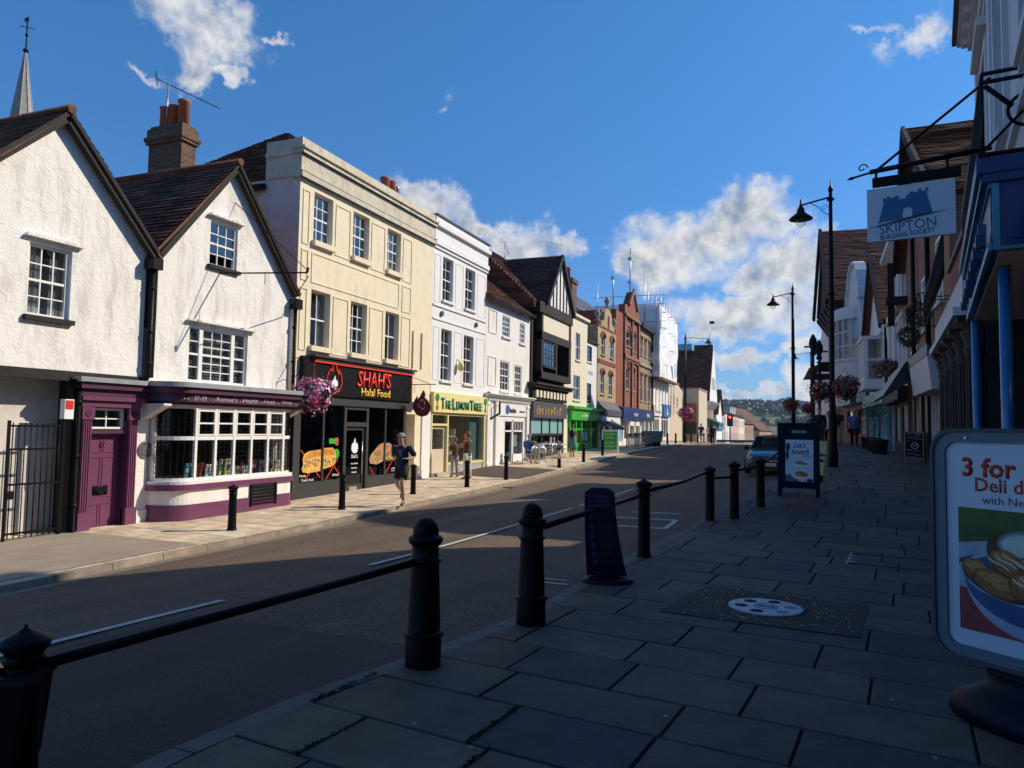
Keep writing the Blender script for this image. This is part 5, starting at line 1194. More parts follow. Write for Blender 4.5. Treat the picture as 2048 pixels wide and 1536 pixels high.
# ---- 7 narrow cream house with the green shop
b = lb('narrow_cream_house', 'narrow cream rendered house with two windows above the bright green shopfront', 39.4)
hs = [(41.65, 42.6, 5.72, 7.38), (41.25, 42.65, 3.3, 4.78)]
wall(b, 'cream_plain', 39.42, 44.2, 2.95, 8.3, hs, 0, .18)
for h in hs: window(b, *h, rev=.1, cols=2, rows=2, sill='cream_plain', fw=.07)
t = MB(); t.box(39.42, 44.25, -.18, .3, 8.3, 8.45); t.build('coping', 'cream_plain', b)
hull(b, 'cream_plain', 39.42, 44.2, -1, 8.35, 0, 8)
t = MB(); t.box(39.42, 40.3, -.02, .05, -1, 2.95); t.build('pier', 'cream_plain', b)
t = MB(); t.box(40.2, 46.6, -.25, .02, 2.1, 2.75); t.box(40.1, 46.7, -.4, .02, 2.75, 2.9); fa = t.build('fascia', 'green_paint', b)
scrawl('white_letter', fa, 43.2, 2.42, -.26, 1.6, .22)
t = MB()
for x in (40.2, 41.4, 42.6, 44.6, 46.4): t.box(x, x+.16, -.15, .1, -1, 2.1)
t.box(40.2, 46.5, -.12, .1, 1.5, 1.62); t.box(41.4, 44.6, -.12, .1, -1, .75); sf = t.build('shopfront_frame', 'green_paint', b)
t = MB(); t.box(40.3, 46.5, .03, .04, .3, 2.1); t.build('pane', 'shop_glass', sf)
interior(b, 40.3, 46.5, .1, 2.1, .2, 2.5)
for i in range(4): t = MB(); t.box(42.8+i*.42, 43.1+i*.42, -.0, .02, .85, 1.4); t.build('poster', ['poster_white', 'white_paint', 'light_blue', 'white_paint'][i], b)
# ---- 8 small white house
b = lb('small_white_house', 'small white painted house squeezed between cream and yellow brick buildings', 44.2)
hs = [(44.3, 45.5, 5.88, 6.9), (44.0+.35, 45.4, 3.2, 4.5)]
wall(b, 'white_paint', 44.2, 46.75, 2.95, 7.2, hs, .05, .15)
for h in hs: window(b, *h, y=.05, rev=.06, cols=3, rows=3, sash=False, fm='charcoal', sill='white_paint')
scrawl('grey_letter', b, 45.2, 5.2, .045, 1.1, .3)
hull(b, 'white_paint', 44.2, 46.75, 0, 7.2, .05, 7, top=False)
rf = MB(); roofplane(b, 'tile_dark', (44.2, -.1, 7.2), (46.8, -.1, 7.2), (44.2, 3, 8.2), (46.8, 3, 8.2), mb=rf); rf.build('roof', 'tile_dark', b, fix=False)
# ---- 9 yellow brick, shaped gable
def arched(b, x0, x1, z0, z1, y=0, fm='white_paint', trim='brick_red'):
    w = window(b, x0, x1, z0, z1-.0, y, .1, cols=1, rows=2, fw=.08, sill='grey_stone', gm='glass', cur='curtain')
    t = MB(); cx = (x0+x1)/2; r = (x1-x0)/2
    for i in range(9):
        a = math.pi*i/8; a2 = math.pi*(i+1)/8
        if i < 8: t.bar((cx+(r+.1)*math.cos(a), y-.04, z1-.12+(r*.62)*math.sin(a)), (cx+(r+.1)*math.cos(a2), y-.04, z1-.12+(r*.62)*math.sin(a2)), .08, .16)
    t.build('arch', trim, w)
    t = MB(); n = 8; pts = [(x0, z1-.02)]+[(cx-r*math.cos(math.pi*i/n), z1-.02+r*.5*math.sin(math.pi*i/n)) for i in range(n+1)]
    return w
def brickhouse(name, label, y0, y1, ztop, hs, mat, trim='brick_red', top=None, zb=2.9, capmat='grey_stone'):
    b = lb(name, label, y0)
    wall(b, mat, y0, y1, zb, ztop, hs, 0, .16)
    for h in hs: arched(b, *h, trim=trim)
    hull(b, mat, y0, y1, -1, ztop, 0, 8)
    return b
hs = [(47.6, 48.65, 6.65, 8.0), (50.1, 51.2, 6.65, 8.0), (47.5, 48.5, 3.95, 5.5), (49.8, 50.8, 3.95, 5.5)]
b = brickhouse('yellow_brick_house', 'yellow brick house with scrolled gable top and four round headed windows', 46.75, 51.85, 8.6, hs, 'brick_yellow')
t = MB(); t.prism([(47.6, 8.6), (51.5, 8.6), (51.4, 8.9), (50.7, 9.1), (50.5, 9.7), (49.9, 10.05), (49.2, 10.05), (48.6, 9.7), (48.4, 9.1), (47.7, 8.9)], 0, .3); t.build('shaped_gable', 'brick_yellow', b)
t = MB()
for x, z in ((46.95, 8.8), (51.6, 8.8), (49.55, 10.05)): t.lathe([(.16, 0), (.16, .15), (.08, .25), (.22, .5), (.16, .7), (.03, .9)], 10, (x, .1, z))
t.build('finial', 'grey_stone', b)
t = MB()
for z in (6.2, 6.05, 8.5): t.box(46.8, 51.8, -.05, 0, z, z+.12)
t.build('string_course', 'brick_red', b); t = MB(); t.box(49.4, 49.7, -.06, 0, 8.6, 9.5); t.build('flower_panel', 'brick_red', b)
t = MB(); t.box(46.8, 51.8, -.5, .02, 2.5, 2.9); t.prism([(.0, 3.5), (-.5, 2.9), (0, 2.9)], 46.8, 51.8, axis='x'); t.build('shop_hood', 'slate', b)
t = MB(); t.box(46.8, 51.8, -.4, .02, 1.9, 2.5); fa = t.build('fascia', 'white_paint', b); scrawl('charcoal', fa, 49.2, 2.2, -.41, .5, .14)
t = MB(); t.prism([(0, 2.35), (-1.15, 1.75), (-1.15, 1.62), (0, 2.2)], 45.7, 49.8, axis='x')
for i in range(9): t.prism([(0, 2.36), (-1.16, 1.76), (-1.17, 1.55), (-1.15, 1.55), (-1.1, 1.7), (0, 2.3)], 45.8+i*.44, 45.8+i*.44+.22, axis='x')
t.build('awning', 'slate', b)
t = MB()
for x in (46.8, 48.3, 49.9, 51.6): t.box(x, x+.2, -.1, .1, -1, 1.9)
t.box(46.8, 51.8, -.08, .1, -1, .8); sf = t.build('shopfront_frame', 'white_paint', b); t = MB(); t.box(47, 51.6, .03, .05, .8, 1.9); t.build('pane', 'shop_glass', sf)
interior(b, 47, 51.7, .1, 1.95, .2, 2.5)
t = MB(); t.box(46.8, 49, .05, .1, .3, 1.8); t.build('dark_doorway', 'black_paint', b)
c = thing('chimney_stack', 'dark brick chimney stack with three orange pots behind the scrolled yellow gable', 'chimney', (-16.3, 49.5, 7.0)); t = MB(); t.box(-1.3, 1.3, -.6, .6, 0, 5.0); t.box(-1.4, 1.4, -.7, .7, 5.0, 5.3); t.build('stack', 'brick_brown', c)
for x in (-.8, 0, .8): t = MB(); t.lathe([(.2, 5.3), (.18, 6.0), (.23, 6.05), (.23, 6.2)], 12, (x, 0, 0)); t.build('chimney_pot', 'terracotta', c)
# flat grey plant-room building behind
b = thing('rear_office_block', 'grey flat roofed block with rooftop railings behind the yellow and red brick houses', 'building', (-24, 62, 0), R(90)); t = MB(); t.box(-9, 9, -4, 4, 0, 13.0); t.build('block', 'brick_tan', b)
t = MB(); t.prism([(-9.4, 13), (9.4, 13), (8.6, 14.1), (-8.6, 14.1)], -4.4, 4.4); t.build('metal_roof', 'slate', b)
t = MB()
for x in range(-9, 10, 1): t.box(x-.03, x+.03, -4.45, -4.4, 12.0, 13.2)
t.box(-9.2, 9.2, -4.47, -4.42, 12.5, 12.56); t.box(-9.2, 9.2, -4.47, -4.42, 13.1, 13.16); t.build('railing', 'galvanised', b)
# ---- 10 red brick with pediment
hs = [(55.0, 56.7, 8.1, 9.35), (57.4, 58.7, 7.9, 9.3), (54.4, 56.3, 4.7, 6.4), (57.0, 58.4, 4.7, 6.4)]
b = brickhouse('red_brick_house', 'orange red brick house with a pointed pediment and tall paired windows', 51.85, 60.0, 10.4, hs, 'brick_red', trim='brick_orange')
t = MB(); t.prism([(54.3, 10.4), (59.6, 10.4), (59.6, 11.2), (58.4, 11.3), (57.0, 12.6), (55.6, 11.3), (54.3, 11.2)], -.1, .4); t.build('pediment', 'brick_red', b)
t = MB(); t.bar((55.4, -.2, 11.3), (57.0, -.2, 12.75), .15, .3); t.bar((58.6, -.2, 11.3), (57.0, -.2, 12.75), .15, .3); t.box(54.2, 59.7, -.25, 0, 10.3, 10.5); t.box(54.2, 59.7, -.2, 0, 7.1, 7.35); t.box(54.2, 59.7, -.15, 0, 6.9, 7.0)
for x in (54.2, 56.85, 59.3): t.box(x, x+.4, -.15, 0, 3.2, 10.3)
t.build('brick_dressing', 'brick_orange', b)
t = MB(); t.box(51.9, 60, -.3, .02, 2.3, 3.3); fa = t.build('fascia', 'navy', b); scrawl('white_letter', fa, 57.5, 2.8, -.31, 1.5, .3)
t = MB(); t.box(51.9, 55.5, -.6, .02, 2.2, 3.2); t.build('box_sign', 'blue_fascia', b)
t = MB()
for x in (51.9, 53.5, 55.5, 57.6, 59.6): t.box(x, x+.35, -.2, .1, -1, 2.3)
t.box(51.9, 60, -.15, .1, -1, .9); t.box(51.9, 60, -.2, .1, 1.9, 2.3); sf = t.build('shopfront_frame', 'white_paint', b); t = MB(); t.box(52, 59.8, .03, .05, .9, 1.9); t.build('pane', 'shop_glass', sf)
interior(b, 52, 59.8, .3, 2.2, .2, 2.5, 'shop_room')
t = MB(); t.box(52.5, 53.3, -.16, -.12, .7, 1.8); t.build('blue_poster', 'light_blue', b)
# ---- 11 brown brick arcade
hs = [(60.6+i*1.65, 61.5+i*1.65, 7.9, 9.5) for i in range(3)]+[(60.6+i*1.65, 61.5+i*1.65, 4.0, 6.4) for i in range(3)]
b = brickhouse('brown_brick_house', 'brown and cream brick house with three close set tall arched windows per floor', 60.0, 65.5, 10.2, hs, 'brick_tan', trim='brick_yellow')
t = MB(); t.box(60, 65.7, -.35, .2, 10.2, 10.5); t.build('eaves_cornice', 'black_timber', b); t = MB(); t.box(60, 65.5, -.15, 0, 7.0, 7.25); t.build('string_course', 'grey_stone', b)
t = MB(); t.tube([(65.45, -.1, 10.2), (65.45, -.1, 3)], .08, 8); t.build('downpipe', 'black_iron', b)
t = MB(); t.box(60, 65.5, -.3, .02, 2.4, 3.3); fa = t.build('fascia', 'navy', b); scrawl('white_letter', fa, 62.8, 2.85, -.31, 1.6, .35)
t = MB()
for x in (60, 61.8, 63.6, 65.2): t.box(x, x+.3, -.15, .1, -1, 2.4)
t.box(60, 65.5, -.15, .1, -1, 1.0); sf = t.build('shopfront_frame', 'white_paint', b); t = MB(); t.box(60, 65.4, .03, .05, 1, 2.4); t.build('pane', 'shop_glass', sf); interior(b, 60, 65.4, .3, 2.4, .2, 2.5, 'shop_room')
t = MB(); t.box(61.2, 61.6, -.0, .02, 1, 2.3); t.box(64.2, 64.9, 0, .02, 1, 2.3); t.build('teal_poster', 'light_blue', b)
# ---- 12 building wrapped in white scaffold sheeting
b = lb('wrapped_building', 'building under repair wrapped in white sheeting with white shops at its foot', 65.5)
wall(b, 'pale_render', 65.5, 75.2, 0, 6.2, [(66.2, 69.6, .9, 2.6), (70.6, 74.6, .9, 2.6)], 0, .3); hull(b, 'pale_render', 65.5, 75.2, -1, 11, 0.02, 8)
t = MB(); t.box(66, 69.8, -.2, 0, 2.9, 3.9); fa = t.build('fascia', 'white_paint', b); scrawl('grey_letter', fa, 67.9, 3.3, -.21, 2.8, .3)
t = MB(); t.box(70.6, 74.8, -.25, 0, 2.9, 4.1); fa = t.build('fascia', 'blue_paint', b); t = MB(); t.prism([(72.3, 3.1), (72.6, 3.9), (72.9, 3.9), (72.9, 3.5), (73.4, 3.3), (73.0, 3.1)], -.27, -.25); t.build('emblem', 'white_letter', fa)
t = MB()
for x in (66.2, 67.3, 68.4, 69.4, 70.6, 71.9, 73.2, 74.4): t.box(x, x+.15, 0, .15, .5, 2.6)
sf = t.build('shopfront_frame', 'white_paint', b); t = MB(); t.box(66.3, 69.5, .1, .12, .9, 2.6); t.box(70.7, 74.5, .1, .12, .9, 2.6); t.build('pane', 'shop_glass', sf); interior(b, 66.2, 74.6, .5, 2.7, .3, 2.5)
t = MB(); t.box(66.3, 69.5, .05, .09, .95, 1.6); t.build('window_vinyl', 'pastel_green', b)
s = thing('scaffolding', 'steel pole scaffold hung with white sheeting on the far left building', 'scaffolding', (XF, 65.5, .6), R(90), None, (65.5, 0, 0))
t = MB(); n = 14; m_ = 10
def wv(x, z, s_=1.0): return -.75-.16*noise.noise(Vector((x*.7, z*.5, s_)))-.05*noise.noise(Vector((x*2.0, z*1.2, s_)))
for i in range(40):
    for j in range(28):
        q = []
        for a, c2 in ((i, j), (i+1, j), (i+1, j+1), (i, j+1)):
            x = 65.4+a*.25; z = 5.8+c2*.24; zt = 12.4-(x-65.4)*.03; z = min(z, zt); q.append((x, wv(x, z), z))
        t.face(q, .5, True)
for i in range(20):
    for j in range(28):
        q = []
        for a, c2 in ((i, j), (i+1, j), (i+1, j+1), (i, j+1)):
            y = -.75+a*.35; z = 5.8+c2*.235; q.append((65.4+.3*noise.noise(Vector((y, z, 7))), y, z))
        t.face(q, .5, True)
t.build('sheeting', 'tarpaulin', s, fix=False)
t = MB(); rnd = random.Random(8)
for i in range(7):
    x = 65.3+i*1.65
    t.tube([(x, -.45, 2.6), (x, -.45, 12.4+rnd.uniform(.4, 1.6))], .03, 6); t.tube([(x, .6, 10), (x, .6, 12.8+rnd.uniform(.2, 2.6))], .035, 6)
for y in (-.9, .6, 2.0, 3.5, 5): t.tube([(65.2, y, 10), (65.2, y, 13.5+rnd.uniform(0, 2.5))], .035, 6)
for z in (12.4, 13.2, 10.8, 10.2): t.tube([(65.2, -1.3, z), (65.2, 5.4, z)], .03, 6)
for z in (12.5, 13.0): t.tube([(64.6, -.45, z), (69, -.45, z)], .03, 6)
for i in range(22):
    z = rnd.choice([5.2, 7, 8.6, 10.3, 11.8]); x = 65.8+rnd.uniform(0, 9); t.tube([(x, -.7, z), (x, -1.15, z)], .025, 5)
t.build('poles', 'galvanised', s)
t = MB()
for i in range(18): x = 65.6+i*.55; t.box(x, x+.4, -1.0, -.5, 5.62+.08*math.sin(i*2), 5.78)
t.build('boards', 'brick_tan', s)
t = MB(); t.box(72.2, 73.3, -1.02, -1.0, 6.2, 7.6); t.build('notice', 'poster_white', s)
for i, (x, y, z, h) in enumerate(((-12.9, 58.3, 11.5, 5.0), (-13.4, 60.5, 10.4, 4.5), (-14, 57, 11, 3.4))):
    t = thing('roof_mast', 'thin metal mast rising behind the red brick pediment', 'mast', (x, y, z), 0, 'thin masts behind the red brick pediment'); q = MB(); q.tube([(0, 0, 0), (0, 0, h)], .05, 6); q.box(-.2, .1, -.05, .05, h*.8, h*.8+.25); q.build('pole', 'galvanised', t)
# ---- 13 low buildings with the end wall carrying the red hoarding
b = thing('low_beige_building', 'low beige rendered building whose end wall carries a red advertising hoarding', 'building', (-11.0, 86, .3), 0)
t = MB(); t.box(-6, .1, 0, 8, -1, 6.1); t.build('wall', 'beige_render', b)
t = MB(); t.prism([(-7.5, -1), (-2.2, -1), (-2.2, 5.6), (-3.6, 7.4), (-4.4, 8.3), (-7.5, 8.3)], -.6, 0); t.build('wing', 'beige_render', b)
t = MB(); t.box(-6, .18, -.1, 8, 6.1, 6.25); t.build('coping', 'grey_stone', b)
bd = thing('hoarding', 'red poster hoarding fixed to the beige end wall down the street', 'billboard', (-11.9, 85.9, .3)); t = MB(); t.box(-1.2, .7, -.08, 0, 2.3, 4.4); t.build('red_panel', 'billboard_red', bd); t = MB(); t.box(-1.25, .75, -.07, 0, .9, 2.28); t.build('picture_panel', 'leaf_dark', bd)
scrawl('white_letter', bd, -.1, 3.75, -.085, 1.2, .22); scrawl('white_letter', bd, .0, 3.45, -.085, .9, .14)
b = lb('stepped_beige_house', 'plain beige house between the wrapped building and the hoarding wall', 75.3)
wall(b, 'beige_render', 75.3, 85.2, -1, 7.4, [(76.5, 77.1, 4.2, 5.3), (78.5, 79.2, 4.2, 5.3), (80.7, 81.5, 4.2, 5.2)], .1, .1, clips=[(.17, 1, 7.4+.17*77)]); hull(b, 'beige_render', 75.3, 85.2, -1, 6.0, .1, 8)
for h in ((76.5, 77.1, 4.2, 5.3), (78.5, 79.2, 4.2, 5.3), (80.7, 81.5, 4.2, 5.2)): window(b, *h, y=.1, rev=.05, cols=1, rows=2, gm='dark_glass')
# ---- 14 big dark roof with pale gable
b = lb('dark_roofed_hall', 'tall hall with a huge dark tiled roof and pale bracketed gable', 96, -11.2)
rf = MB(); roofplane(b, 'tile_red', (95.0, -.4, 5.9), (95.0, 16, 5.9), (99.6, -.4, 13.1), (99.6, 16, 13.1), mb=rf, row=.2, seg=.45); roofplane(b, 'tile_red', (104.2, -.4, 5.9), (104.2, 16, 5.9), (99.6, -.4, 13.1), (99.6, 16, 13.1), mb=rf, row=.2, seg=.45); rf.build('roof', 'tile_red', b, fix=False)
wall(b, 'pale_render', 95.2, 104, 5.4, 13.0, [(97.5, 98.3, 7, 8.6), (99.2, 100, 7, 8.6), (100.9, 101.7, 7, 8.6)], -.5, .1, clips=[(1.56, 1, 13+1.56*99.6), (-1.56, 1, 13-1.56*99.6)]); 
wall(b, 'brick_pink', 95.2, 104, -1, 5.4, [(96, 97, 3.2, 4.8), (98, 99, 3.2, 4.8), (100, 101, 3.2, 4.8)], 0, .1, name='lower_wall'); hull(b, 'brick_pink', 95.2, 104, -1, 6, 0, 16)
for x in (96, 98, 100): window(b, x, x+1, 3.2, 4.8, 0, .06, cols=2, rows=2)
t = MB(); 
for x in (95.3, 97.4, 99.4, 101.4, 103.5): t.prism([(0, 4.3), (-.9, 5.4), (0, 5.4)], x, x+.25, axis='x')
t.build('bracket', 'white_paint', b)
t = MB(); t.box(95.2, 104, -.5, .02, 2.3, 3.2); t.box(95.2, 95.5, -.4, 0, -1, 2.3); t.box(99, 99.3, -.4, 0, -1, 2.3); fa = t.build('shopfront', 'green_dark', b); t = MB(); t.prism([(-.5, 3.1), (-1.6, 2.6), (-1.6, 2.2), (-.5, 2.3)], 95.6, 101, axis='x'); t.build('awning', 'green_dark', fa)
t = MB(); t.box(97, 99.5, 2, 3.8, 12.2, 13.0); t.build('dormer_tarpaulin', 'light_blue', b)
t = thing('flagpole', 'slim flagpole with small flag on the tall dark roof ridge', 'flagpole', (-11.2, 99.6, 13.0)); q = MB(); q.lathe([(.25, 0), (.1, .8), (.04, 1.0), (.03, 3.4)], 8); q.build('pole', 'galvanised', t); q = MB(); q.box(0, .6, -.01, .01, 2.9, 3.3); q.build('flag', 'navy', t)
# ---- 15 smaller dark roofed shop
b = lb('small_dark_roofed_shop', 'smaller dark roofed gabled shop just beyond the tall hall', 110, -11.4)
rf = MB(); roofplane(b, 'tile_dark', (109.6, -.3, 4.0), (109.6, 12, 4.0), (114, -.3, 7.9), (114, 12, 7.9), mb=rf, row=.2, seg=.45); roofplane(b, 'tile_dark', (118.4, -.3, 4.0), (118.4, 12, 4.0), (114, -.3, 7.9), (114, 12, 7.9), mb=rf, row=.2, seg=.45); rf.build('roof', 'tile_dark', b, fix=False)
wall(b, 'pale_render', 109.8, 118.2, -2, 7.8, [], 0, .1, clips=[(.89, 1, 7.8+.89*114), (-.89, 1, 7.8-.89*114)]); hull(b, 'pale_render', 109.8, 118.2, -2, 4, 0, 12)
t = MB(); t.box(109.8, 118.2, -.3, 0, 1.8, 2.8); t.build('fascia', 'teal_trim', b)
# ---- far terrace curving right
def far_house(name, label, p0, p1, ztop, mat, rows, cols, roofm=None, rh=2.2, dep=9, base=-5):
    p0 = Vector((*p0, 0)); p1 = Vector((*p1, 0)); d = (p1-p0); L_ = d.length
    b = thing(name, label, 'building', (p0.x, p0.y, base), math.atan2(d.y, d.x), None, (0, 0, base))
    hs = []
    for r in range(rows):
        z1 = ztop-.7-r*2.6
        for c2 in range(cols):
            cx = L_*(c2+.5)/cols; hs.append((cx-.45, cx+.45, z1-1.5, z1))
    wall(b, mat, 0, L_, base, ztop, hs, 0, .12)
    for h in hs: window(b, *h, rev=.05, cols=2, rows=2, fw=.09, bw=.05, sill=None, gm='dark_glass')
    hull(b, mat, 0, L_, base, ztop, 0, dep)
    if roofm:
        rf = MB(); roofplane(b, roofm, (-.1, -.3, ztop), (L_+.1, -.3, ztop), (-.1, dep/2, ztop+rh), (L_+.1, dep/2, ztop+rh), mb=rf, row=.3, seg=1.5); roofplane(b, roofm, (L_+.1, dep+.2, ztop), (-.1, dep+.2, ztop), (L_+.1, dep/2, ztop+rh), (-.1, dep/2, ztop+rh), mb=rf, row=.3, seg=1.5)
        rf.prism([(-.2, ztop), (dep+.1, ztop), (dep/2, ztop+rh)], .0, .05, axis='x'); rf.prism([(-.2, ztop), (dep+.1, ztop), (dep/2, ztop+rh)], L_-.05, L_, axis='x')
        rf.build('roof', roofm, b, fix=False)
    return b
b = far_house('pink_terrace_house', 'pink painted three storey terrace house with grey mansard roof far down the hill', (-12.6, 122), (-12.1, 132), 4.8, 'pink_render', 2, 4, 'slate', 2.0)
b = far_house('white_terrace_house', 'white terrace house between two pink ones far down the hill', (-12.1, 132), (-11.8, 138), 4.8, 'pale_render', 2, 2, 'slate', 2.0)
b = far_house('salmon_terrace_house', 'salmon pink terrace house with small dormers far down the hill', (-11.8, 138), (-11.3, 150), 4.6, 'pink_render', 2, 4, 'slate', 2.0)
for x in (2, 5, 8): t = MB(); t.box(x, x+1.1, .3, 2.4, 4.7, 6.0); t.box(x-.1, x+1.2, .2, 2.5, 6.0, 6.12); t.build('dormer', 'pale_render', b)
b = far_house('yellow_terrace_house', 'pale yellow terrace house beyond the pink ones', (-11.3, 150), (-10.9, 160), 4.4, 'cream_plain', 2, 3, 'slate', 2.0)
b = far_house('tan_brick_house', 'tan brick house with pale trim beyond the painted terrace', (-10.9, 160), (-10.0, 176), 3.2, 'brick_tan', 2, 4, 'tile_dark', 3.6)
b = far_house('low_white_shop', 'low white fronted building beyond the tan brick house', (-9.2, 178), (-8.4, 190), -.4, 'pale_render', 1, 5, None)
b = far_house('steep_roofed_house', 'pinkish house with steep brown roof at the far end of the street', (-9.5, 192), (-7.5, 215), 1.8, 'brick_pink', 2, 6, 'tile_brown', 6.0, 14)
b = far_house('far_red_house', 'low red brick building closing the view at the bottom of the street', (-5, 240), (8, 238), -.5, 'brick_pink', 1, 4, 'tile_red', 2.5, 8)
b = far_house('far_brick_cottage', 'small brown brick building beside the green sign at the street end', (9, 236), (22, 240), -1.0, 'brick_red', 1, 4, 'tile_dark', 2.0, 8)
# ------------------------------------------------------------------ right side of the street (in shade)
def rb(name, label, pn, pf, off=0.0, group=None):
    """frame: origin at the far end, local x runs towards the camera, local y into the building"""
    pn = Vector((*pn, 0)); pf = Vector((*pf, 0)); d = pn-pf; L_ = d.length; a = math.atan2(d.y, d.x)
    z = zP(pf.y); b = thing(name, label, 'building', (pf.x, pf.y, z), a, group, (0, 0, z)); b['_L'] = L_; return b, L_
def gable_roof_x(b, mat, x0, x1, ze, zr, y0, y1, ov=.3, row=.16, seg=.5):
    ym = (y0+y1)/2; rf = MB()
    roofplane(b, mat, (x0, y0-ov, ze), (x1, y0-ov, ze), (x0, ym, zr), (x1, ym, zr), mb=rf, row=row, seg=seg); roofplane(b, mat, (x1, y1+ov, ze), (x0, y1+ov, ze), (x1, ym, zr), (x0, ym, zr), mb=rf, row=row, seg=seg)
    for x in (x0+.02, x1-.06): rf.prism([(y0-ov, ze), (y1+ov, ze), (ym, zr)], x, x+.04, axis='x')
    return rf.build('roof', mat, b, fix=False)
# ---- A white stucco building with the projecting blue shopfront
b, L_ = rb('white_stucco_building', 'white stucco building with bold eaves, iron balcony and projecting blue shopfront', (-.35, -7.0), (2.40, 11.7))
hs = [(L_-18.2+0.0, L_-17.3, 4.55, 6.4)]
hs = [(.75, 1.65, 4.5, 6.3), (3.0, 3.9, 4.5, 6.3), (5.4, 6.4, 4.5, 6.5), (8, 9, 4.5, 6.5)]
hs2 = [(x0, x1, 7.4, 9.2) for x0, x1, _, _ in hs]
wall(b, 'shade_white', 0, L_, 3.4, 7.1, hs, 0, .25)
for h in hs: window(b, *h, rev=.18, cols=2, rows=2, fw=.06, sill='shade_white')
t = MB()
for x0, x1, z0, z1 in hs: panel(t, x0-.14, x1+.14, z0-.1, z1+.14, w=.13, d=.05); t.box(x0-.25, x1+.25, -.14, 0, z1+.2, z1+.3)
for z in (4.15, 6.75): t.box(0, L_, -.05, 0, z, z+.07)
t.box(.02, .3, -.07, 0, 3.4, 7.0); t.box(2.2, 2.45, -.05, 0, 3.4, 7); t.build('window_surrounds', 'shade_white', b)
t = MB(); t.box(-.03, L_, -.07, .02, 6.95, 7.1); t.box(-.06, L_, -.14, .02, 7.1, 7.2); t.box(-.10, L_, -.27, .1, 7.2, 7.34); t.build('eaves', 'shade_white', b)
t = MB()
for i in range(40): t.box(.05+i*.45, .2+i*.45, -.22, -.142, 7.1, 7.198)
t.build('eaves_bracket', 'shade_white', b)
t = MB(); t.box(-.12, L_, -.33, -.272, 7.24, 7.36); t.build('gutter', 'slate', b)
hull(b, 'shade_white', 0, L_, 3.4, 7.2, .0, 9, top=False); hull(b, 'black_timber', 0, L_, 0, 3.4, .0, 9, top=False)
gable_roof_x(b, 'tile_dark', -.08, L_, 7.3, 10.4, 0, 9, .22)
wall(b, 'black_timber', 0, L_, 0, 3.4, [], .6, .1, name='ground_floor_wall')
t = MB()
for i in range(60): t.box(.3+i*.17, .38+i*.17, .54, .6, .2, 3.2)
t.build('fluted_panelling', 'charcoal', b)
# shopfront box: from local x 1.0 (far end) to 5.15 (near end)
# world: far (2.05,10.8) near (1.35,6.67)
s0 = (Vector((2.40, 11.7))-Vector((2.05, 10.8))).length; s1 = s0+4.15
dpt = -.28


t = MB(); t.box(s0, s1, -.23, .9, 3.065, 3.105); t.box(s0, s1, -.21, .86, 3.105, 3.61); t.box(s0-.04, s1+.04, -.29, .95, 3.61, 3.68); t.box(s0-.05, s1+.06, -.33, 1.0, 3.68, 3.80); fa = t.build('fascia', 'blue_fascia', b)
t = MB(); t.box(s0+.1, s1-.05, -.235, -.212, 3.15, 3.56); t.box(s1-.002, s1+.012, -.13, .78, 3.15, 3.56); t.build('sign_panel', 'blue_fascia', fa)
t = MB(); t.box(s0, s1+.015, -.262, -.232, 3.065, 3.12); t.box(s0, s1, -.30, -.295, 3.61, 3.66); t.box(s0, s1, -.25, -.212, 3.57, 3.608); t.box(s1, s1+.02, -.228, -.18, 3.065, 3.6); t.box(s1, s1+.02, -.18, .86, 3.065, 3.09); t.build('teal_edging', 'teal_trim', fa)
t = MB(); t.box(s0+.06, s1-.06, -.18, .85, 3.05, 3.064); t.build('soffit', 'grey_render', fa)
text('lettering', 'SKIPTON', 'blue_post', fa, (s0+s1)/2, 3.35, -.238, w=2.6, h=.26, ext=.05)
t = MB()
for i in range(8):                      # roof edge lamps
    x = s0+.3+i*.5; t.box(x, x+.10, -.33, -.265, 3.16, 3.26)
t.build('lamp_box', 'navy', fa)
for i, (x, y) in enumerate(((s0+.10, -.17), (s1-.62, -.11))):
    t = MB(); t.tube([(x, y, 0), (x, y, 3.06)], .047, 18); p = t.build('post', 'blue_post', b)
    t = MB(); t.tube([(x, y, .0), (x, y, .07)], .065, 18); t.tube([(x, y, 1.1), (x, y, 1.13)], .051, 18); t.build('collar', 'blue_fascia', p)
# balcony ironwork over the shopfront
t = MB(); zb, zt = 3.84, 4.50
def rail(mb, a, c2, z0, z1, n, r=.009):
    a = Vector(a); c2 = Vector(c2)
    for z in (z0, z1, z1-.07): mb.tube([(a.x, a.y, z), (c2.x, c2.y, z)], r*1.4, 6)
    for i in range(n+1): p = a.lerp(c2, i/n); mb.tube([(p.x, p.y, z0), (p.x, p.y, z1)], r, 6)
rail(t, (s0, -.28, 0), (s1+.02, -.28, 0), zb, zt, 26)
rail(t, (s1+.02, -.28, 0), (s1+.02, .95, 0), zb, zt, 2, .012)
for i in range(20):
    a0, a1 = 2*math.pi*i/20, 2*math.pi*(i+1)/20
    t.tube([(s1+.02, .02+.13*math.cos(a0), 4.16+.13*math.sin(a0)), (s1+.02, .02+.13*math.cos(a1), 4.16+.13*math.sin(a1))], .014, 5)
t.tube([(s1+.02, -.26, zb+.05), (s1+.02, .0, 4.16), (s1+.02, .36, zt-.08)], .012, 6); t.tube([(s1+.02, -.26, zt-.1), (s1+.02, -.08, 4.2)], .02, 6)
t.box(s0, s1+.05, -.32, -.26, 3.80, 3.85); t.build('balcony_rail', 'black_iron', b)
t = MB(); t.box(s0, s1, -.255, .0, 3.802, 3.84); t.build('balcony_floor', 'lead', b)
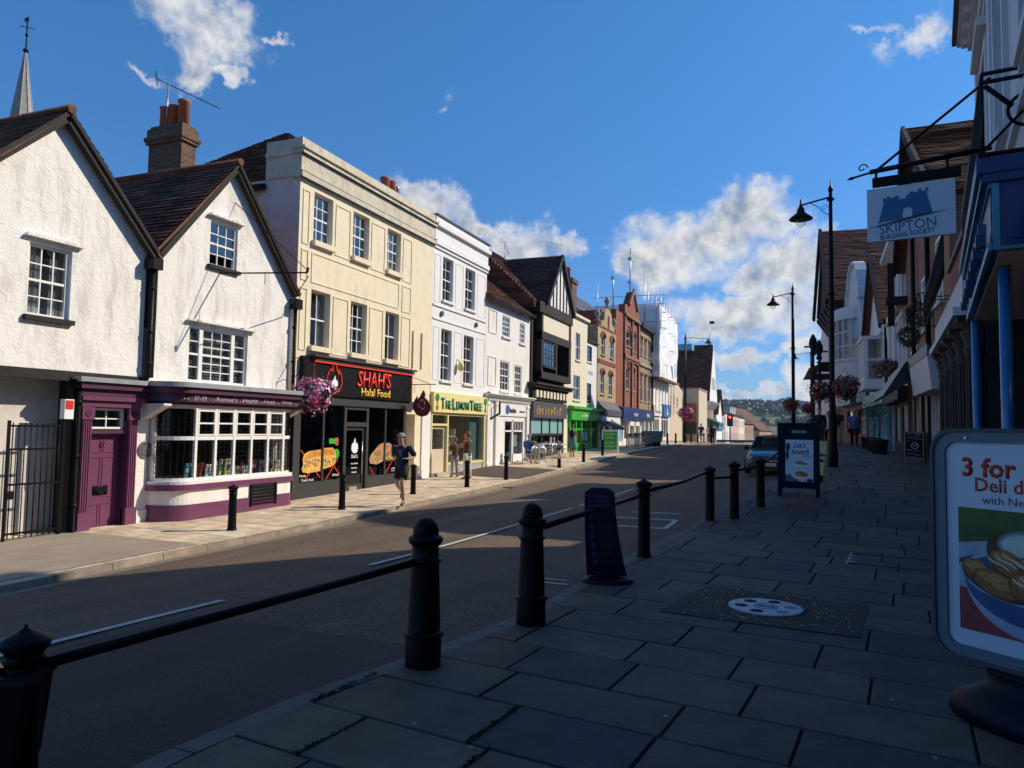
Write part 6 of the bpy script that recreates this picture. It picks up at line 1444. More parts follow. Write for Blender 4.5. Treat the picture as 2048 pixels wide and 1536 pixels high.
# lamp inside the porch
t = MB(); t.lathe([(.02, 2.45), (.06, 2.4), (.06, 2.34), (.02, 2.3)], 12, (s1-.2, .5, 0)); plain('lamp_glow', (1, .8, .5), .5, emit=(1, .62, .28, 6)); t.build('porch_lamp', 'lamp_glow', b)
# hanging sign, own thing, bracket projecting towards the road
cn = Vector((1.35, 6.67)); ang = math.atan2((Vector((1.35, 6.67))-Vector((2.05, 10.8))).y, (Vector((1.35, 6.67))-Vector((2.05, 10.8))).x)
dirn = Vector((math.cos(ang), math.sin(ang))); inw = Vector((-dirn.y, dirn.x))          # inw = into the building
if inw.x < 0: inw = -inw
s = thing('hanging_sign', 'grey building society sign with a blue castle hanging from an iron bracket', 'sign', (cn.x-inw.x*.52-dirn.x*.35, cn.y-inw.y*.52-dirn.y*.35, 3.29), math.atan2(inw.y, inw.x))
t = MB(); t.box(-.325, .355, -.02, .02, .02, .50); bd = t.build('board', 'poster_white', s)
t = MB(); t.prism([(-.235, .185), (-.19, .35), (-.20, .405), (-.17, .395), (-.165, .41), (-.135, .41), (-.13, .395), (-.105, .395), (-.10, .41), (-.075, .41), (-.07, .375), (-.02, .375), (-.01, .41), (.01, .41), (.015, .43), (.045, .43), (.05, .42), (.075, .42), (.08, .445), (.105, .445), (.11, .42), (.13, .42), (.135, .445), (.16, .45), (.14, .40), (.185, .225), (.03, .215), (.03, .27), (.015, .295), (-.01, .30), (-.035, .29), (-.045, .265), (-.045, .205)], -.026, -.021); t.build('castle_emblem', 'blue_paint', bd)
t = MB(); P = [(-.31, .145), (-.1, .19), (.05, .215), (.30, .235), (.05, .195), (-.1, .172)]; t.prism(P, -.030, -.0265); t.build('swoosh', 'navy', bd)
text('lettering', 'SKIPTON', 'blue_paint', bd, -.01, .135, -.021, w=.44, h=.085, ext=.004, tilt=.06); text('lettering', 'BUILDING SOCIETY', 'navy', bd, -.01, .062, -.021, w=.42, h=.042, ext=.004, tilt=.06)
t = MB(); t.box(-.28, .40, -.025, .025, .52, .60); t.tube([(-.30, 0, .665), (.62, 0, .72)], .022, 10); t.tube([(-.44, 0, .635), (-.30, 0, .66)], .010, 8); t.tube([(-.49, 0, .625), (-.45, 0, .633), (-.41, 0, .64)], [.003, .017, .005], 8)
for x in (-.25, -.05, .30): t.tube([(x, 0, .58), (x, 0, .68)], .012, 6)
t.tube([(-.25, 0, .67), (.62, 0, 1.32)], .012, 6)
for i in range(14):
    a0, a1 = i*.45, (i+1)*.45; r0, r1 = .045*(1-i/18), .045*(1-(i+1)/18); t.tube([(-.36+r0*math.cos(a0), 0, .71+r0*math.sin(a0)), (-.36+r1*math.cos(a1), 0, .71+r1*math.sin(a1))], .006, 5)
t.build('bracket', 'black_iron', s)
# ---- B black columned restaurant under an old brick and timber house
b, L_ = rb('columned_brick_house', 'brick and timber house above a row of black fluted columns, with an unseen rear block added for its shadow', (2.45, 11.8), (3.05, 18.0))
wall(b, 'brick_red', 0, L_, 3.9, 5.1, [], 0, .12); t = MB(); t.box(0, L_, -.06, .3, 5.1, 5.22); t.build('coping', 'slate', b)
hull(b, 'brick_orange', 0, L_, 0, 5.1, 0, 2.4)
hs = [(x, x+.9, z, z+1.5) for x in (.8, 2.6, 4.4) for z in (5.8, 8.4)]
wall(b, 'brick_orange', 0, L_, 5.0, 12.8, hs, 2.4, .12, name='added_rear_wall'); hull(b, 'brick_orange', 0, L_, 0, 12.8, 2.4, 10)  # unseen tall rear block, added so its shadow reaches the left kerb
for h in hs: window(b, *h, y=2.4, rev=.04, cols=2, rows=4, fw=.07)
t = MB(); t.box(-.1, L_+.1, 2.3, 2.6, 12.8, 13.0); t.build('parapet', 'grey_stone', b)  # top edge of the added shadow-casting block
t = MB(); t.box(0, L_, -.42, .1, 3.3, 3.42); t.box(0, L_, -.30, .1, 3.42, 3.9); t.build('shop_cornice', 'shade_white', b)
for i in range(5):
    x = .25+i*(L_-.6)/4; t = MB()
    t.box(x-.16, x+.16, -.30, .05, 0, .5)
    t.lathe([(.12, .5), (.12, 2.75), (.15, 2.78)], 20, (x, -.12, 0)); 
    for k in range(14): a = 2*math.pi*k/14; t.tube([(x+.123*math.cos(a), -.12+.123*math.sin(a), .5), (x+.123*math.cos(a), -.12+.123*math.sin(a), 2.74)], .012, 4, False)
    c_ = t.build('column', 'charcoal', b)
    t = MB(); t.lathe([(.13, 2.76), (.16, 2.85), (.13, 2.9), (.2, 3.1), (.15, 3.12), (.24, 3.24)], 12, (x, -.12, 0), smooth=False); t.box(x-.24, x+.24, -.36, .1, 3.24, 3.3); t.build('capital', 'charcoal', c_)
wall(b, 'black_paint', 0, L_, 0, 3.3, [(.6, 1.6, .8, 2.6), (2.2, 3.2, .2, 2.6), (3.8, 4.8, .8, 2.6)], .35, .1, name='shop_wall')
t = MB(); t.box(.6, 4.8, .42, .43, .3, 2.6); t.build('pane', 'dark_glass', b)
t = MB(); rail(t, (.1, -.5, 0), (L_-.3, -.5, 0), 3.95, 4.6, 34, .008); rail(t, (.1, -.5, 0), (.1, 0, 0), 3.95, 4.6, 3, .008); t.build('balcony_rail', 'black_iron', b)
# ---- C red brick house with awning
b, L_ = rb('brick_sash_house', 'narrow orange brick house with white sashes above a black shop awning', (3.05, 18.0), (3.30, 27.0))
# local x measured from Y=27 towards the camera
def X(Y): return 27.0-Y
hs = [(X(20.1), X(19.0), 4.7, 6.3), (X(23.0), X(21.7), 4.4, 5.9), (X(25.2), X(24.2), 4.1, 5.5)]
KA, KZ = 3.3, 10.5
wall(b, 'brick_orange', 0, L_, 3.6, KZ, hs, 0, .12, clips=[((KZ-6.9)/(L_-KA), 1, KZ+(KZ-6.9)/(L_-KA)*KA), (-(KZ-7.2)/KA, 1, KZ-(KZ-7.2))])
for h in hs: window(b, *h, rev=.03, cols=3, rows=6, fw=.08, sill='shade_white')
t = MB()
for Y in (20.8, 24.0): t.tube([(X(Y), -.1, 3.6), (X(Y), -.1, 7.6)], .06, 8)
t.build('downpipe', 'black_iron', b)
hull(b, 'brick_orange', 0, L_, 0, 6.9, 0, 8, top=False); rf = MB()
roofplane(b, 'tile_brown', (L_+.1, -.3, 6.9), (L_+.1, 8, 6.9), (KA, -.3, KZ+.1), (KA, 8, KZ+.1), mb=rf); roofplane(b, 'tile_brown', (-.2, -.3, 7.0), (-.2, 8, 7.0), (KA, -.3, KZ+.1), (KA, 8, KZ+.1), mb=rf); rf.build('roof', 'tile_brown', b, fix=False)
t = MB(); t.box(-.15, 0.5, -.62, 0.1, 5.9, 6.1); t.box(-.1, .1, -.55, -.35, 5.2, 7.3); t.bar((KA, -.34, KZ+.05), (L_+.1, -.34, 6.85), .1, .28); t.bar((KA, -.34, KZ+.05), (-.2, -.34, 6.95), .1, .28)
t.build('timber_bracket', 'black_timber', b)
t = MB(); t.box(.2, L_-.1, -.45, .05, 3.35, 3.6); t.prism([(-.12, 3.55), (-.5, 3.55), (-1.05, 2.65), (-.98, 2.62), (-.12, 3.2)], .6, 4.9, axis='x'); t.build('awning', 'black_paint', b)
t = MB(); t.prism([(0, 3.34), (-.44, 3.34), (-.36, 2.6), (0, 2.6)], 5.2, L_-.2, axis='x'); t.build('fascia', 'shade_white', b)
wall(b, 'black_paint', 0, L_, 0, 3.4, [(.8, 2.2, 1.0, 2.9), (2.6, 3.5, .6, 2.9), (4, 6, 1.0, 2.9), (6.6, 8.2, .9, 2.9)], .1, .2, name='shop_wall')
t = MB(); t.box(.8, 8.2, .2, .21, .6, 2.9); t.build('pane', 'shop_glass', b)
interior(b, .7, 8.4, .6, 3.0, .35, 2.5)
t = MB()
for x in (1.2, 1.7, 4.6, 5.3, 7.2): t.box(x, x+.06, .12, .2, .8, 2.9)
t.build('mullion', 'shade_white', b)
# ---- D white three-storey
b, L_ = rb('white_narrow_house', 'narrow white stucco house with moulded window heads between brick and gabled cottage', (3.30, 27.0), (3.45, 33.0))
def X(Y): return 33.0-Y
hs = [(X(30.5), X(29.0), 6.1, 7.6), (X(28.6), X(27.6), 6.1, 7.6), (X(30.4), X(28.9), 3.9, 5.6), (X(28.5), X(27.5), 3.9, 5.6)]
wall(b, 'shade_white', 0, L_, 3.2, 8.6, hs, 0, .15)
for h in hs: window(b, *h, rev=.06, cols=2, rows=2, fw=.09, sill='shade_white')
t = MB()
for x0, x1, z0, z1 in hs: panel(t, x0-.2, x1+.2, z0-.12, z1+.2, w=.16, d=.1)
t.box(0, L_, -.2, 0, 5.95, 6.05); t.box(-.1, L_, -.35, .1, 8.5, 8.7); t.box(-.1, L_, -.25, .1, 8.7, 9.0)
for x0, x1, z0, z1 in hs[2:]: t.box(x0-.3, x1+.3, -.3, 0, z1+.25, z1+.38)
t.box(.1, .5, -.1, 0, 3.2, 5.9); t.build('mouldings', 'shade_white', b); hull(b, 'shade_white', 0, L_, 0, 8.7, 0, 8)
t = MB(); t.box(0, L_, -.3, .02, 2.75, 3.2); t.build('fascia', 'charcoal', b)
wall(b, 'charcoal', 0, L_, 0, 2.8, [(.5, 2.2, 1.3, 2.6), (3, 5.5, 1.3, 2.6)], .1, .2, name='shop_wall'); t = MB(); t.box(.5, 5.5, .2, .21, 1.3, 2.6); t.build('pane', 'shop_glass', b); interior(b, .5, 5.6, .8, 2.7, .35, 2.4)
t = MB()
for x in (1.0, 1.6, 3.6, 4.2, 4.8): t.box(x, x+.06, .12, .2, 1.3, 2.6)
t.build('mullion', 'shade_white', b)
# ---- E gabled cottage with oriel and pastel shopfront
b, L_ = rb('gabled_cottage', 'pale pink gabled cottage with tiled roof, white oriel and pastel green shopfront', (3.45, 33.0), (3.30, 41.0))
ap, az, ez = 3.6, 9.9, 6.3; k = (az-ez)/3.6
hs = [(2.6, 3.9, 6.1, 7.1)]
wall(b, 'pale_render', 0, 7.2, 3.4, az, [(4.4, 5.6, 6.1, 7.0)], 0, .1, clips=[(k, 1, az+k*ap), (-k, 1, az-k*ap)]); wall(b, 'pale_render', 7.2, L_, 3.4, 6.3, [], 0, .1, name='return_wall')
window(b, 4.4, 5.6, 6.1, 7.0, 0, .04, cols=3, rows=1, sash=False, fw=.1, sill='shade_white')
plain('pink_wash', (.52, .42, .42), .85, var=.08, dirt=.15)
rf = MB(); roofplane(b, 'tile_red', (-.2, -.3, ez-.1), (-.2, 7, ez-.1), (ap, -.3, az+.1), (ap, 7, az+.1), mb=rf); roofplane(b, 'tile_red', (7.4, -.3, ez-.1), (7.4, 7, ez-.1), (ap, -.3, az+.1), (ap, 7, az+.1), mb=rf); rf.build('roof', 'tile_red', b, fix=False)
t = MB(); t.bar((ap, -.32, az+.05), (-.25, -.32, ez-.2), .1, .25); t.bar((ap, -.32, az+.05), (7.45, -.32, ez-.2), .1, .25); t.build('bargeboard', 'black_timber', b)
t = MB(); t.tube([(.1, -.12, 3.4), (.1, -.12, 6.4)], .06, 8); t.tube([(7.5, -.12, 3.4), (7.5, -.12, 6.4)], .06, 8); t.build('downpipe', 'black_iron', b)
hull(b, 'pale_render', 0, L_, 0, 6.2, 0, 7, top=False)
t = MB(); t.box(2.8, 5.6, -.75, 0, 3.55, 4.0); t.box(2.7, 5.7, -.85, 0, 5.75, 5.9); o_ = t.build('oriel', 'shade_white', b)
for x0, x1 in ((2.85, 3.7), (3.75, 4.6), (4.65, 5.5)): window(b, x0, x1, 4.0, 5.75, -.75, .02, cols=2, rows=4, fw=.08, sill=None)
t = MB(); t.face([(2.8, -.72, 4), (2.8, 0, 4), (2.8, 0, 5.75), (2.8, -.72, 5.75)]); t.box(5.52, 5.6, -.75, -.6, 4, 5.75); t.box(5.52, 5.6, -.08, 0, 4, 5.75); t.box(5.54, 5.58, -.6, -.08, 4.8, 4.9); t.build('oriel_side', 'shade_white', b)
t = MB(); t.face([(5.56, -.7, 4), (5.56, -.05, 4), (5.56, -.05, 5.75), (5.56, -.7, 5.75)]); t.build('pane', 'glass', b, fix=False)
t = MB(); t.box(0, L_, -.35, .02, 2.85, 3.4); t.build('fascia', 'pastel_green', b)
t = MB()
for i in range(9): t.box(i*.95, i*.95+.14, -.2, .05, 0, 2.85)
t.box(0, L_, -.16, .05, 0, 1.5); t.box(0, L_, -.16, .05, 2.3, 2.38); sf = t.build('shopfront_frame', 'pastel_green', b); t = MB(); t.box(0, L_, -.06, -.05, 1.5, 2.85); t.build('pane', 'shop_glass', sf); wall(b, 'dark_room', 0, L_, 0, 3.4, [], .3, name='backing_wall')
# ---- F shaped dutch gable with bow window
b, L_ = rb('dutch_gabled_house', 'white house with tall curved shaped gable and wide bow window', (3.30, 41.0), (2.60, 50.0))
def X(Y): return 50.0-Y
P = []; cx = X(45.6)
prof = [(4.4, 6.6), (3.9, 6.9), (3.6, 7.6), (3.1, 8.2), (2.6, 9.0), (2.3, 9.8), (1.9, 10.1), (1.8, 10.5), (1.3, 11.0), (.7, 11.2), (0, 11.3)]
P = [(cx-a, z) for a, z in prof]+[(cx+a, z) for a, z in prof[::-1][1:]]
t = MB(); t.prism(P+[(cx+4.4, 3.4), (cx-4.4, 3.4)], 0, .35); t.build('wall', 'shade_white', b)
t = MB()
for p, q in zip(P, P[1:]): t.bar((p[0], .1, p[1]+.06), (q[0], .1, q[1]+.06), .55, .14)
t.box(X(43.2)-.1, X(42.6), -.25, .2, 8.9, 9.4); t.build('coping', 'shade_white', b)
hull(b, 'shade_white', 0, L_, 0, 7, .36, 8, top=False); gable_roof_x(b, 'tile_dark', 0, L_, 7, 9.5, .4, 8, .0)
hull(b, 'slate', 0, 8.5, 0, 12.2, 3, 9, name='rear_block'); t = MB(); t.face([(8.5, 3, 0), (0, 3, 0), (0, 3, 12.2), (8.5, 3, 12.2)]); t.build('rear_block', 'slate', b, fix=False); t = MB(); t.box(-.1, 8.6, 2.9, 9, 12.2, 12.7); t.build('lead_roof', 'lead', b)
cx = X(46.4)
def bow(off, n=14, hw=2.1, d=1.0):
    return [(cx-(hw+off)*math.cos(math.pi*i/n), -(d+off)*math.sin(math.pi*i/n)) for i in range(n+1)]
t = MB(); ribbon(t, bow(0), 4.4, 5.7); ribbon(t, bow(.12), 5.65, 5.8); ribbon(t, bow(.15), 8.0, 8.3); ribbon(t, bow(.02), 8.3, 8.7); bwn = t.build('bow_base', 'shade_white', b)
t = MB(); L2 = bow(-.02, 8)
for p in L2: t.box(p[0]-.06, p[0]+.06, p[1]-.06, p[1]+.06, 5.8, 8.0)
for z in (6.5, 7.3):
    for p, q in zip(L2, L2[1:]): t.bar((*p, z), (*q, z), .08)
bw2 = t.build('bow_window', 'shade_white', b); t = MB(); ribbon(t, bow(-.06, 8), 5.8, 8.0, False, False); t.build('pane', 'glass', bw2, fix=False)
t = MB(); t.box(0, L_, -.5, 0, 3.2, 4.3); t.build('fascia', 'shade_white', b); wall(b, 'dark_red', 0, L_, 0, 3.3, [(1, 4, 1.6, 2.9), (5, 8, 1.6, 2.9)], .0, .2, name='shop_wall'); t = MB(); t.box(1, 8, .1, .11, 1.6, 2.9); t.build('pane', 'dark_glass', b)
t = MB()
for i in range(6): t.bar((L_-.6-i*.35, -.6, 3.1), (L_-.3-i*.35, -.6, 3.5), .04); t.bar((L_-.6-i*.35, -.6, 3.5), (L_-.3-i*.35, -.6, 3.1), .04)
t.build('trellis_bracket', 'black_iron', b)
# ---- G tall brick building with overhanging timber gable
b, L_ = rb('timber_gabled_brick_house', 'tall red brick house with overhanging dark timber gable and big tiled roof', (2.60, 50.0), (2.05, 60.0))
wall(b, 'brick_red', 0, L_, 3, 10.2, [(x, x+1, z, z+1.7) for x in (4.5, 6.3, 8.1) for z in (5, 7.8)], 0, .12)
for x in (4.5, 6.3, 8.1):
    for z in (5, 7.8): window(b, x, x+1, z, z+1.7, 0, .06, cols=2, rows=2, fw=.1)
hull(b, 'brick_red', 0, L_, 0, 10.2, 0, 11, top=False); wall(b, 'charcoal', 0, L_, 0, 3, [], .1, name='shop_wall')
rf = MB(); roofplane(b, 'tile_red', (-.4, -.8, 10.4), (-.4, 10, 10.4), (4.6, -.8, 15.9), (4.6, 10, 15.9), mb=rf, row=.2, seg=.6); roofplane(b, 'tile_red', (L_+.2, -.9, 10.0), (L_+.2, 10, 10.0), (4.6, -.8, 15.9), (4.6, 10, 15.9), mb=rf, row=.2, seg=.6); rf.build('roof', 'tile_red', b, fix=False)
t = MB(); t.prism([(-.3, 10.3), (L_+.1, 9.9), (4.6, 15.7)], -.6, -.4); t.prism([(0, 10.2), (-.8, 10.2), (-.7, 9.9), (0, 8.8)], 0, L_, axis='x'); t.bar((4.6, -.9, 15.9), (L_+.3, -1.0, 9.9), .2, .45); t.bar((4.6, -.9, 15.9), (-.45, -1.0, 10.3), .2, .45); t.build('timber_gable', 'black_timber', b)
t = MB()
for i in range(6): t.prism([(-.1, 8.9), (-.85, 9.95), (-.85, 10.15), (-.1, 9.8)], .3+i*1.8, .5+i*1.8, axis='x')
t.build('bracket', 'black_timber', b)
t = MB(); t.box(L_-.9, L_-.2, -1.7, -.1, 5.0, 5.35); t.tube([(L_-.6, -.1, 6.1), (L_-.6, -1.6, 6.1)], .04, 6); t.box(L_-.7, L_-.5, -1.5, -.7, 5.5, 6.1); t.build('projecting_sign', 'black_timber', b)
# ---- H far right
b, L_ = rb('curved_gable_house', 'far white house with a small curved gable and brick chimney end', (2.05, 60.0), (1.65, 69.0))
P = [(0, 2), (0, 9.6), (1.5, 9.8), (3, 10.4), (4.5, 11.6), (6.5, 12.0), (9, 12.0), (9, 2)]; t = MB(); t.prism(P, 0, 4); t.build('wall', 'shade_white', b)
t = MB(); t.box(.3, 1.2, -.1, 0, 5, 9.4); t.build('pilaster', 'brick_red', b); wall(b, 'dark_red', 0, L_, -1, 3.2, [], .05, name='shop_wall')
b, L_ = rb('hipped_cream_shop', 'far cream painted house with a shallow dark hipped roof', (1.65, 69.0), (1.25, 83.0))
wall(b, 'cream_plain', 0, L_, 2.5, 7.2, [(x, x+1, 4.2, 6.2) for x in (2, 5, 8, 11)], 0, .12)
for x in (2, 5, 8, 11): window(b, x, x+1, 4.2, 6.2, 0, .05, cols=2, rows=2, fw=.1, sill=None)
hull(b, 'cream_plain', 0, L_, -1, 7.2, 0, 9, top=False); gable_roof_x(b, 'tile_dark', -.3, L_+.3, 7.2, 9.6, 0, 9, .9); wall(b, 'dark_red', 0, L_, -1, 2.6, [], .05, name='shop_wall')
t = MB(); t.prism([(0, 3.3), (-1.1, 2.6), (-1.1, 2.4), (0, 2.9)], .5, 12, axis='x'); t.build('awning', 'dark_red', b)
# ------------------------------------------------------------------ street furniture
def bollard_round(name, label, loc, group, h=1.0, rz=0):
    """tapered cast iron bollard with domed cap and collars"""
    b = thing(name, label, 'bollard', loc, rz, group); k = h/1.0
    t = MB(); t.lathe([(.122, -.4), (.120, .23*k), (.112, .25*k), (.094, .72*k), (.090, .84*k)], 28); t.build('shaft', 'black_iron', b)
    t = MB(); t.lathe([(.118, .215*k), (.135, .225*k), (.135, .24*k), (.112, .255*k)], 28); t.lathe([(.094, .70*k), (.112, .712*k), (.114, .724*k), (.096, .738*k)], 28)
    t.lathe([(.092, .815*k), (.108, .83*k), (.116, .845*k), (.118, .862*k), (.108, .876*k), (.088, .885*k)], 28); t.build('collar', 'black_iron', b)
    t = MB(); t.lathe([(.086, .875*k), (.088, .895*k), (.085, .93*k), (.074, .965*k), (.052, .990*k), (.026, 1.0*k), (.012, 1.004*k), (.001, 1.005*k)], 24); t.build('dome_cap', 'black_iron', b)
    return b
def bollard_urn(name, label, loc, group, h=1.0):
    b = thing(name, label, 'bollard', loc, 0, group); k = h
    t = MB(); t.lathe([(.085, -.4), (.085, .06), (.078, .1), (.072, .80*k), (.075, .82*k)], 24); t.build('shaft', 'black_iron', b)
    t = MB(); t.lathe([(.095, -.05), (.095, .03), (.08, .05)], 24); t.lathe([(.07, .76*k), (.086, .77*k), (.086, .785*k), (.07, .80*k)], 24); t.build('collar', 'black_iron', b)
    t = MB(); t.lathe([(.070, .82*k), (.088, .845*k), (.075, .86*k), (.078, .875*k), (.100, .905*k), (.105, .92*k), (.098, .935*k), (.06, .955*k), (.035, .965*k), (.012, .98*k), (.003, 1.0*k)], 24); t.build('urn_finial', 'black_iron', b)
    return b
G1 = 'black iron bollards along the raised right footway'
b0 = bollard_urn('bollard', 'black urn topped bollard nearest the camera at the lower left', (-3.22, 2.27, -.31), G1)
b1 = bollard_round('bollard', 'thick domed black bollard at the free end of the nearest rail', (-2.36, 4.40, -.02), G1)
b2 = bollard_round('bollard', 'thick domed black bollard left of the dark curved standing sign', (-2.06, 5.68, -.02), G1)
b3 = bollard_urn('bollard', 'urn topped black bollard just right of the dark curved sign', (-1.83, 9.15, .0), G1)
b4 = bollard_urn('bollard', 'urn topped black bollard where the bent handrail levels out', (-1.42, 12.65, .03), G1)
b5 = bollard_urn('bollard', 'urn topped black bollard at the brick edged steps', (-1.05, 12.95, .05), G1, 1.06)
b6 = bollard_urn('bollard', 'slim black bollard just left of the brunch board', (-.68, 14.0, .10), G1, 1.05)
def handrail(label, pts, r=.024):
    p0 = Vector(pts[0]); h = thing('handrail', label, 'rail', (p0.x, p0.y, p0.z-.9), 0, 'black handrails between the footway bollards', (p0.x, p0.y, p0.z-.9))
    t = MB(); t.tube(pts, r, 12); t.build('rail', 'black_iron', h)
    t = MB()
    for q in (pts[0], pts[-1]): t.ico(q, r*1.7, .03, 2)
    t.build('socket', 'black_iron', h); return h
handrail('nearest black handrail rising from the lower left bollard', [(-3.22, 2.27, .49), (-2.36, 4.40, .70)], .026)
handrail('black handrail leaving the picture at the lower left corner', [(-4.1, .3, .42), (-3.22, 2.27, .49)], .026)
handrail('black handrail passing behind the dark curved sign', [(-2.06, 5.68, .755), (-1.83, 9.15, .79)], .026)
handrail('bent black handrail sloping up to the stepped bollards', [(-1.83, 9.15, .82), (-1.62, 10.9, .84), (-1.42, 12.65, .93)], .024)
handrail('short black handrail beside the brick step', [(-1.42, 12.65, .80), (-1.05, 12.95, .82)], .022)
handrail('black handrail running behind the brunch board', [(-1.05, 12.95, .92), (-.68, 14.0, .98), (-.2, 16.3, 1.35)], .022)
t = thing('litter_box', 'black square box fixed to the lower left bollard', 'box', (-3.30, 2.22, .10), R(24)); q = MB(); q.prism([(-.22, 0), (.13, 0), (.17, .36), (-.22, .36)], -.11, .11); q.build('body', 'black_iron', t)
q = MB(); q.box(-.23, .18, -.12, .12, .36, .39); q.build('lid', 'black_paint', t)
# brick kerb block by the steps
t = thing('brick_step', 'small red brick step block beside the stepped bollards', 'step', (-1.35, 13.0, -.3), R(-12)); q = MB(); q.box(-.12, .75, -.12, .9, 0, .36); q.build('bricks', 'brick_red', t)
# left footway bollards
G2 = 'black bollards along the sunlit kerb'
LB = [(-10.15, 11.09, 'in front of the curved bay window of the purple shop'), (-10.22, 14.79, 'standing before the food shop entrance door'), (-10.44, 18.62, 'just behind the jogger'), (-9.97, 21.28, 'in front of the woman in white trousers'), (-9.83, 24.27, 'standing alone before the white optician front'),
      (-9.75, 30.2, 'with a white band beside the woman in the green dress'), (-9.68, 33.77, 'before the bright green shop'), (-10.04, 38.76, 'left of the green board'), (-10.24, 43.1, 'right of the green board')]
first = None
for i, (x, y, w) in enumerate(LB):
    z = zLp(x, y)-.01
    if first is None:
        first = bollard_urn('bollard', 'slim black bollard '+w, (x, y, z), G2, .90)
    else:
        c = copy_tree(first); c.location = (x, y, z); c['label'] = 'slim black bollard '+w
        if i == 5:
            q = MB(); q.lathe([(.078, .42), (.078, .80)], 20); q.build('white_band', 'white_paint', c, off=(0, 0, 0))
for i in range(8):
    y = 54+i*3.4; x = xkl(y)-.7; c = copy_tree(first); c.location = (x, y, zLp(x, y)); c['label'] = 'small black bollard in the far row before the white and beige fronts'; c['group'] = 'far row of black bollards'
# lamp posts
def lamp_post(label, loc, h, arm=1.1, side=-1, basket=False, rz=0, r=.062):
    l = thing('lamp_post', label, 'lamp post', loc, rz, 'tall black lamp posts')
    t = MB(); t.lathe([(.13, -.3), (.13, .35), (.11, .42), (.10, 1.3), (r*1.25, 1.5), (r*1.0, 1.6), (r, h*.6), (r*.72, h)], 18); t.build('column', 'black_iron', l)
    t = MB()
    for z in (.38, 1.35, 1.55, h*.62, h*.97): t.lathe([(r*1.2, z), (r*1.7, z+.03), (r*1.2, z+.07)], 14)
    t.lathe([(.02, h), (.07, h+.05), (.05, h+.13), (.02, h+.2), (.004, h+.42)], 12); t.build('collar', 'black_iron', l)
    t = MB(); s = side; t.tube([(0, 0, h-.12), (s*arm, 0, h-.30)], .024, 8); t.tube([(s*.02, 0, h-.62), (s*.22, 0, h-.5), (s*.3, 0, h-.38), (s*.55, 0, h-.24)], .010, 6)
    for i in range(12):
        a0, a1 = i*.5, (i+1)*.5; r0, r1 = .10*(1-i/15), .10*(1-(i+1)/15); t.tube([(s*(.16)+r0*math.cos(a0), 0, h-.42+r0*math.sin(a0)), (s*.16+r1*math.cos(a1), 0, h-.42+r1*math.sin(a1))], .008, 5)
    t.build('arm', 'black_iron', l)
    x = s*arm; z = h-.32; t = MB(); t.lathe([(.02, z+.18), (.03, z+.05), (.05, z-.02), (.10, z-.10), (.10, z-.17), (.13, z-.2), (.30, z-.34), (.31, z-.37), (.12, z-.34)], 20, (x, 0, 0)); hd = t.build('lantern', 'black_iron', l)
    t = MB(); t.lathe([(.14, z-.36), (.15, z-.42), (.12, z-.52), (.05, z-.58), (.01, z-.6)], 16, (x, 0, 0)); t.build('glass_bowl', 'shop_glass', hd)
    return l
lamp_post('tallest black lamp post rising from the right footway beside the hanging sign', (.80, 21.0, .72), 7.35, .75, -1, rz=R(6))
lamp_post('black lamp post in the middle distance left of the timber gable', (-.30, 37.5, .9), 7.6, .9, -1, r=.08)
lamp_post('small distant black lamp post behind the hanging red flowers', (1.0, 73, .9), 8.3, 1.4, -1, r=.11)
lamp_post('black lamp post before the red hoarding on the left', (-9.6, 66.3, .5), 9.6, 2.0, 1, r=.10)
# flower baskets
def basket(label, loc, r, cols, n=500, seed=1, name='flower_basket', bowl=True, h=None, group='flower baskets along the street', flat=1.0):
    b = thing(name, label, 'flower basket', loc, 0, group); rnd = random.Random(seed)
    if bowl: t = MB(); t.lathe([(.05*r, -r*.75), (r*.5, -r*.55), (r*.62, -r*.15), (r*.6, -r*.1)], 16); t.tube([(-r*.6, 0, -.1*r), (0, 0, r*1.5), (r*.6, 0, -.1*r)], .008, 5); t.build('bowl', 'soil_bowl', b)
    def puff(mb, k, s):
        for _ in range(k):
            u = rnd.uniform(-1, 1); a = rnd.uniform(0, 2*math.pi); q = math.sqrt(1-u*u); rr = r*rnd.uniform(.68, 1.08)*(1+.36*noise.noise(Vector((q*math.cos(a)*2, q*math.sin(a)*2, u*2+seed))))
            p = Vector((rr*q*math.cos(a), rr*q*math.sin(a), rr*u*.82*flat)); d = p.normalized()
            if u < .1 and rnd.random() < .16: p.z -= r*rnd.uniform(.1, .55); p.x *= .85
            x = d.cross(Vector((0, 0, 1))); x = x.normalized() if x.length > .1 else Vector((1, 0, 0)); y = d.cross(x)
            tl = Vector((rnd.uniform(-.5, .5), rnd.uniform(-.5, .5), rnd.uniform(-.5, .5))); x = (x+tl*.6).normalized(); y = (y+tl*.4).normalized(); ss = s*rnd.uniform(.6, 1.3); n_ = 5; sh = rnd.random()
            mb.face([p+x*ss*math.cos(2*math.pi*i/n_)+y*ss*math.sin(2*math.pi*i/n_)+d*(.25*ss if i % 2 else 0) for i in range(n_)], sh)
    t = MB(); puff(t, int(n*.9), r*.10); t.build('leaves', 'leaf_green', b, fix=False)
    for c, f in cols: t = MB(); puff(t, int(n*f), r*.085); t.build('petals', c, b, fix=False)
    return b
b = basket('large pink and white flower basket hanging beside the black food shop sign', (-11.75, 15.6, 2.42), .47, [('petal_magenta', 1.5), ('petal_pink', .8), ('white_letter', .35)], 700, 2)
t = thing('basket_bracket', 'iron wall bracket carrying the large pink flower basket', 'bracket', (XF, 15.6, 3.2), R(90)); q = MB(); q.tube([(0, 0, .15), (0, -.8, .1)], .014, 6); q.tube([(0, 0, -.5), (0, -.4, -.1), (0, -.75, .1)], .010, 6); q.tube([(0, -.75, .1), (0, -.75, -.4)], .008, 5); q.build('iron', 'black_iron', t)
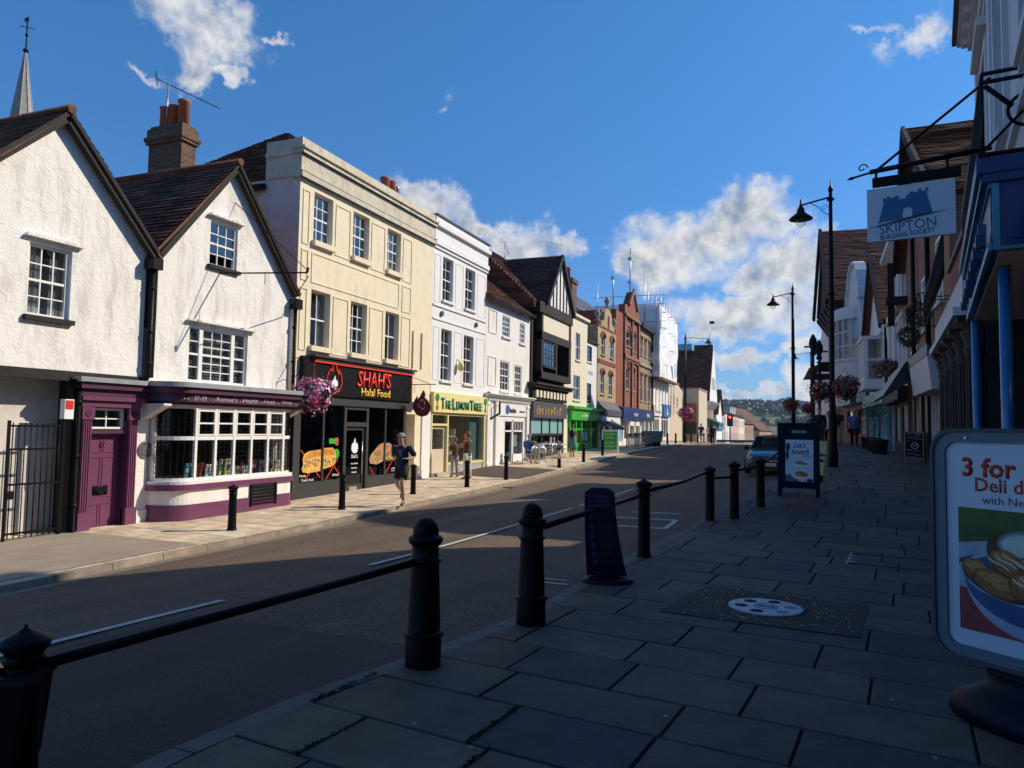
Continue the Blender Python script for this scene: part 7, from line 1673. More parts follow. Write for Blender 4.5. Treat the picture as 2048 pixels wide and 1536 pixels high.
basket('dark flower basket on the near right lamp post', (1.10, 20.85, 2.80), .36, [('petal_red', .6), ('petal_pink', .12)], 500, 3)
basket('second dark flower basket on the near right lamp post, left side', (.52, 21.0, 2.72), .33, [('petal_red', .6), ('petal_pink', .2)], 420, 9)
basket('round dark red flower basket on the middle distance lamp post', (-.40, 37.4, 2.95), .38, [('petal_red', 1.3)], 420, 4)
basket('red flower basket left of the dark footway posts', (.38, 42, 2.9), .33, [('petal_red', 1.5)], 300, 5)
basket('pink flower basket on the lamp post before the red hoarding', (-9.5, 66.2, 3.1), .70, [('petal_magenta', 1.6), ('petal_pink', .5)], 420, 6)
basket('purple flower trough on the cornice of the pastel green shop', (3.05, 30.0, 4.1), .48, [('petal_magenta', .4)], 380, 7, 'flower_trough', False, flat=.6)
basket('second purple flower trough above the pastel green shop', (3.1, 31.4, 4.05), .44, [('petal_magenta', .4)], 300, 8, 'flower_trough', False, flat=.6)
# dark dried-out baskets on the balcony rail over the awning
for i, (x, y, z, w) in enumerate(((2.55, 18.9, 4.35, 'above the black columns'), (2.72, 21.8, 4.2, 'farther along over the white awning board'))):
    b = thing('hanging_globe', 'dark round basket in an iron hoop '+w, 'basket', (x, y, z)); t = MB(); rg = random.Random(i)
    for _ in range(900):
        u = rg.uniform(-1, 1); a = rg.uniform(0, 6.28); q = math.sqrt(1-u*u); rr_ = .27*rg.uniform(.7, 1.1); p = Vector((rr_*q*math.cos(a), rr_*q*math.sin(a), rr_*u)); d = Vector((rg.gauss(0, 1), rg.gauss(0, 1), rg.gauss(0, 1))).normalized(); s2 = d.cross(Vector((.3, .2, 1))).normalized()*.016; t.face([p-s2, p+d*.05, p+s2, p-d*.03], rg.random())
    t.build('foliage', 'leaf_dark', b, fix=False)
    t = MB()
    for k in range(12):
        a0, a1 = math.pi*k/12, math.pi*(k+1)/12; t.tube([(0, .38*math.cos(a0), .12+.38*math.sin(a0)), (0, .38*math.cos(a1), .12+.38*math.sin(a1))], .015, 5)
    t.tube([(0, .0, .5), (.4, 0, .52)], .015, 5); t.build('hoop', 'black_iron', b)
# ---- pavement boards
def rrect(w, h, r, n=6, x0=0, z0=0):
    P = []
    for cx, cz, a0 in ((w/2-r, r, -90), (w/2-r, h-r, 0), (-w/2+r, h-r, 90), (-w/2+r, r, 180)):
        for i in range(n+1): a = R(a0+90*i/n); P.append((x0+cx+r*math.cos(a), z0+cz+r*math.sin(a)))
    return P
def ringframe(mb, P, P2, y0, y1):
    n = len(P)
    for i in range(n):
        j = (i+1) % n
        for (a, b_, y) in ((P, P2, y0), (P2, P, y1)): mb.face([(a[i][0], y, a[i][1]), (a[j][0], y, a[j][1]), (b_[j][0], y, b_[j][1]), (b_[i][0], y, b_[i][1])])
        mb.face([(P[i][0], y0, P[i][1]), (P[i][0], y1, P[i][1]), (P[j][0], y1, P[j][1]), (P[j][0], y0, P[j][1])]); mb.face([(P2[i][0], y0, P2[i][1]), (P2[j][0], y0, P2[j][1]), (P2[j][0], y1, P2[j][1]), (P2[i][0], y1, P2[i][1])])
# "3 for" forecourt sign, close to the camera at the right
SG = thing('forecourt_sign', 'grey framed forecourt sign advertising three for pounds deli dishes at the right edge', 'pavement sign', (1.15, 4.78, 0), R(-40)); SG.scale = (1.10, 1.10, 1.10)
W_, H_ = .93, 1.22
z0 = .27
tilt = .0
t = MB(); t.lathe([(.35, 0), (.37, .03), (.365, .07), (.33, .12), (.25, .16), (.19, .20), (.17, .25), (.19, .27)], 36, sx=1.05, sy=.56); t.build('water_base', 'plastic_base', SG)
fr = MB(); P = rrect(W_, H_, .13, 8, 0, z0); P2 = rrect(W_-.035, H_-.035, .115, 8, 0, z0+.0175); ringframe(fr, P, P2, -.035, .035); fo = fr.build('outer_rim', 'slate', SG)
fr = MB(); P3 = rrect(W_-.15, H_-.15, .06, 8, 0, z0+.075); ringframe(fr, P2, P3, -.022, .03); fr.build('grey_frame', 'grey_plastic', SG)
fr = MB(); fr.prism(P3, -.006, .006); bd = fr.build('poster', 'poster_white', SG)
plain('poster_red_letter', (.55, .06, .02), .4); plain('poster_green', (.04, .16, .02), .5, var=.6, scale=4); plain('poster_blue', (.05, .14, .30), .5); plain('nugget', (.42, .17, .04), .6, var=.5, scale=16, bump=.4); plain('dip', (.62, .66, .52), .5, var=.2, scale=20); plain('drizzle', (.75, .62, .46), .4); plain('poster_pinkish', (.42, .10, .10), .6)
XL = -W_/2+.075
text('lettering', '3 for £5', 'poster_red_letter', SG, XL+.085, z0+H_-.205, -.0065, h=.105, ext=.001, bold=.03, align='L')
text('lettering', 'Deli dishes', 'poster_red_letter', SG, XL+.150, z0+H_-.295, -.0065, h=.072, ext=.001, bold=.02, align='L')
text('lettering', 'with Nectar', 'purple_dark', SG, XL+.185, z0+H_-.372, -.0065, h=.042, ext=.001, align='L')
# printed picture: flat layers on the poster
x0 = XL+.06; x1 = .33; zt = z0+H_-.42; zb = z0+.16
pic = MB(); pic.box(x0, x1, -.0085, -.0065, zb, zt); pc = pic.build('picture', 'poster_green', SG)
def disc(mb, cx, cz, rx, rz_, y0, y1, n=32, a0=0, a1=360): mb.prism([(cx+rx*math.cos(R(a0+(a1-a0)*i/n)), cz+rz_*math.sin(R(a0+(a1-a0)*i/n))) for i in range(n + (0 if a1-a0 == 360 else 1))], y0, y1)
YY = [-.0087]
def layer(name, mat, fn, par=None):
    """one more printed shape, a hair in front of the last"""
    y1 = YY[0]; y0 = y1-.0006; q = MB(); fn(q, y0, y1); YY[0] = y0; return q.build(name, mat, par or pc)
plain('picture_grass', (.05, .13, .02), .5, var=.7, scale=3); plain('bread_dark', (.13, .045, .012), .6, var=.5, scale=30); plain('bread_mid', (.34, .13, .03), .6, var=.55, scale=40); plain('bread_light', (.55, .27, .07), .6, var=.5, scale=45); plain('bowl_blue', (.03, .09, .26), .4, var=.4, scale=6); plain('bowl_pale', (.35, .42, .55), .4, var=.3, scale=6); plain('bowl_green', (.14, .24, .20), .4, var=.3, scale=8); plain('cloth_red', (.30, .045, .05), .6, var=.5, scale=10)
layer('grass_blur', 'picture_grass', lambda q, a, b_: q.box(x0+.001, x1-.001, a, b_, zt-.20, zt-.001))
layer('pale_cloth', 'bowl_pale', lambda q, a, b_: q.prism([(x0+.001, zt-.19), (x0+.22, zt-.15), (x0+.36, zt-.30), (x0+.36, zt-.5), (x0+.001, zt-.5)], a, b_))
layer('knife', 'navy', lambda q, a, b_: q.prism([(x0+.002, zt-.30), (x0+.09, zt-.235), (x0+.002, zt-.275)], a, b_))
layer('red_cloth', 'cloth_red', lambda q, a, b_: q.box(x0+.002, x1-.002, a, b_, zb+.002, zt-.42))
layer('dish_foot', 'bowl_pale', lambda q, a, b_: disc(q, x0+.37, zt-.36, .335, .275, a, b_, 40, 180, 360))
layer('dish', 'bowl_blue', lambda q, a, b_: disc(q, x0+.37, zt-.34, .345, .235, a, b_, 40, 180, 360))
layer('dish_rim', 'bowl_pale', lambda q, a, b_: disc(q, x0+.37, zt-.335, .348, .135, a, b_, 40))
layer('dish_inside', 'bowl_blue', lambda q, a, b_: disc(q, x0+.37, zt-.335, .338, .126, a, b_, 40))
layer('spice_bowl', 'bread_dark', lambda q, a, b_: disc(q, x0+.22, zt-.20, .075, .095, a, b_))
layer('dip_bowl_side', 'bowl_green', lambda q, a, b_: disc(q, x0+.36, zt-.17, .155, .115, a, b_, 32, 180, 360))
layer('dip_bowl', 'bowl_green', lambda q, a, b_: disc(q, x0+.36, zt-.165, .162, .075, a, b_))
layer('dip_shadow', 'bowl_pale', lambda q, a, b_: disc(q, x0+.36, zt-.168, .148, .064, a, b_))
layer('dip_sauce', 'dip', lambda q, a, b_: disc(q, x0+.36, zt-.170, .140, .057, a, b_))
def swirl(q, a, b_):
    for k in range(3):
        for i in range(10): t0 = i*.4+k*2; q.bar((x0+.36+(.10-.028*k)*math.cos(t0), (a+b_)/2, zt-.17+(.040-.011*k)*math.sin(t0)), (x0+.36+(.10-.028*k)*math.cos(t0+.4), (a+b_)/2, zt-.17+(.040-.011*k)*math.sin(t0+.4)), .005, .0004, up=(0, 1, 0))
layer('dip_swirl', 'poster_white', swirl)
rp = random.Random(21)
def nug(cx, cz, ra, rc, tl):
    def shp(sx, sy, dx, dz, rough):
        ph = rp.uniform(0, 6)
        def f(q, a, b_):
            P_ = []
            for i in range(30):
                t0 = 2*math.pi*i/30; w_ = 1+rough*math.sin(3*t0+ph)+rough*.7*math.sin(7*t0+ph*2); u_ = ra*sx*w_*math.cos(t0); v_ = rc*sy*w_*math.sin(t0)
                P_.append((x0+cx+dx+u_*math.cos(tl)-v_*math.sin(tl), zt+cz+dz+u_*math.sin(tl)+v_*math.cos(tl)))
            q.prism(P_, a, b_)
        return f
    layer('fritter_shade', 'bread_dark', shp(1.03, 1.05, 0, -.006, .05)); layer('fritter', 'bread_mid', shp(.98, .95, 0, .002, .05)); layer('fritter_light', 'bread_light', shp(.66, .52, -.006, .018, .12))
for k, a_ in enumerate(((.10, -.325, .085, .058, -.5), (.47, -.30, .08, .06, -.3), (.245, -.265, .09, .062, -.55), (.375, -.27, .075, .055, -.3), (.20, -.375, .125, .062, -.32), (.355, -.355, .105, .07, .35), (.50, -.385, .10, .06, .3))): nug(*a_)
def driz(q, a, b_):
    for (cx, cz, s_) in ((.245, -.255, 1), (.36, -.345, 1.1), (.375, -.262, .8)):
        for d_ in (-.045, 0, .045):
            for i in range(7):
                u0, u1 = -.05+i*.0145*s_, -.05+(i+1)*.0145*s_; q.bar((x0+cx+d_*.8+u0, (a+b_)/2, zt+cz-u0*.75+.012*math.sin(u0*40)+d_*.3), (x0+cx+d_*.8+u1, (a+b_)/2, zt+cz-u1*.75+.012*math.sin(u1*40)+d_*.3), .008, .0004, up=(0, 1, 0))
layer('drizzle', 'drizzle', driz)
t = MB(); t.lathe([(.010, -.002), (.010, .004), (.004, .006)], 12); 
q = MB(); q.tube([(XL+.085-.08+.11, -.03, z0+H_-.05), (XL+.085-.08+.11, -.022, z0+H_-.05)], .009, 12); q.build('screw', 'galvanised', SG)
# dark curved standing sign behind the rail
cs = thing('curved_sign', 'dark purple curved standing sign with rounded top on an oval foot', 'pavement sign', (-1.90, 7.42, 0), R(20))
t = MB(); n = 22; front = []; 
for i in range(n+1):
    u = i/n; z = .06+.93*u; y = .16*(1-u)**2-.02; w = .155+.055*(1-u)**1.6; xo = .10*(1-u)**1.8-.05
    if z > .93: w -= (.99-z < .06)*.155*(1-math.sqrt(max(0, 1-((z-.93)/.06)**2)))*.45
    front.append((xo-w, xo+w, y, z))
def panelstrip(mb, rows, th=.012):
    for a, b_ in zip(rows, rows[1:]):
        mb.face([(a[0], a[2], a[3]), (a[1], a[2], a[3]), (b_[1], b_[2], b_[3]), (b_[0], b_[2], b_[3])], .5, True); mb.face([(a[0], a[2]+th, a[3]), (b_[0], b_[2]+th, b_[3]), (b_[1], b_[2]+th, b_[3]), (a[1], a[2]+th, a[3])], .5, True)
        for k in (0, 1): mb.face([(a[k], a[2], a[3]), (b_[k], b_[2], b_[3]), (b_[k], b_[2]+th, b_[3]), (a[k], a[2]+th, a[3])])
    a = rows[-1]; mb.face([(a[0], a[2], a[3]), (a[1], a[2], a[3]), (a[1], a[2]+th, a[3]), (a[0], a[2]+th, a[3])])
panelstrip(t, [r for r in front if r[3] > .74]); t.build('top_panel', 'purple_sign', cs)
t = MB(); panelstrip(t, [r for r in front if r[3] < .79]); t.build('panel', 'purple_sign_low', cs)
t = MB(); t.lathe([(.26, 0), (.27, .02), (.25, .045), (.16, .06)], 28, (.05, .08, 0), sx=1.0, sy=.62); t.build('foot', 'plastic_base', cs)
plain('faint_letter', (.13, .10, .20), .5); plain('faint_blue', (.03, .07, .16), .5)
for i in range(3): scrawl('faint_letter', cs, -.055, .90-i*.045, -.032, .21, .03, .008)
for i, z in enumerate((.70, .60, .50, .40, .31, .22)):
    y = .16*(1-(z-.06)/.93)**2-.034; xo = .10*(1-(z-.06)/.93)**1.8-.05
    scrawl('faint_blue', cs, xo+.04, z, y, .14, .014, .006); scrawl('faint_blue', cs, xo+.03, z-.022, y+.004, .12, .010, .005); q = MB(); q.box(xo-.12, xo-.08, y-.002, y, z-.03, z+.015); q.build('icon', 'faint_blue', cs)
# brunch board
bb = thing('a_board', 'navy a-board reading lets brunch with a food poster on the right footway', 'pavement board', (-.03, 15.15, .37), R(-3))
def aboard(b, w, h, mat, leg=.0, lean=.13, post=None):
    for s, y0 in ((1, -1), (-1, 1)):
        t = MB(); ax = Vector((1, 0, 0)); up = Vector((0, s*lean, 1)).normalized(); nn = ax.cross(up)
        o = Vector((0, -s*lean*h*.98, 0))
        for x in (-w/2+.03, w/2-.03): c = o+ax*x+up*(h/2); t.obox(c, ax, nn, up, .032, .022, h/2)
        c = o+up*((h+leg)/2); t.obox(c, ax, nn, up, w/2-.04, .014, (h-leg)/2)
        t.obox(o+up*(h-.03), ax, nn, up, w/2, .024, .03); t.obox(o+up*(leg+.02), ax, nn, up, w/2, .02, .03)
        t.build('panel', mat, b)
aboard(bb, .74, 1.42, 'navy_board', .17)
ob = Vector((0, -.13*1.42*.98, 0)); upv = Vector((0, .13, 1)).normalized()
# poster plate placed on the leaning face: built in its own leaning child
pl = MB(); pl.box(-.235, .265, -.022, -.016, .29, 1.09)
po = pl.build('poster', 'poster_white', bb); po.location = ob; po.rotation_euler = (-math.atan(.13), 0, 0)
def onposter(o): o.location = (0, 0, 0); return o
text('lettering', "Let's", 'navy', po, 0.02, .985, -.0225, w=.23, h=.10, ext=.001, shear=.45, bold=.018); text('lettering', "brunch", 'navy', po, .03, .86, -.0225, w=.32, h=.11, ext=.001, shear=.45, bold=.018)
scrawl('navy', po, .16, .78, -.0225, .14, .010, .004); scrawl('navy', po, .16, .76, -.0225, .15, .010, .004)
for (cx, cz, rx, rz_) in ((.05, .63, .17, .062), (.06, .42, .19, .095)):
    t = MB(); disc(t, cx, cz, rx, rz_, -.0245, -.0225); t.build('plate_picture', 'white_paint', po); t = MB(); disc(t, cx-.03, cz+.02, rx*.5, rz_*.55, -.0262, -.0247); t.build('food_picture', 'food_mix', po); t = MB(); disc(t, cx+.05, cz+.0, rx*.35, rz_*.4, -.0272, -.0263); t.build('food_picture', 'food_red' if cz < .5 else 'salad', po)
t = MB(); disc(t, -.19, .95, .04, .08, -.024, -.0225); disc(t, -.2, .80, .03, .1, -.024, -.0225); disc(t, .2, .32, .06, .03, -.024, -.0225); t.build('leaf_picture', 'leaf_dark', po)
t = MB(); t.box(-.235, .0, -.0238, -.0225, .29, .42); t.build('shadow_picture', 'blue_fascia', po)
t = MB(); t.box(-.12, .14, -.022, -.016, 1.22, 1.275); hp = t.build('header_plate', 'pastel_green', bb); hp.location = ob; hp.rotation_euler = (-math.atan(.13), 0, 0)
scrawl('navy', hp, .01, 1.26, -.0225, .14, .014, .005); scrawl('navy', hp, .01, 1.236, -.0225, .2, .014, .005)
# cream framed board behind, menu board, green board
wb = thing('cream_sign', 'cream shield shaped sign just right of the brunch board', 'pavement sign', (.42, 17.2, .42), R(-5))
t = MB(); t.prism([(-.10, 1.0), (.12, 1.0), (.10, .72), (-.08, .72)], -.02, .02); t.prism([(-.06, .66), (.07, .66), (.07, .60), (-.06, .60)], -.02, .02); t.prism([(-.06, .54), (.07, .54), (.03, .25), (-.01, .25)], -.02, .02); t.build('panel', 'yellow_shop', wb); t = MB(); t.tube([(0, .03, 0), (0, .03, 1.0)], .03, 8); t.lathe([(.2, 0), (.2, .04), (.05, .06)], 16); t.build('stand', 'black_iron', wb)
mbd = thing('menu_board', 'wooden framed chalk menu board with a round badge on the right footway', 'pavement board', (3.02, 23.6, .77), R(-6))
t = MB(); w, h = .50, .92
for x in (-w/2, w/2-.035): t.bar((x+.018, -.12, 0), (x+.018, 0, h), .035, .03)
t.box(-w/2+.035, w/2-.035, -.035, -.01, h-.06, h-.02); t.box(-w/2+.035, w/2-.035, -.11, -.085, .12, .16); t.build('frame', 'grey_stone', mbd)
t = MB(); t.face([(-w/2+.035, -.105, .14), (w/2-.035, -.105, .14), (w/2-.035, -.02, h-.04), (-w/2+.035, -.02, h-.04)]); t.bar((-w/2+.03, .2, 0), (-w/2+.03, .0, h), .03); t.bar((w/2-.03, .2, 0), (w/2-.03, .0, h), .03)
bo = t.build('chalkboard', 'navy_board', mbd, fix=False)
lg = MB()
for i in range(24):
    a0, a1 = 2*math.pi*i/24, 2*math.pi*(i+1)/24; zz = .50; lg.bar((.02+.085*math.cos(a0), -.075-.0, zz+.085*math.sin(a0)), (.02+.085*math.cos(a1), -.075, zz+.085*math.sin(a1)), .012, .018)
lg.bar((-.03, -.078, .53), (.015, -.078, .48), .008, .02); lg.bar((.015, -.078, .48), (.07, -.078, .54), .008, .02); lg.build('badge', 'faint_chalk' if 'faint_chalk' in MATS else 'poster_white', bo)
for i, (x, z, ww, hh) in enumerate(((-.1, .84, .16, .03), (.1, .83, .15, .05), (0, .76, .34, .02), (-.06, .71, .22, .02), (.12, .70, .14, .03), (-.14, .64, .1, .02), (-.12, .38, .12, .04), (.08, .36, .16, .02), (-.05, .28, .24, .03), (.1, .24, .12, .04), (-.08, .2, .2, .02))): scrawl('poster_white', bo, x, z, -.036-(.88-z)*.095, ww, hh, .006)
gb = thing('green_board', 'bright green a-board with white frame at the left kerb', 'pavement board', (-10.15, 40.9, .22), R(4)); aboard(gb, .95, 1.35, 'white_paint', .1)
t = MB(); t.box(-.40, .40, -.024, -.018, .2, 1.25); q = t.build('green_panel', 'green_paint', gb); q.location = Vector((0, -.13*1.35*.98, 0)); q.rotation_euler = (-math.atan(.13), 0, 0)
for z in (1.1, .9, .6, .4): scrawl('white_letter', q, 0, z, -.025, .5, .08, .03)
# barriers by the kerb
for i, (x, y) in enumerate(((-10.0, 46.2), (-9.9, 48.3), (-9.9, 50.4))):
    b = thing('crowd_barrier', 'grey slatted barrier in the group beyond the green board', 'barrier', (x, y, zLp(x, y)), R(80), 'grey barriers at the left kerb'); t = MB()
    t.box(-1, 1, -.02, .02, .98, 1.02); t.box(-1, 1, -.02, .02, .2, .24)
    for k in range(15): t.box(-1+k*.14, -.97+k*.14, -.015, .015, .2, 1.0)
    t.box(-.95, -.9, -.3, .3, 0, .04); t.box(.9, .95, -.3, .3, 0, .04); t.box(-1.02, -.98, -.02, .02, 0, 1.05); t.box(.98, 1.02, -.02, .02, 0, 1.05); t.build('frame', 'galvanised', b)
    t = MB(); t.box(-.6, -.3, -.03, -.021, .8, 1.0); t.box(.2, .5, -.03, -.021, .8, 1.0); t.build('red_reflector', 'red_paint', b)
b = thing('planter_trough', 'long grey trough beside the slatted barriers', 'planter', (-9.9, 52.5, zLp(-9.9, 52.5)), R(85)); t = MB(); t.prism([(-1.3, .3), (1.3, .3), (1.5, 1.1), (-1.5, 1.1)], -.35, .35); t.build('trough', 'grey_stone', b); t = MB()
for x in (-1, 0, 1): t.box(x-.08, x+.08, -.3, .3, 0, .3)
t.build('foot', 'black_iron', b)
# cafe chairs and tables
def cafe_chair():
    c = thing('cafe_chair', 'silver aluminium cafe chair outside the dark glazed cafe', 'chair', (0, 0, 0), 0, 'silver chairs outside the cafe')
    for sx in (-1, 1):
        t = MB(); t.tube([(sx*.25, -.22, 0), (sx*.26, -.20, .66), (sx*.26, .12, .68), (sx*.25, .24, .60)], .014, 6); t.build('leg', 'aluminium', c); t = MB(); t.tube([(sx*.22, .24, 0), (sx*.24, .20, .45), (sx*.22, .27, .80)], .014, 6); t.build('leg', 'aluminium', c)
    t = MB(); t.box(-.22, .22, -.22, .20, .43, .455); t.build('seat', 'aluminium', c)
    t = MB(); t.tube([(-.22, .27, .80), (-.12, .30, .84), (.12, .30, .84), (.22, .27, .80)], .014, 6)
    for i in range(5): t.tube([(-.17+i*.085, .21, .46), (-.15+i*.075, .29, .82)], .010, 5)
    t.build('backrest', 'aluminium', c); return c
def cafe_table():
    c = thing('cafe_table', 'round silver cafe table outside the dark glazed cafe', 'table', (0, 0, 0), 0, 'round silver tables outside the cafe')
    t = MB(); t.lathe([(.34, .70), (.35, .71), (.35, .73), (.34, .735)], 24); t.build('table_top', 'aluminium', c); t = MB(); t.lathe([(.22, 0), (.2, .03), (.03, .06), (.03, .70)], 16); t.build('pedestal', 'aluminium', c); return c
c0 = cafe_chair(); t0 = cafe_table()
for i, (x, y, rz) in enumerate(((-11.45, 31.0, -95), (-11.3, 32.9, 70), (-11.6, 34.4, -100), (-11.5, 36.3, 80), (-12.0, 33.6, 0), (-12.0, 35.4, 30))):
    c = c0 if i == 0 else copy_tree(c0); c.location = (x, y, zLp(x, y)); c.rotation_euler = (0, 0, R(rz))
    c['label'] = ['silver cafe chair with the man in blue sitting in it', 'silver cafe chair facing the seated man across his table', 'silver chair at the empty farther cafe table, nearer side', 'silver chair at the empty farther cafe table, far side', 'silver chair against the cafe glass by the first table', 'silver chair against the cafe glass by the second table'][i]
for i, (x, y) in enumerate(((-11.35, 32.0), (-11.5, 35.4))):
    c = t0 if i == 0 else copy_tree(t0); c.location = (x, y, zLp(x, y)); c['label'] = ['round silver cafe table in front of the seated man', 'empty round silver cafe table beyond the seated man'][i]
# manhole cover with round insets, and the recessed frame farther on
mh = thing('manhole_cover', 'round pale metal cover with dark circular insets set in the footway', 'manhole cover', (MHX, MHY, .012), R(-8))
t = MB(); t.lathe([(.325, 0), (.325, .010), (.30, .012)], 48); t.build('plate', 'galvanised_dull' if 'galvanised_dull' in MATS else 'cover_metal', mh) if False else None
plain('cover_metal', (.42, .45, .52), .5, var=.12, metal=.2, scale=9); t.build('plate', 'cover_metal', mh)
for i in range(6):
    a = R(20+60*i+(0 if i < 3 else 0)); t = MB(); t.lathe([(.058, .0105), (.058, .0135)], 20, (.215*math.cos(a), .215*math.sin(a), 0)); t.build('inset', 'joint_dark' if i in (1, 2, 3, 4) else 'grey_plastic', mh)
t = MB()
for i in range(24): a0, a1 = 2*math.pi*i/24, 2*math.pi*(i+1)/24; t.bar((.1*math.cos(a0), .1*math.sin(a0), .0135), (.1*math.cos(a1), .1*math.sin(a1), .0135), .008, .003)
for i in range(8): t.bar((-.08+i*.02, -.03, .0135), (-.05+i*.02, .04, .0135), .006, .003)
t.build('crest', 'slate', mh)
sp = MB(); rnd = random.Random(6)
for i in range(150):
    x = MHX+rnd.uniform(-.7, .7); y = MHY+rnd.uniform(-.6, .6)
    if math.hypot(x-MHX, y-MHY) < .36: continue
    s = rnd.uniform(.004, .010); sp.box(x-s, x+s, y-s*.6, y+s*.6, .012, .015)
tag(sp.build('stone_chips', 'galvanised', fix=False), 'pale stone chips scattered in the dark square round the cover', 'chippings', kind='stuff')
fr = thing('access_cover', 'recessed paved access cover with metal edge strips in the footway', 'access cover', (1.08, 10.1, .03), R(-7))
for x in (-.52, .52):
    t = MB(); t.box(x-.012, x+.012, -.42, .42, 0, .006)
    for y in (-.34, -.1, .14): t.prism([(x, y), (x+(.11 if x < 0 else -.11), y+.05), (x, y+.10)], 0, .006, axis='z')
    t.build('edge_strip', 'grey_letter', fr)
t = MB(); t.box(-.51, .51, -.42, -.405, 0, .005); t.box(-.51, .51, .405, .42, 0, .005); t.build('joint', 'joint_dark', fr)
# moss in the joints near the camera
mo = MB(); rnd = random.Random(11)
def moss(x0, y0, x1, y1, n, w=.012):
    for i in range(n):
        u = rnd.random(); u = (u*u*.6+u*.4); x = x0+(x1-x0)*u+rnd.gauss(0, w*.7); y = y0+(y1-y0)*u+rnd.gauss(0, w*.7); s = rnd.uniform(.008, .022); a = rnd.uniform(0, 6.28); z = rnd.uniform(-.006, .004)
        mo.face([(x, y, z), (x+s*math.cos(a), y+s*math.sin(a), z+s*.5), (x+s*.4*math.cos(a+1.5), y+s*.4*math.sin(a+1.5), z+s*1.1)], rnd.random())
# trailing posts, planters with bay trees on the right
def baytree(label, loc, h=1.7, seed=1):
    b = thing('potted_tree', label, 'potted plant', loc, 0, 'potted bay trees outside the pastel shop'); rnd = random.Random(seed)
    t = MB(); t.lathe([(.24, 0), (.30, .5), (.33, .5), (.33, .55), (.28, .55)], 16); t.build('pot', 'charcoal', b); t = MB(); t.tube([(0, 0, .5), (.02, 0, h*.55), (0, .02, h*.8)], [.03, .025, .015], 8); t.build('trunk', 'brick_brown', b)
    t = MB()
    for _ in range(520):
        p = Vector((rnd.gauss(0, .24), rnd.gauss(0, .24), h*.78+rnd.gauss(0, .24))); a = rnd.uniform(0, 6.28); d = Vector((math.cos(a), math.sin(a), rnd.uniform(-.5, .8))).normalized(); s = d.cross(Vector((0, 0, 1))).normalized()*.02; t.face([p-s, p+d*.05, p+s, p-d*.05], rnd.random())
    t.build('foliage', 'leaf_dark', b, fix=False)
baytree('potted bay tree at the far side of the pastel shop window', (2.75, 35.3, .90), 2.0, 1); baytree('potted bay tree in the middle of the pastel shop window', (2.75, 32.6, .88), 2.1, 2); baytree('potted bay tree nearest the camera by the pastel shop', (2.7, 29.8, .84), 1.9, 3)
# ornate lamp standards far on the right footway
for i, (x, y) in enumerate(((.75, 47), (1.15, 50))):
    l = thing('ornate_post', 'dark ornate iron post with scrolled head on the far right footway', 'post', (x, y, 1.0), 0, 'pair of ornate iron posts'); t = MB(); t.lathe([(.14, 0), (.14, .8), (.09, 1), (.08, 3.4), (.18, 3.5), (.08, 3.7), (.07, 5.2), (.2, 5.3), (.12, 5.5), (.25, 5.9), (.2, 6.2), (.05, 6.5)], 12); t.build('column', 'black_iron', l); t = MB(); t.box(-.5, .5, -.04, .04, 5.7, 5.8); t.build('crossbar', 'black_iron', l)
# traffic lights and green direction sign
tl = thing('traffic_light', 'traffic light showing red at the left of the far junction', 'traffic light', (-8.2, 95, -.2)); t = MB(); t.tube([(0, 0, 0), (0, 0, 3.6)], .07, 8); t.build('pole', 'black_iron', tl); t = MB(); t.box(-.35, .35, -.2, .1, 2.4, 3.9); t.build('head', 'black_paint', tl); plain('red_lamp', (.8, .05, .05), .5, emit=(1, .05, .04, 5)); t = MB(); t.lathe([(.16, 0), (.16, .02)], 12); h = MB(); h.tube([(0, -.23, 3.55), (0, -.20, 3.55)], .15, 12); h.build('red_lens', 'red_lamp', tl)
gs = thing('direction_sign', 'green road direction sign with a pale round diagram beyond the car', 'road sign', (-1.5, 118, -1.2)); t = MB(); t.tube([(-1.2, 0, 0), (-1.2, 0, 3)], .08, 8); t.tube([(1.6, 0, 0), (1.6, 0, 3)], .08, 8); t.build('post', 'galvanised', gs); t = MB(); t.box(-1.8, 2.4, -.1, -.03, 1.9, 4.1); q = t.build('panel', 'green_dark', gs); t = MB(); t.tube([(-1.0, -.13, 3.0), (-1.0, -.10, 3.0)], .6, 18); t.build('roundabout_symbol', 'poster_white', q)
# low trailer / bus shelter roof beyond the crest
tr = thing('flat_trailer', 'low grey flat trailer beyond the crest of the road', 'trailer', (-9.4, 112, -.9), R(20)); t = MB(); t.box(-3, 3, -1, 1, .9, 1.2); t.build('deck', 'slate', tr); t = MB(); t.box(-2.8, -1.2, -.9, .9, .3, .9); t.box(0, 1.6, -.9, .9, .3, .9); t.build('side_panel', 'poster_white', tr)
for x in (-2, -.6, 2.2): t = MB(); t.tube([(x, -1.02, .3), (x, -.8, .3)], .3, 14); t.build('wheel', 'black_paint', tr)
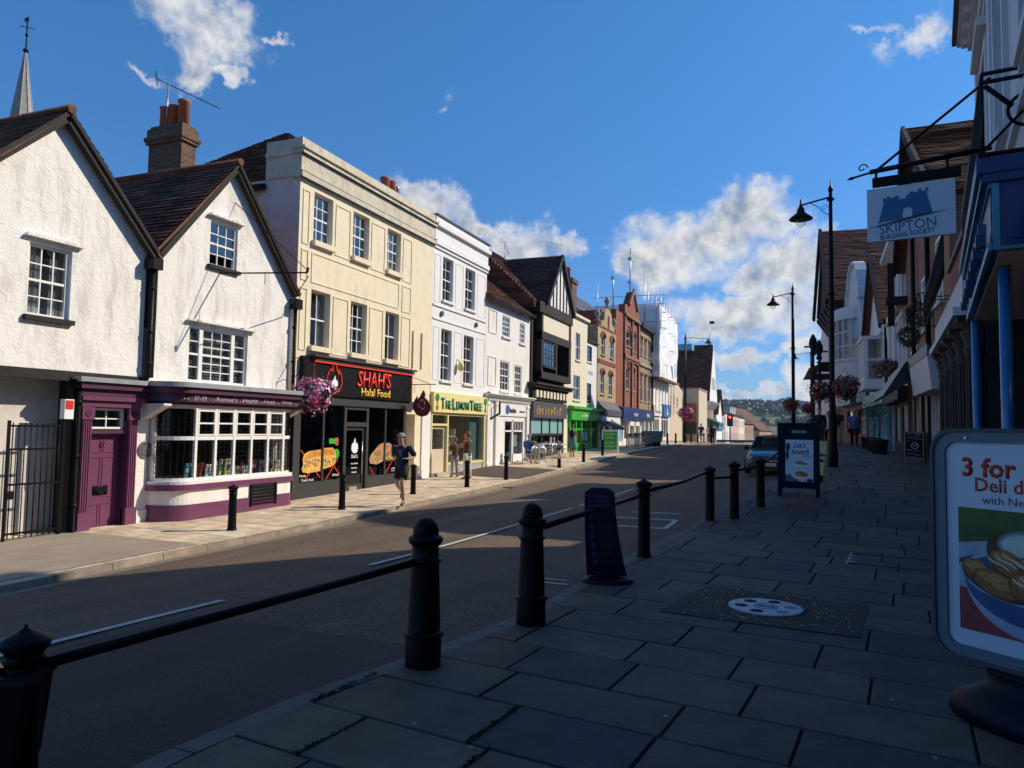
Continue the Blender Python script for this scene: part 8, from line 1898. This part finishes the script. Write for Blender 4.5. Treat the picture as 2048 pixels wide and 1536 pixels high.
# ---- parked car facing the camera
def car(loc, rz):
    c = thing('parked_car', 'dark blue grey hatchback parked facing the camera behind the brunch board', 'car', loc, rz)
    plain('car_paint', (.022, .030, .042), .28, var=.02, coat=.7); plain('car_gold', (.25, .19, .12), .3, coat=.8); plain('tyre', (.015, .015, .016), .8); plain('headlight', (.5, .52, .55), .15, metal=.4, coat=1)
    glass('car_glass', (.10, .12, .15), .01, .02, .35)
    def sec(y, zlo, zsh, ztop, wl, ws, wt):
        return [(-wl, y, zlo), (-wl*1.02, y, zlo+(zsh-zlo)*.45), (-ws, y, zsh), (-wt, y, ztop-.02), (-wt*.6, y, ztop), (0, y, ztop+.012), (wt*.6, y, ztop), (wt, y, ztop-.02), (ws, y, zsh), (wl*1.02, y, zlo+(zsh-zlo)*.45), (wl, y, zlo)]
    S = [sec(-2.05, .30, .52, .62, .62, .62, .50), sec(-1.98, .24, .56, .70, .76, .76, .62), sec(-1.80, .20, .60, .78, .85, .84, .70), sec(-1.4, .20, .66, .88, .90, .88, .74), sec(-.95, .20, .74, .96, .90, .88, .74), sec(-.3, .2, .84, .97, .90, .89, .78), sec(.8, .2, .86, .98, .90, .89, .78), sec(1.7, .2, .86, 1.0, .88, .86, .74), sec(2.0, .3, .8, .95, .80, .78, .66), sec(2.08, .4, .7, .85, .7, .68, .6)]
    t = MB()
    for a, b_ in zip(S, S[1:]):
        for i in range(len(a)-1): t.face([a[i], a[i+1], b_[i+1], b_[i]], .5, True)
        t.face([a[0], b_[0], b_[-1], a[-1]], .5)
    t.face(S[0][::-1]); t.face(S[-1]); bd = t.build('body', 'car_paint', c)
    G_ = [[(-.74, -.92, .95), (.74, -.92, .95), (.60, -.30, 1.42), (-.60, -.30, 1.42)]]
    t = MB(); t.face([(-.72, -.90, .955), (.72, -.90, .955), (.58, -.28, 1.41), (-.58, -.28, 1.41)]); t.build('windscreen', 'car_glass', c, fix=False)
    t = MB()
    for s in (-1, 1): t.face([(s*.76, -.80, .95), (s*.76, 1.5, .98), (s*.60, 1.2, 1.40), (s*.60, -.28, 1.42)])
    t.face([(-.7, 1.9, .97), (.7, 1.9, .97), (.56, 1.35, 1.38), (-.56, 1.35, 1.38)]); t.build('side_glass', 'car_glass', c, fix=False)
    t = MB(); prof = [(-.62, 1.41), (-.58, 1.45), (-.3, 1.485), (0, 1.495), (.3, 1.485), (.58, 1.45), (.62, 1.41)]; t.prism(prof, -.32, 1.35); 
    for s in (-1, 1): t.bar((s*.75, -.95, .95), (s*.60, -.30, 1.43), .05, .06); t.bar((s*.60, 1.3, 1.42), (s*.72, 1.9, .98), .12, .08); t.bar((s*.60, .45, 1.42), (s*.76, .5, .97), .07, .04)
    t.build('roof', 'car_paint', c)
    for s in (-1, 1):
        for y in (-1.32, 1.32):
            t = MB(); t.tube([(s*.93, y, .31), (s*.72, y, .31)], .315, 24); w = t.build('wheel', 'tyre', c); t = MB(); t.tube([(s*.94, y, .31), (s*.90, y, .31)], .2, 16); t.build('rim', 'galvanised', w)
        t = MB(); t.prism([(s*.42, .62), (s*.78, .74), (s*.82, .66), (s*.74, .56), (s*.46, .55)], -2.0, -1.74); t.build('headlight', 'headlight', c)
        t = MB(); t.prism([(s*.60, .24), (s*.78, .26), (s*.82, .50), (s*.70, .52), (s*.60, .42)], -2.02, -1.8); f_ = t.build('fog_surround', 'car_gold', c); t = MB(); t.tube([(s*.70, -2.04, .36), (s*.70, -2.0, .36)], .07, 12); t.build('fog_lamp', 'black_paint', f_)
        t = MB(); t.ico((s*.98, -.62, 1.0), .12, .02, 2, .5, (1, .7, .8)); t.build('mirror', 'black_paint', c)
    t = MB(); t.prism([(-.55, .25), (.55, .25), (.5, .55), (-.5, .55)], -2.085, -2.0); g = t.build('grille', 'black_paint', c); t = MB(); t.box(-.5, .5, -2.095, -2.085, .52, .545); t.build('chrome_strip', 'aluminium', g)
    t = MB(); t.box(-.26, .26, -2.10, -2.086, .34, .45); n_ = t.build('number_plate', 'white_paint', c); scrawl('black_paint', n_, 0, .395, -2.10, .46, .075, .02)
    t = MB(); t.lathe([(.05, 0), (.05, .01)], 12, (0, -1.9, .62)); return c
car((-1.0, 31.0, zRd(-1.0, 31.0)), R(-3))
# bench/step beside right shops: low dark planters already; grass tufts in joints
joints = []
for (tx, ty, n_) in ((-1.2, 3.9, 150), (-2.1, 3.9, 120), (-1.95, 3.3, 60), (-1.2, 3.2, 60)):
    (p_, q_) = min(JOINTS, key=lambda s_: math.hypot((s_[0][0]+s_[1][0])/2-tx, (s_[0][1]+s_[1][1])/2-ty)); joints.append((*p_, *q_, n_, .007))
for j in joints: moss(*j)
tag(mo.build('moss', 'moss_green', fix=False), 'green moss and tufts growing in the slab joints nearest the camera', 'moss', kind='stuff')

g = thing('gully_grate', 'iron gully grate in the gutter of the sunlit kerb', 'drain', (-9.08, 22.7, zRd(-9.08, 22.7)+.006)); q = MB(); q.box(-.2, .2, -.22, .22, 0, .006); q.build('frame', 'slate', g)
q = MB()
for i in range(6): q.box(-.16+i*.06, -.13+i*.06, -.19, .19, .0065, .012)
q.build('bars', 'joint_dark', g)
# ------------------------------------------------------------------ people
for nm, c in (('skin', (.42, .22, .15)), ('skin_light', (.55, .32, .23)), ('cloth_navy', (.012, .018, .05)), ('cloth_black', (.012, .012, .013)), ('cloth_white', (.70, .67, .60)), ('cloth_brown', (.10, .045, .022)), ('cloth_teal', (.10, .26, .24)), ('cloth_blue', (.03, .08, .25)), ('hair_dark', (.03, .018, .012)), ('hair_brown', (.14, .07, .03)), ('hair_grey', (.35, .33, .31)), ('cloth_grey', (.30, .30, .30)), ('cloth_khaki', (.32, .24, .13)), ('cloth_maroon', (.10, .02, .04)), ('shoe_dark', (.03, .035, .045)), ('shoe_white', (.6, .6, .6)), ('cloth_check', (.10, .14, .30))):
    plain(nm, c, .85 if 'cloth' in nm else .6, var=.12 if nm != 'cloth_check' else .7, scale=12, bump=.15 if 'cloth' in nm else 0, bscale=18)
def skinmesh(name, mat, parent, V, E, rad, root=0, sub=1):
    me = bpy.data.meshes.new(name); me.from_pydata(V, E, []); o = bpy.data.objects.new(name, me); COL.objects.link(o)
    sk = o.modifiers.new('s', 'SKIN'); sk.use_smooth_shade = True
    for i, r in enumerate(rad):
        d = me.skin_vertices[0].data[i]; d.radius = r if isinstance(r, tuple) else (r, r); d.use_root = (i == root)
    ss = o.modifiers.new('u', 'SUBSURF'); ss.levels = sub; ss.render_levels = sub
    dg = bpy.context.evaluated_depsgraph_get(); m2 = bpy.data.meshes.new_from_object(o.evaluated_get(dg)); bpy.data.objects.remove(o)
    for p in m2.polygons: p.use_smooth = True
    m2.materials.clear(); m2.materials.append(MATS[mat]); o = bpy.data.objects.new(name, m2); COL.objects.link(o); o.parent = parent; o['_off'] = [0, 0, 0]; return o
POSE = dict(pelvis=(0, 0, .95), spine=(0, 0, 1.12), chest=(0, 0, 1.32), neck=(0, .0, 1.48), head=(0, .02, 1.60),
            lsh=(-.185, 0, 1.41), rsh=(.185, 0, 1.41), lel=(-.22, -.02, 1.14), rel=(.22, -.02, 1.14), lwr=(-.22, .04, .90), rwr=(.22, .04, .90), lha=(-.22, .06, .82), rha=(.22, .06, .82),
            lhip=(-.09, 0, .90), rhip=(.09, 0, .90), lkn=(-.10, .02, .49), rkn=(.10, .02, .49), lan=(-.10, -.01, .08), ran=(.10, -.01, .08), lto=(-.11, .14, .03), rto=(.11, .14, .03))
def person(label, loc, rz, pose=None, s=1.0, skin='skin', top='cloth_navy', legs='cloth_black', legtype='long', sleeve='short', hair='hair_dark', hat=None, shoe='shoe_dark', extra=None, group=None, female=False, fat=1.0):
    P = dict(POSE); P.update(pose or {})
    o = thing('person', label, 'person', loc, rz, group); o.scale = (s, s, s)
    V = []; E = []; rad = []; idx = {}
    def add(k, p, r): idx[k] = len(V); V.append(tuple(p)); rad.append(r); return idx[k]
    H = Vector(P['head']); N_ = Vector(P['neck'])
    for k, r in (('pelvis', .108*fat), ('spine', .098*fat), ('chest', .108*fat), ('neck', .052)): add(k, P[k], r)
    add('jaw', H+Vector((0, .022, -.045)), (.066, .074)); add('head', H+Vector((0, 0, .045)), (.088, .102)); add('crown', H+Vector((0, -.01, .125)), (.066, .08))
    E += [(0, 1), (1, 2), (2, 3), (3, idx['jaw']), (idx['jaw'], idx['head']), (idx['head'], idx['crown'])]
    add('nose', H+Vector((0, .115, .02)), .012); E.append((idx['head'], idx['nose']))
    for s_ in 'lr':
        a = add(s_+'sh', P[s_+'sh'], .052); b_ = add(s_+'el', P[s_+'el'], .040); c = add(s_+'wr', P[s_+'wr'], .028); E += [(idx['chest'], a), (a, b_), (b_, c)]
        W = Vector(P[s_+'wr']); Hn = Vector(P[s_+'ha']); d = (Hn-W).normalized(); pm = add(s_+'pa', W+d*.055, (.036, .02)); E.append((c, pm))
        h1 = add(s_+'hip', P[s_+'hip'], .086*fat); k_ = add(s_+'kn', P[s_+'kn'], .058); a2 = add(s_+'an', P[s_+'an'], .036); t_ = add(s_+'to', P[s_+'to'], .032); mid = add(s_+'ca', (Vector(P[s_+'kn'])*.65+Vector(P[s_+'an'])*.35)+Vector((0, -.015, 0)), .058)
        E += [(0, h1), (h1, k_), (k_, mid), (mid, a2), (a2, t_)]
    body = skinmesh('body', skin, o, V, E, rad)
    # hands: four unequal curled fingers and a thumb
    for s_ in 'lr':
        W = Vector(P[s_+'wr']); Hn = Vector(P[s_+'ha']); d = (Hn-W).normalized(); side = d.cross(Vector((0, 0, 1)) if abs(d.z) < .9 else Vector((0, 1, 0))).normalized(); fold = d.cross(side).normalized()
        if fold.z > 0 and abs(d.z) < .9: fold = -fold
        base = W+d*.085; v = []; e = []; r = []
        v.append(tuple(W+d*.045)); r.append(.022)
        for i, (ln, off) in enumerate(((.062, -.027), (.072, -.009), (.068, .009), (.052, .026))):
            p0 = base+side*off; p1 = p0+d*ln*.5+fold*.008; p2 = p1+d*ln*.25+fold*ln*.4
            i0 = len(v); v += [tuple(p0), tuple(p1), tuple(p2)]; r += [.0095, .009, .0075]; e += [(0, i0), (i0, i0+1), (i0+1, i0+2)]
        p0 = W+d*.035-side*.028; p1 = p0-side*.022+d*.025; p2 = p1+d*.025+fold*.01; i0 = len(v); v += [tuple(p0), tuple(p1), tuple(p2)]; r += [.012, .010, .008]; e += [(0, i0), (i0, i0+1), (i0+1, i0+2)]
        skinmesh('hand', skin, o, v, e, r, sub=1)
    # face
    t = MB()
    for x in (-.030, .030): t.ico(tuple(H+Vector((x, .088, .045))), .011, 0, 1)
    t.build('eye', 'hair_dark', o, off=(0, 0, 0)); t = MB(); t.box(H.x-.022, H.x+.022, H.y+.083, H.y+.094, H.z-.040, H.z-.032); t.build('mouth', 'cloth_maroon', o, off=(0, 0, 0))
    t = MB()
    for x in (-.079, .079): t.ico(tuple(H+Vector((x, 0, .03))), .022, 0, 1, .5, (.5, .8, 1.3))
    t.build('ear', skin, o, off=(0, 0, 0))
    # hair cap
    t = MB(); t.ico(tuple(H+Vector((0, -.022, .075))), .098, .03, 2, .5, (.88, 1.0, .92))
    if female: t.ico(tuple(H+Vector((0, -.09, .02))), .07, .05, 2, .5, (1, .8, 1.3))
    if hair: t.build('hair', hair, o, off=(0, 0, 0))
    if hat == 'cap':
        t = MB(); c = H+Vector((0, 0, .085)); t.lathe([(.100, 0), (.098, .03), (.08, .07), (.04, .095), (.005, .10)], 18, tuple(c)); t.prism([(H.x-.07, H.y+.06), (H.x+.07, H.y+.06), (H.x+.055, H.y+.17), (H.x, H.y+.19), (H.x-.055, H.y+.17)], H.z+.088, H.z+.098, axis='z'); t.build('cap', 'cloth_grey', o, off=(0, 0, 0))
    if hat == 'brim':
        t = MB(); c = H+Vector((0, -.01, .08)); t.lathe([(.16, -.01), (.16, .0), (.105, .02), (.10, .08), (.06, .11), (.005, .115)], 20, tuple(c)); t.build('hat', 'cloth_grey', o, off=(0, 0, 0))
    # clothes: shells round the body, oriented with it
    def shell(mb, rings, n=18):
        rr = []
        for k_, (c, rx, ry) in enumerate(rings):
            c = Vector(c); i0 = len(mb.v)
            a_ = Vector(rings[max(0, k_-1)][0]); b_ = Vector(rings[min(len(rings)-1, k_+1)][0]); ax = (b_-a_).normalized(); X_ = Vector((1, 0, 0)); Y_ = ax.cross(X_).normalized(); X_ = Y_.cross(ax).normalized()
            for q in range(n): an_ = 2*math.pi*q/n; w_ = 1+.03*math.sin(an_*3+k_*1.7); mb.v.append(tuple(c+X_*rx*w_*math.cos(an_)+Y_*ry*w_*math.sin(an_)))
            rr.append(i0)
        for a_, b_ in zip(rr, rr[1:]):
            for q in range(n): mb.f.append((a_+q, a_+(q+1) % n, b_+(q+1) % n, b_+q)); mb.sh.append(.5); mb.sm.append(True)
        mb.f.append(tuple(rr[-1]+q for q in range(n))); mb.sh.append(.5); mb.sm.append(False)
    pe, sp_, ch_, nk_ = (Vector(P[q]) for q in ('pelvis', 'spine', 'chest', 'neck'))
    upv_ = (sp_-pe).normalized(); t = MB()
    shell(t, [(pe-upv_*.09, (.172 if female else .158)*fat, .124*fat), (pe+upv_*.02, .160*fat, .122*fat), (sp_, (.146 if female else .154)*fat, .118*fat), (ch_.lerp(sp_, .35), .165*fat, .128*fat), (ch_+(nk_-ch_)*.15, .180*fat, .128*fat), (ch_.lerp(nk_, .62), .165, .095), (nk_-(nk_-ch_)*.16, .085, .075), (nk_+(nk_-ch_)*.05, .064, .064)])
    if sleeve != 'none':
        for s_ in 'lr':
            S_ = Vector(P[s_+'sh']); el = Vector(P[s_+'el']); wr = Vector(P[s_+'wr'])
            if sleeve == 'short': t.tube([S_+(ch_-S_)*.25, S_, S_.lerp(el, .4), S_.lerp(el, .85)], [.07, .075, .068, .064], 12)
            else: t.tube([S_+(ch_-S_)*.25, S_, S_.lerp(el, .5), el, wr.lerp(el, .5), wr.lerp(el, .04)], [.07, .073, .062, .056, .050, .044], 12)
    t.build('top', top, o, off=(0, 0, 0), fix=False)
    if legtype in ('long', 'short'):
        t = MB(); shell(t, [(pe-upv_*.13, .160*fat, .120*fat), (pe, .160*fat, .122*fat), (pe+upv_*.09, .145*fat, .112*fat)])
        for s_ in 'lr':
            hp = Vector(P[s_+'hip']); kn = Vector(P[s_+'kn']); an = Vector(P[s_+'an'])
            if legtype == 'long': t.tube([hp+Vector((0, 0, .05)), hp.lerp(kn, .3), kn, kn.lerp(an, .5), an.lerp(kn, .06)], [.098*fat, .096*fat, .072, .066, .062], 14)
            else: t.tube([hp+Vector((0, 0, .05)), hp.lerp(kn, .3), hp.lerp(kn, .66)], [.10*fat, .100*fat, .098*fat], 14)
        t.build('trousers' if legtype == 'long' else 'shorts', legs, o, off=(0, 0, 0), fix=False)
    if legtype == 'dress':
        t = MB(); z0 = P['pelvis'][2]; t.lathe([(.25, z0-.48), (.235, z0-.3), (.20, z0-.1), (.17, z0+.1), (.155, z0+.18)], 20, (P['pelvis'][0], P['pelvis'][1], 0), sy=.8); t.build('skirt', legs, o, off=(0, 0, 0))
    for s_ in 'lr':
        an = Vector(P[s_+'an']); to = Vector(P[s_+'to']); skinmesh('shoe', shoe, o, [tuple(an-Vector((0, .03, .02))), tuple((an+to)/2-Vector((0, 0, .005))), tuple(to+(to-an).normalized()*.05)], [(0, 1), (1, 2)], [.046, (.042, .036), (.040, .028)])
    if extra: extra(o, P)
    return o
def backpack(o, P):
    t = MB(); c = P['chest']; t.ico((c[0], c[1]-.20, c[2]-.06), .2, .03, 2, .5, (.8, .55, 1.15)); t.build('backpack', 'cloth_black', o, off=(0, 0, 0))
def logo(o, P):
    c = Vector(P['chest']); t = MB()
    for i in range(5): t.box(c.x-.05, c.x+.05-.01*i, c.y+.138, c.y+.142, c.z+.02-i*.035, c.z+.035-i*.035)
    t.build('shirt_print', 'cloth_grey', o, off=(0, 0, 0))
# runner: faces the camera, moving down the kerb, right knee bent back
run = dict(pelvis=(0, 0, .96), spine=(0, .03, 1.13), chest=(0, .06, 1.33), neck=(0, .08, 1.48), head=(.0, .11, 1.60), lsh=(-.20, .06, 1.42), rsh=(.20, .06, 1.42), lel=(-.30, -.08, 1.20), rel=(.27, -.10, 1.19), lwr=(-.20, .16, 1.15), rwr=(.14, .16, 1.16), lha=(-.12, .22, 1.17), rha=(.06, .22, 1.18),
           lhip=(-.09, 0, .90), rhip=(.09, 0, .90), lkn=(-.09, .24, .55), rkn=(.10, .06, .52), lan=(-.09, .10, .12), ran=(.12, -.30, .33), lto=(-.10, .24, .05), rto=(.13, -.30, .19))
person('jogger in navy shirt, black shorts and pale cap running along the left kerb', (-9.35, 16.1, zLp(-9.42, 16.1)-.0), R(188), run, 1.03, 'skin_light', 'cloth_navy', 'cloth_black', 'short', 'short', 'hair_dark', 'cap', 'shoe_dark', logo)
stand = dict(lel=(-.21, .06, 1.16), rel=(.21, .08, 1.17), lwr=(-.14, .22, 1.22), rwr=(.15, .20, 1.05), lha=(-.09, .26, 1.27), rha=(.12, .27, 1.05), lan=(-.14, -.02, .08), ran=(.16, .0, .08), lto=(-.15, .12, .03), rto=(.19, .13, .03), lkn=(-.12, .02, .49), rkn=(.12, .02, .49))
def redband(o, P): pass
person('woman in brown sleeveless top and white trousers looking into the yellow fronted shop', (-11.05, 23.6, zLp(-11.05, 23.6)), R(75), stand, .97, 'skin', 'cloth_brown', 'cloth_white', 'long', 'none', 'hair_brown', None, 'cloth_brown', None, None, True)
person('small figure with raised arms half hidden beside the woman in white trousers', (-11.75, 24.0, zLp(-11.75, 24.0)), R(60), stand, .82, 'skin', 'cloth_brown', 'cloth_grey', 'long', 'short', 'hair_brown', None, 'cloth_brown', None, None, True)
sit = dict(pelvis=(0, 0, .52), spine=(0, -.06, .70), chest=(0, -.08, .92), neck=(0, -.04, 1.08), head=(0, .02, 1.20), lsh=(-.17, -.07, 1.0), rsh=(.17, -.07, 1.0), lel=(-.24, .05, .76), rel=(.24, .05, .76), lwr=(-.16, .28, .74), rwr=(.16, .28, .74), lha=(-.12, .35, .75), rha=(.12, .35, .75),
           lhip=(-.09, .05, .52), rhip=(.09, .05, .52), lkn=(-.12, .48, .52), rkn=(.12, .48, .52), lan=(-.12, .46, .09), ran=(.12, .50, .09), lto=(-.12, .60, .04), rto=(.12, .64, .04))
person('seated man in a blue shirt and pale cap at the silver cafe table', (-11.45, 30.98, zLp(-11.45, 31)), R(-5), sit, 1.0, 'skin', 'cloth_blue', 'cloth_navy', 'short', 'short', 'hair_grey', 'cap', 'shoe_dark')
walk = dict(lkn=(-.10, .14, .50), rkn=(.10, -.04, .49), lan=(-.10, .20, .08), ran=(.10, -.24, .12), lto=(-.10, .34, .05), rto=(.10, -.12, .04), lel=(-.23, -.10, 1.15), rel=(.23, .08, 1.15), lwr=(-.22, -.08, .90), rwr=(.22, .22, .96), lha=(-.22, -.06, .82), rha=(.22, .29, .91))
person('woman in a pale green dress with a dark backpack walking away by the cafe', (-11.1, 36.6, zLp(-11.1, 36.6)), R(8), walk, .98, 'skin', 'cloth_teal', 'cloth_teal', 'dress', 'none', 'hair_brown', None, 'cloth_brown', backpack, None, True)
person('man in white shirt with dark backpack behind the green board', (-11.0, 43.6, zLp(-11.0, 43.6)), R(5), walk, 1.0, 'skin', 'cloth_white', 'cloth_navy', 'long', 'short', 'hair_dark', None, 'shoe_dark', backpack)
person('dark clothed man crossing the road at the crest', (-7.4, 68, zRd(-7.4, 68)), R(0), walk, .78*1.0+.25, 'skin', 'cloth_black', 'cloth_black', 'long', 'long', 'hair_dark', None, 'shoe_dark', backpack)
person('distant walker in dark top before the green awning', (-8.9, 72, zLp(-8.9, 72)), R(170), walk, 1.05, 'skin', 'cloth_maroon', 'cloth_grey', 'short', 'short', 'hair_dark')
person('distant walker in pink top at the far left kerb', (-8.4, 74, zLp(-8.4, 74)), R(160), walk, .98, 'skin', 'cloth_white', 'cloth_maroon', 'short', 'short', 'hair_brown', None, 'shoe_dark', None, None, True)
person('man in blue and white checked shirt and pale hat on the right footway', (2.35, 37.5, zP(37.5)), R(176), walk, 1.0, 'skin', 'cloth_check', 'cloth_black', 'long', 'short', 'hair_grey', 'brim', 'shoe_dark', None, None, False, 1.15)
person('tall man in navy shirt and tan trousers on the right footway', (1.75, 40, zP(40)), R(175), walk, 1.07, 'skin', 'cloth_navy', 'cloth_khaki', 'long', 'short', 'hair_brown', None, 'shoe_dark')
person('person in a white shirt half hidden by the tall lamp post', (1.25, 38, zP(38)), R(180), walk, .96, 'skin', 'cloth_white', 'cloth_black', 'long', 'short', 'hair_brown', None, 'shoe_dark', None, None, True)
person('woman in dark coat behind the brunch board on the right footway', (.75, 33, zP(33)), R(180), walk, 1.0, 'skin_light', 'cloth_black', 'cloth_black', 'long', 'long', 'hair_brown', None, 'shoe_dark', None, None, True)
# tidy helper custom properties
for o in bpy.data.objects:
    for k in ('_off', '_L'):
        if k in o: del o[k]
# ------------------------------------------------------------------ air
mt = bpy.data.materials.new('air'); mt.use_nodes = True; N = mt.node_tree.nodes; L = mt.node_tree.links; N.remove(N['Principled BSDF'])
v = N.new('ShaderNodeVolumePrincipled'); v.inputs['Color'].default_value = (.62, .78, 1, 1); v.inputs['Density'].default_value = .00016; v.inputs['Anisotropy'].default_value = .1
L.new(v.outputs[0], N['Material Output'].inputs['Volume']); MATS['air'] = mt
hz = MB().box(-2600, 2600, -450, 5100, -10.5, 75).build('haze', 'air'); tag(hz, 'thin blue air haze over the far hills', 'haze', kind='stuff')
sc.cycles.volume_bounces = 0
# chimneys are parts of the houses they rise from
def world(o):
    m_ = Matrix.Translation(o.location) @ o.rotation_euler.to_matrix().to_4x4()
    return world(o.parent) @ m_ if o.parent else m_
def find(lbl): return next(o for o in bpy.data.objects if o.parent is None and o.get('label', '').startswith(lbl))
for cl, bl in (('tall brown brick chimney', 'white roughcast gabled shop'), ('short chimney stack', 'smooth white stucco'), ('narrow grey brick chimney', 'narrow cream rendered house'), ('dark brick chimney stack with three', 'yellow brick house')):
    c = find(cl); b = find(bl); kids = [o for o in bpy.data.objects if o.parent == c]
    st = next(o for o in kids if o.name.startswith('stack')); lm = world(b).inverted() @ world(c)
    st.name = 'chimney'; st.parent = b; st.location = lm.to_translation(); st.rotation_euler = lm.to_euler()
    for k in kids:
        if k != st: k.parent = st
    st['label'] = c['label']; bpy.data.objects.remove(c)
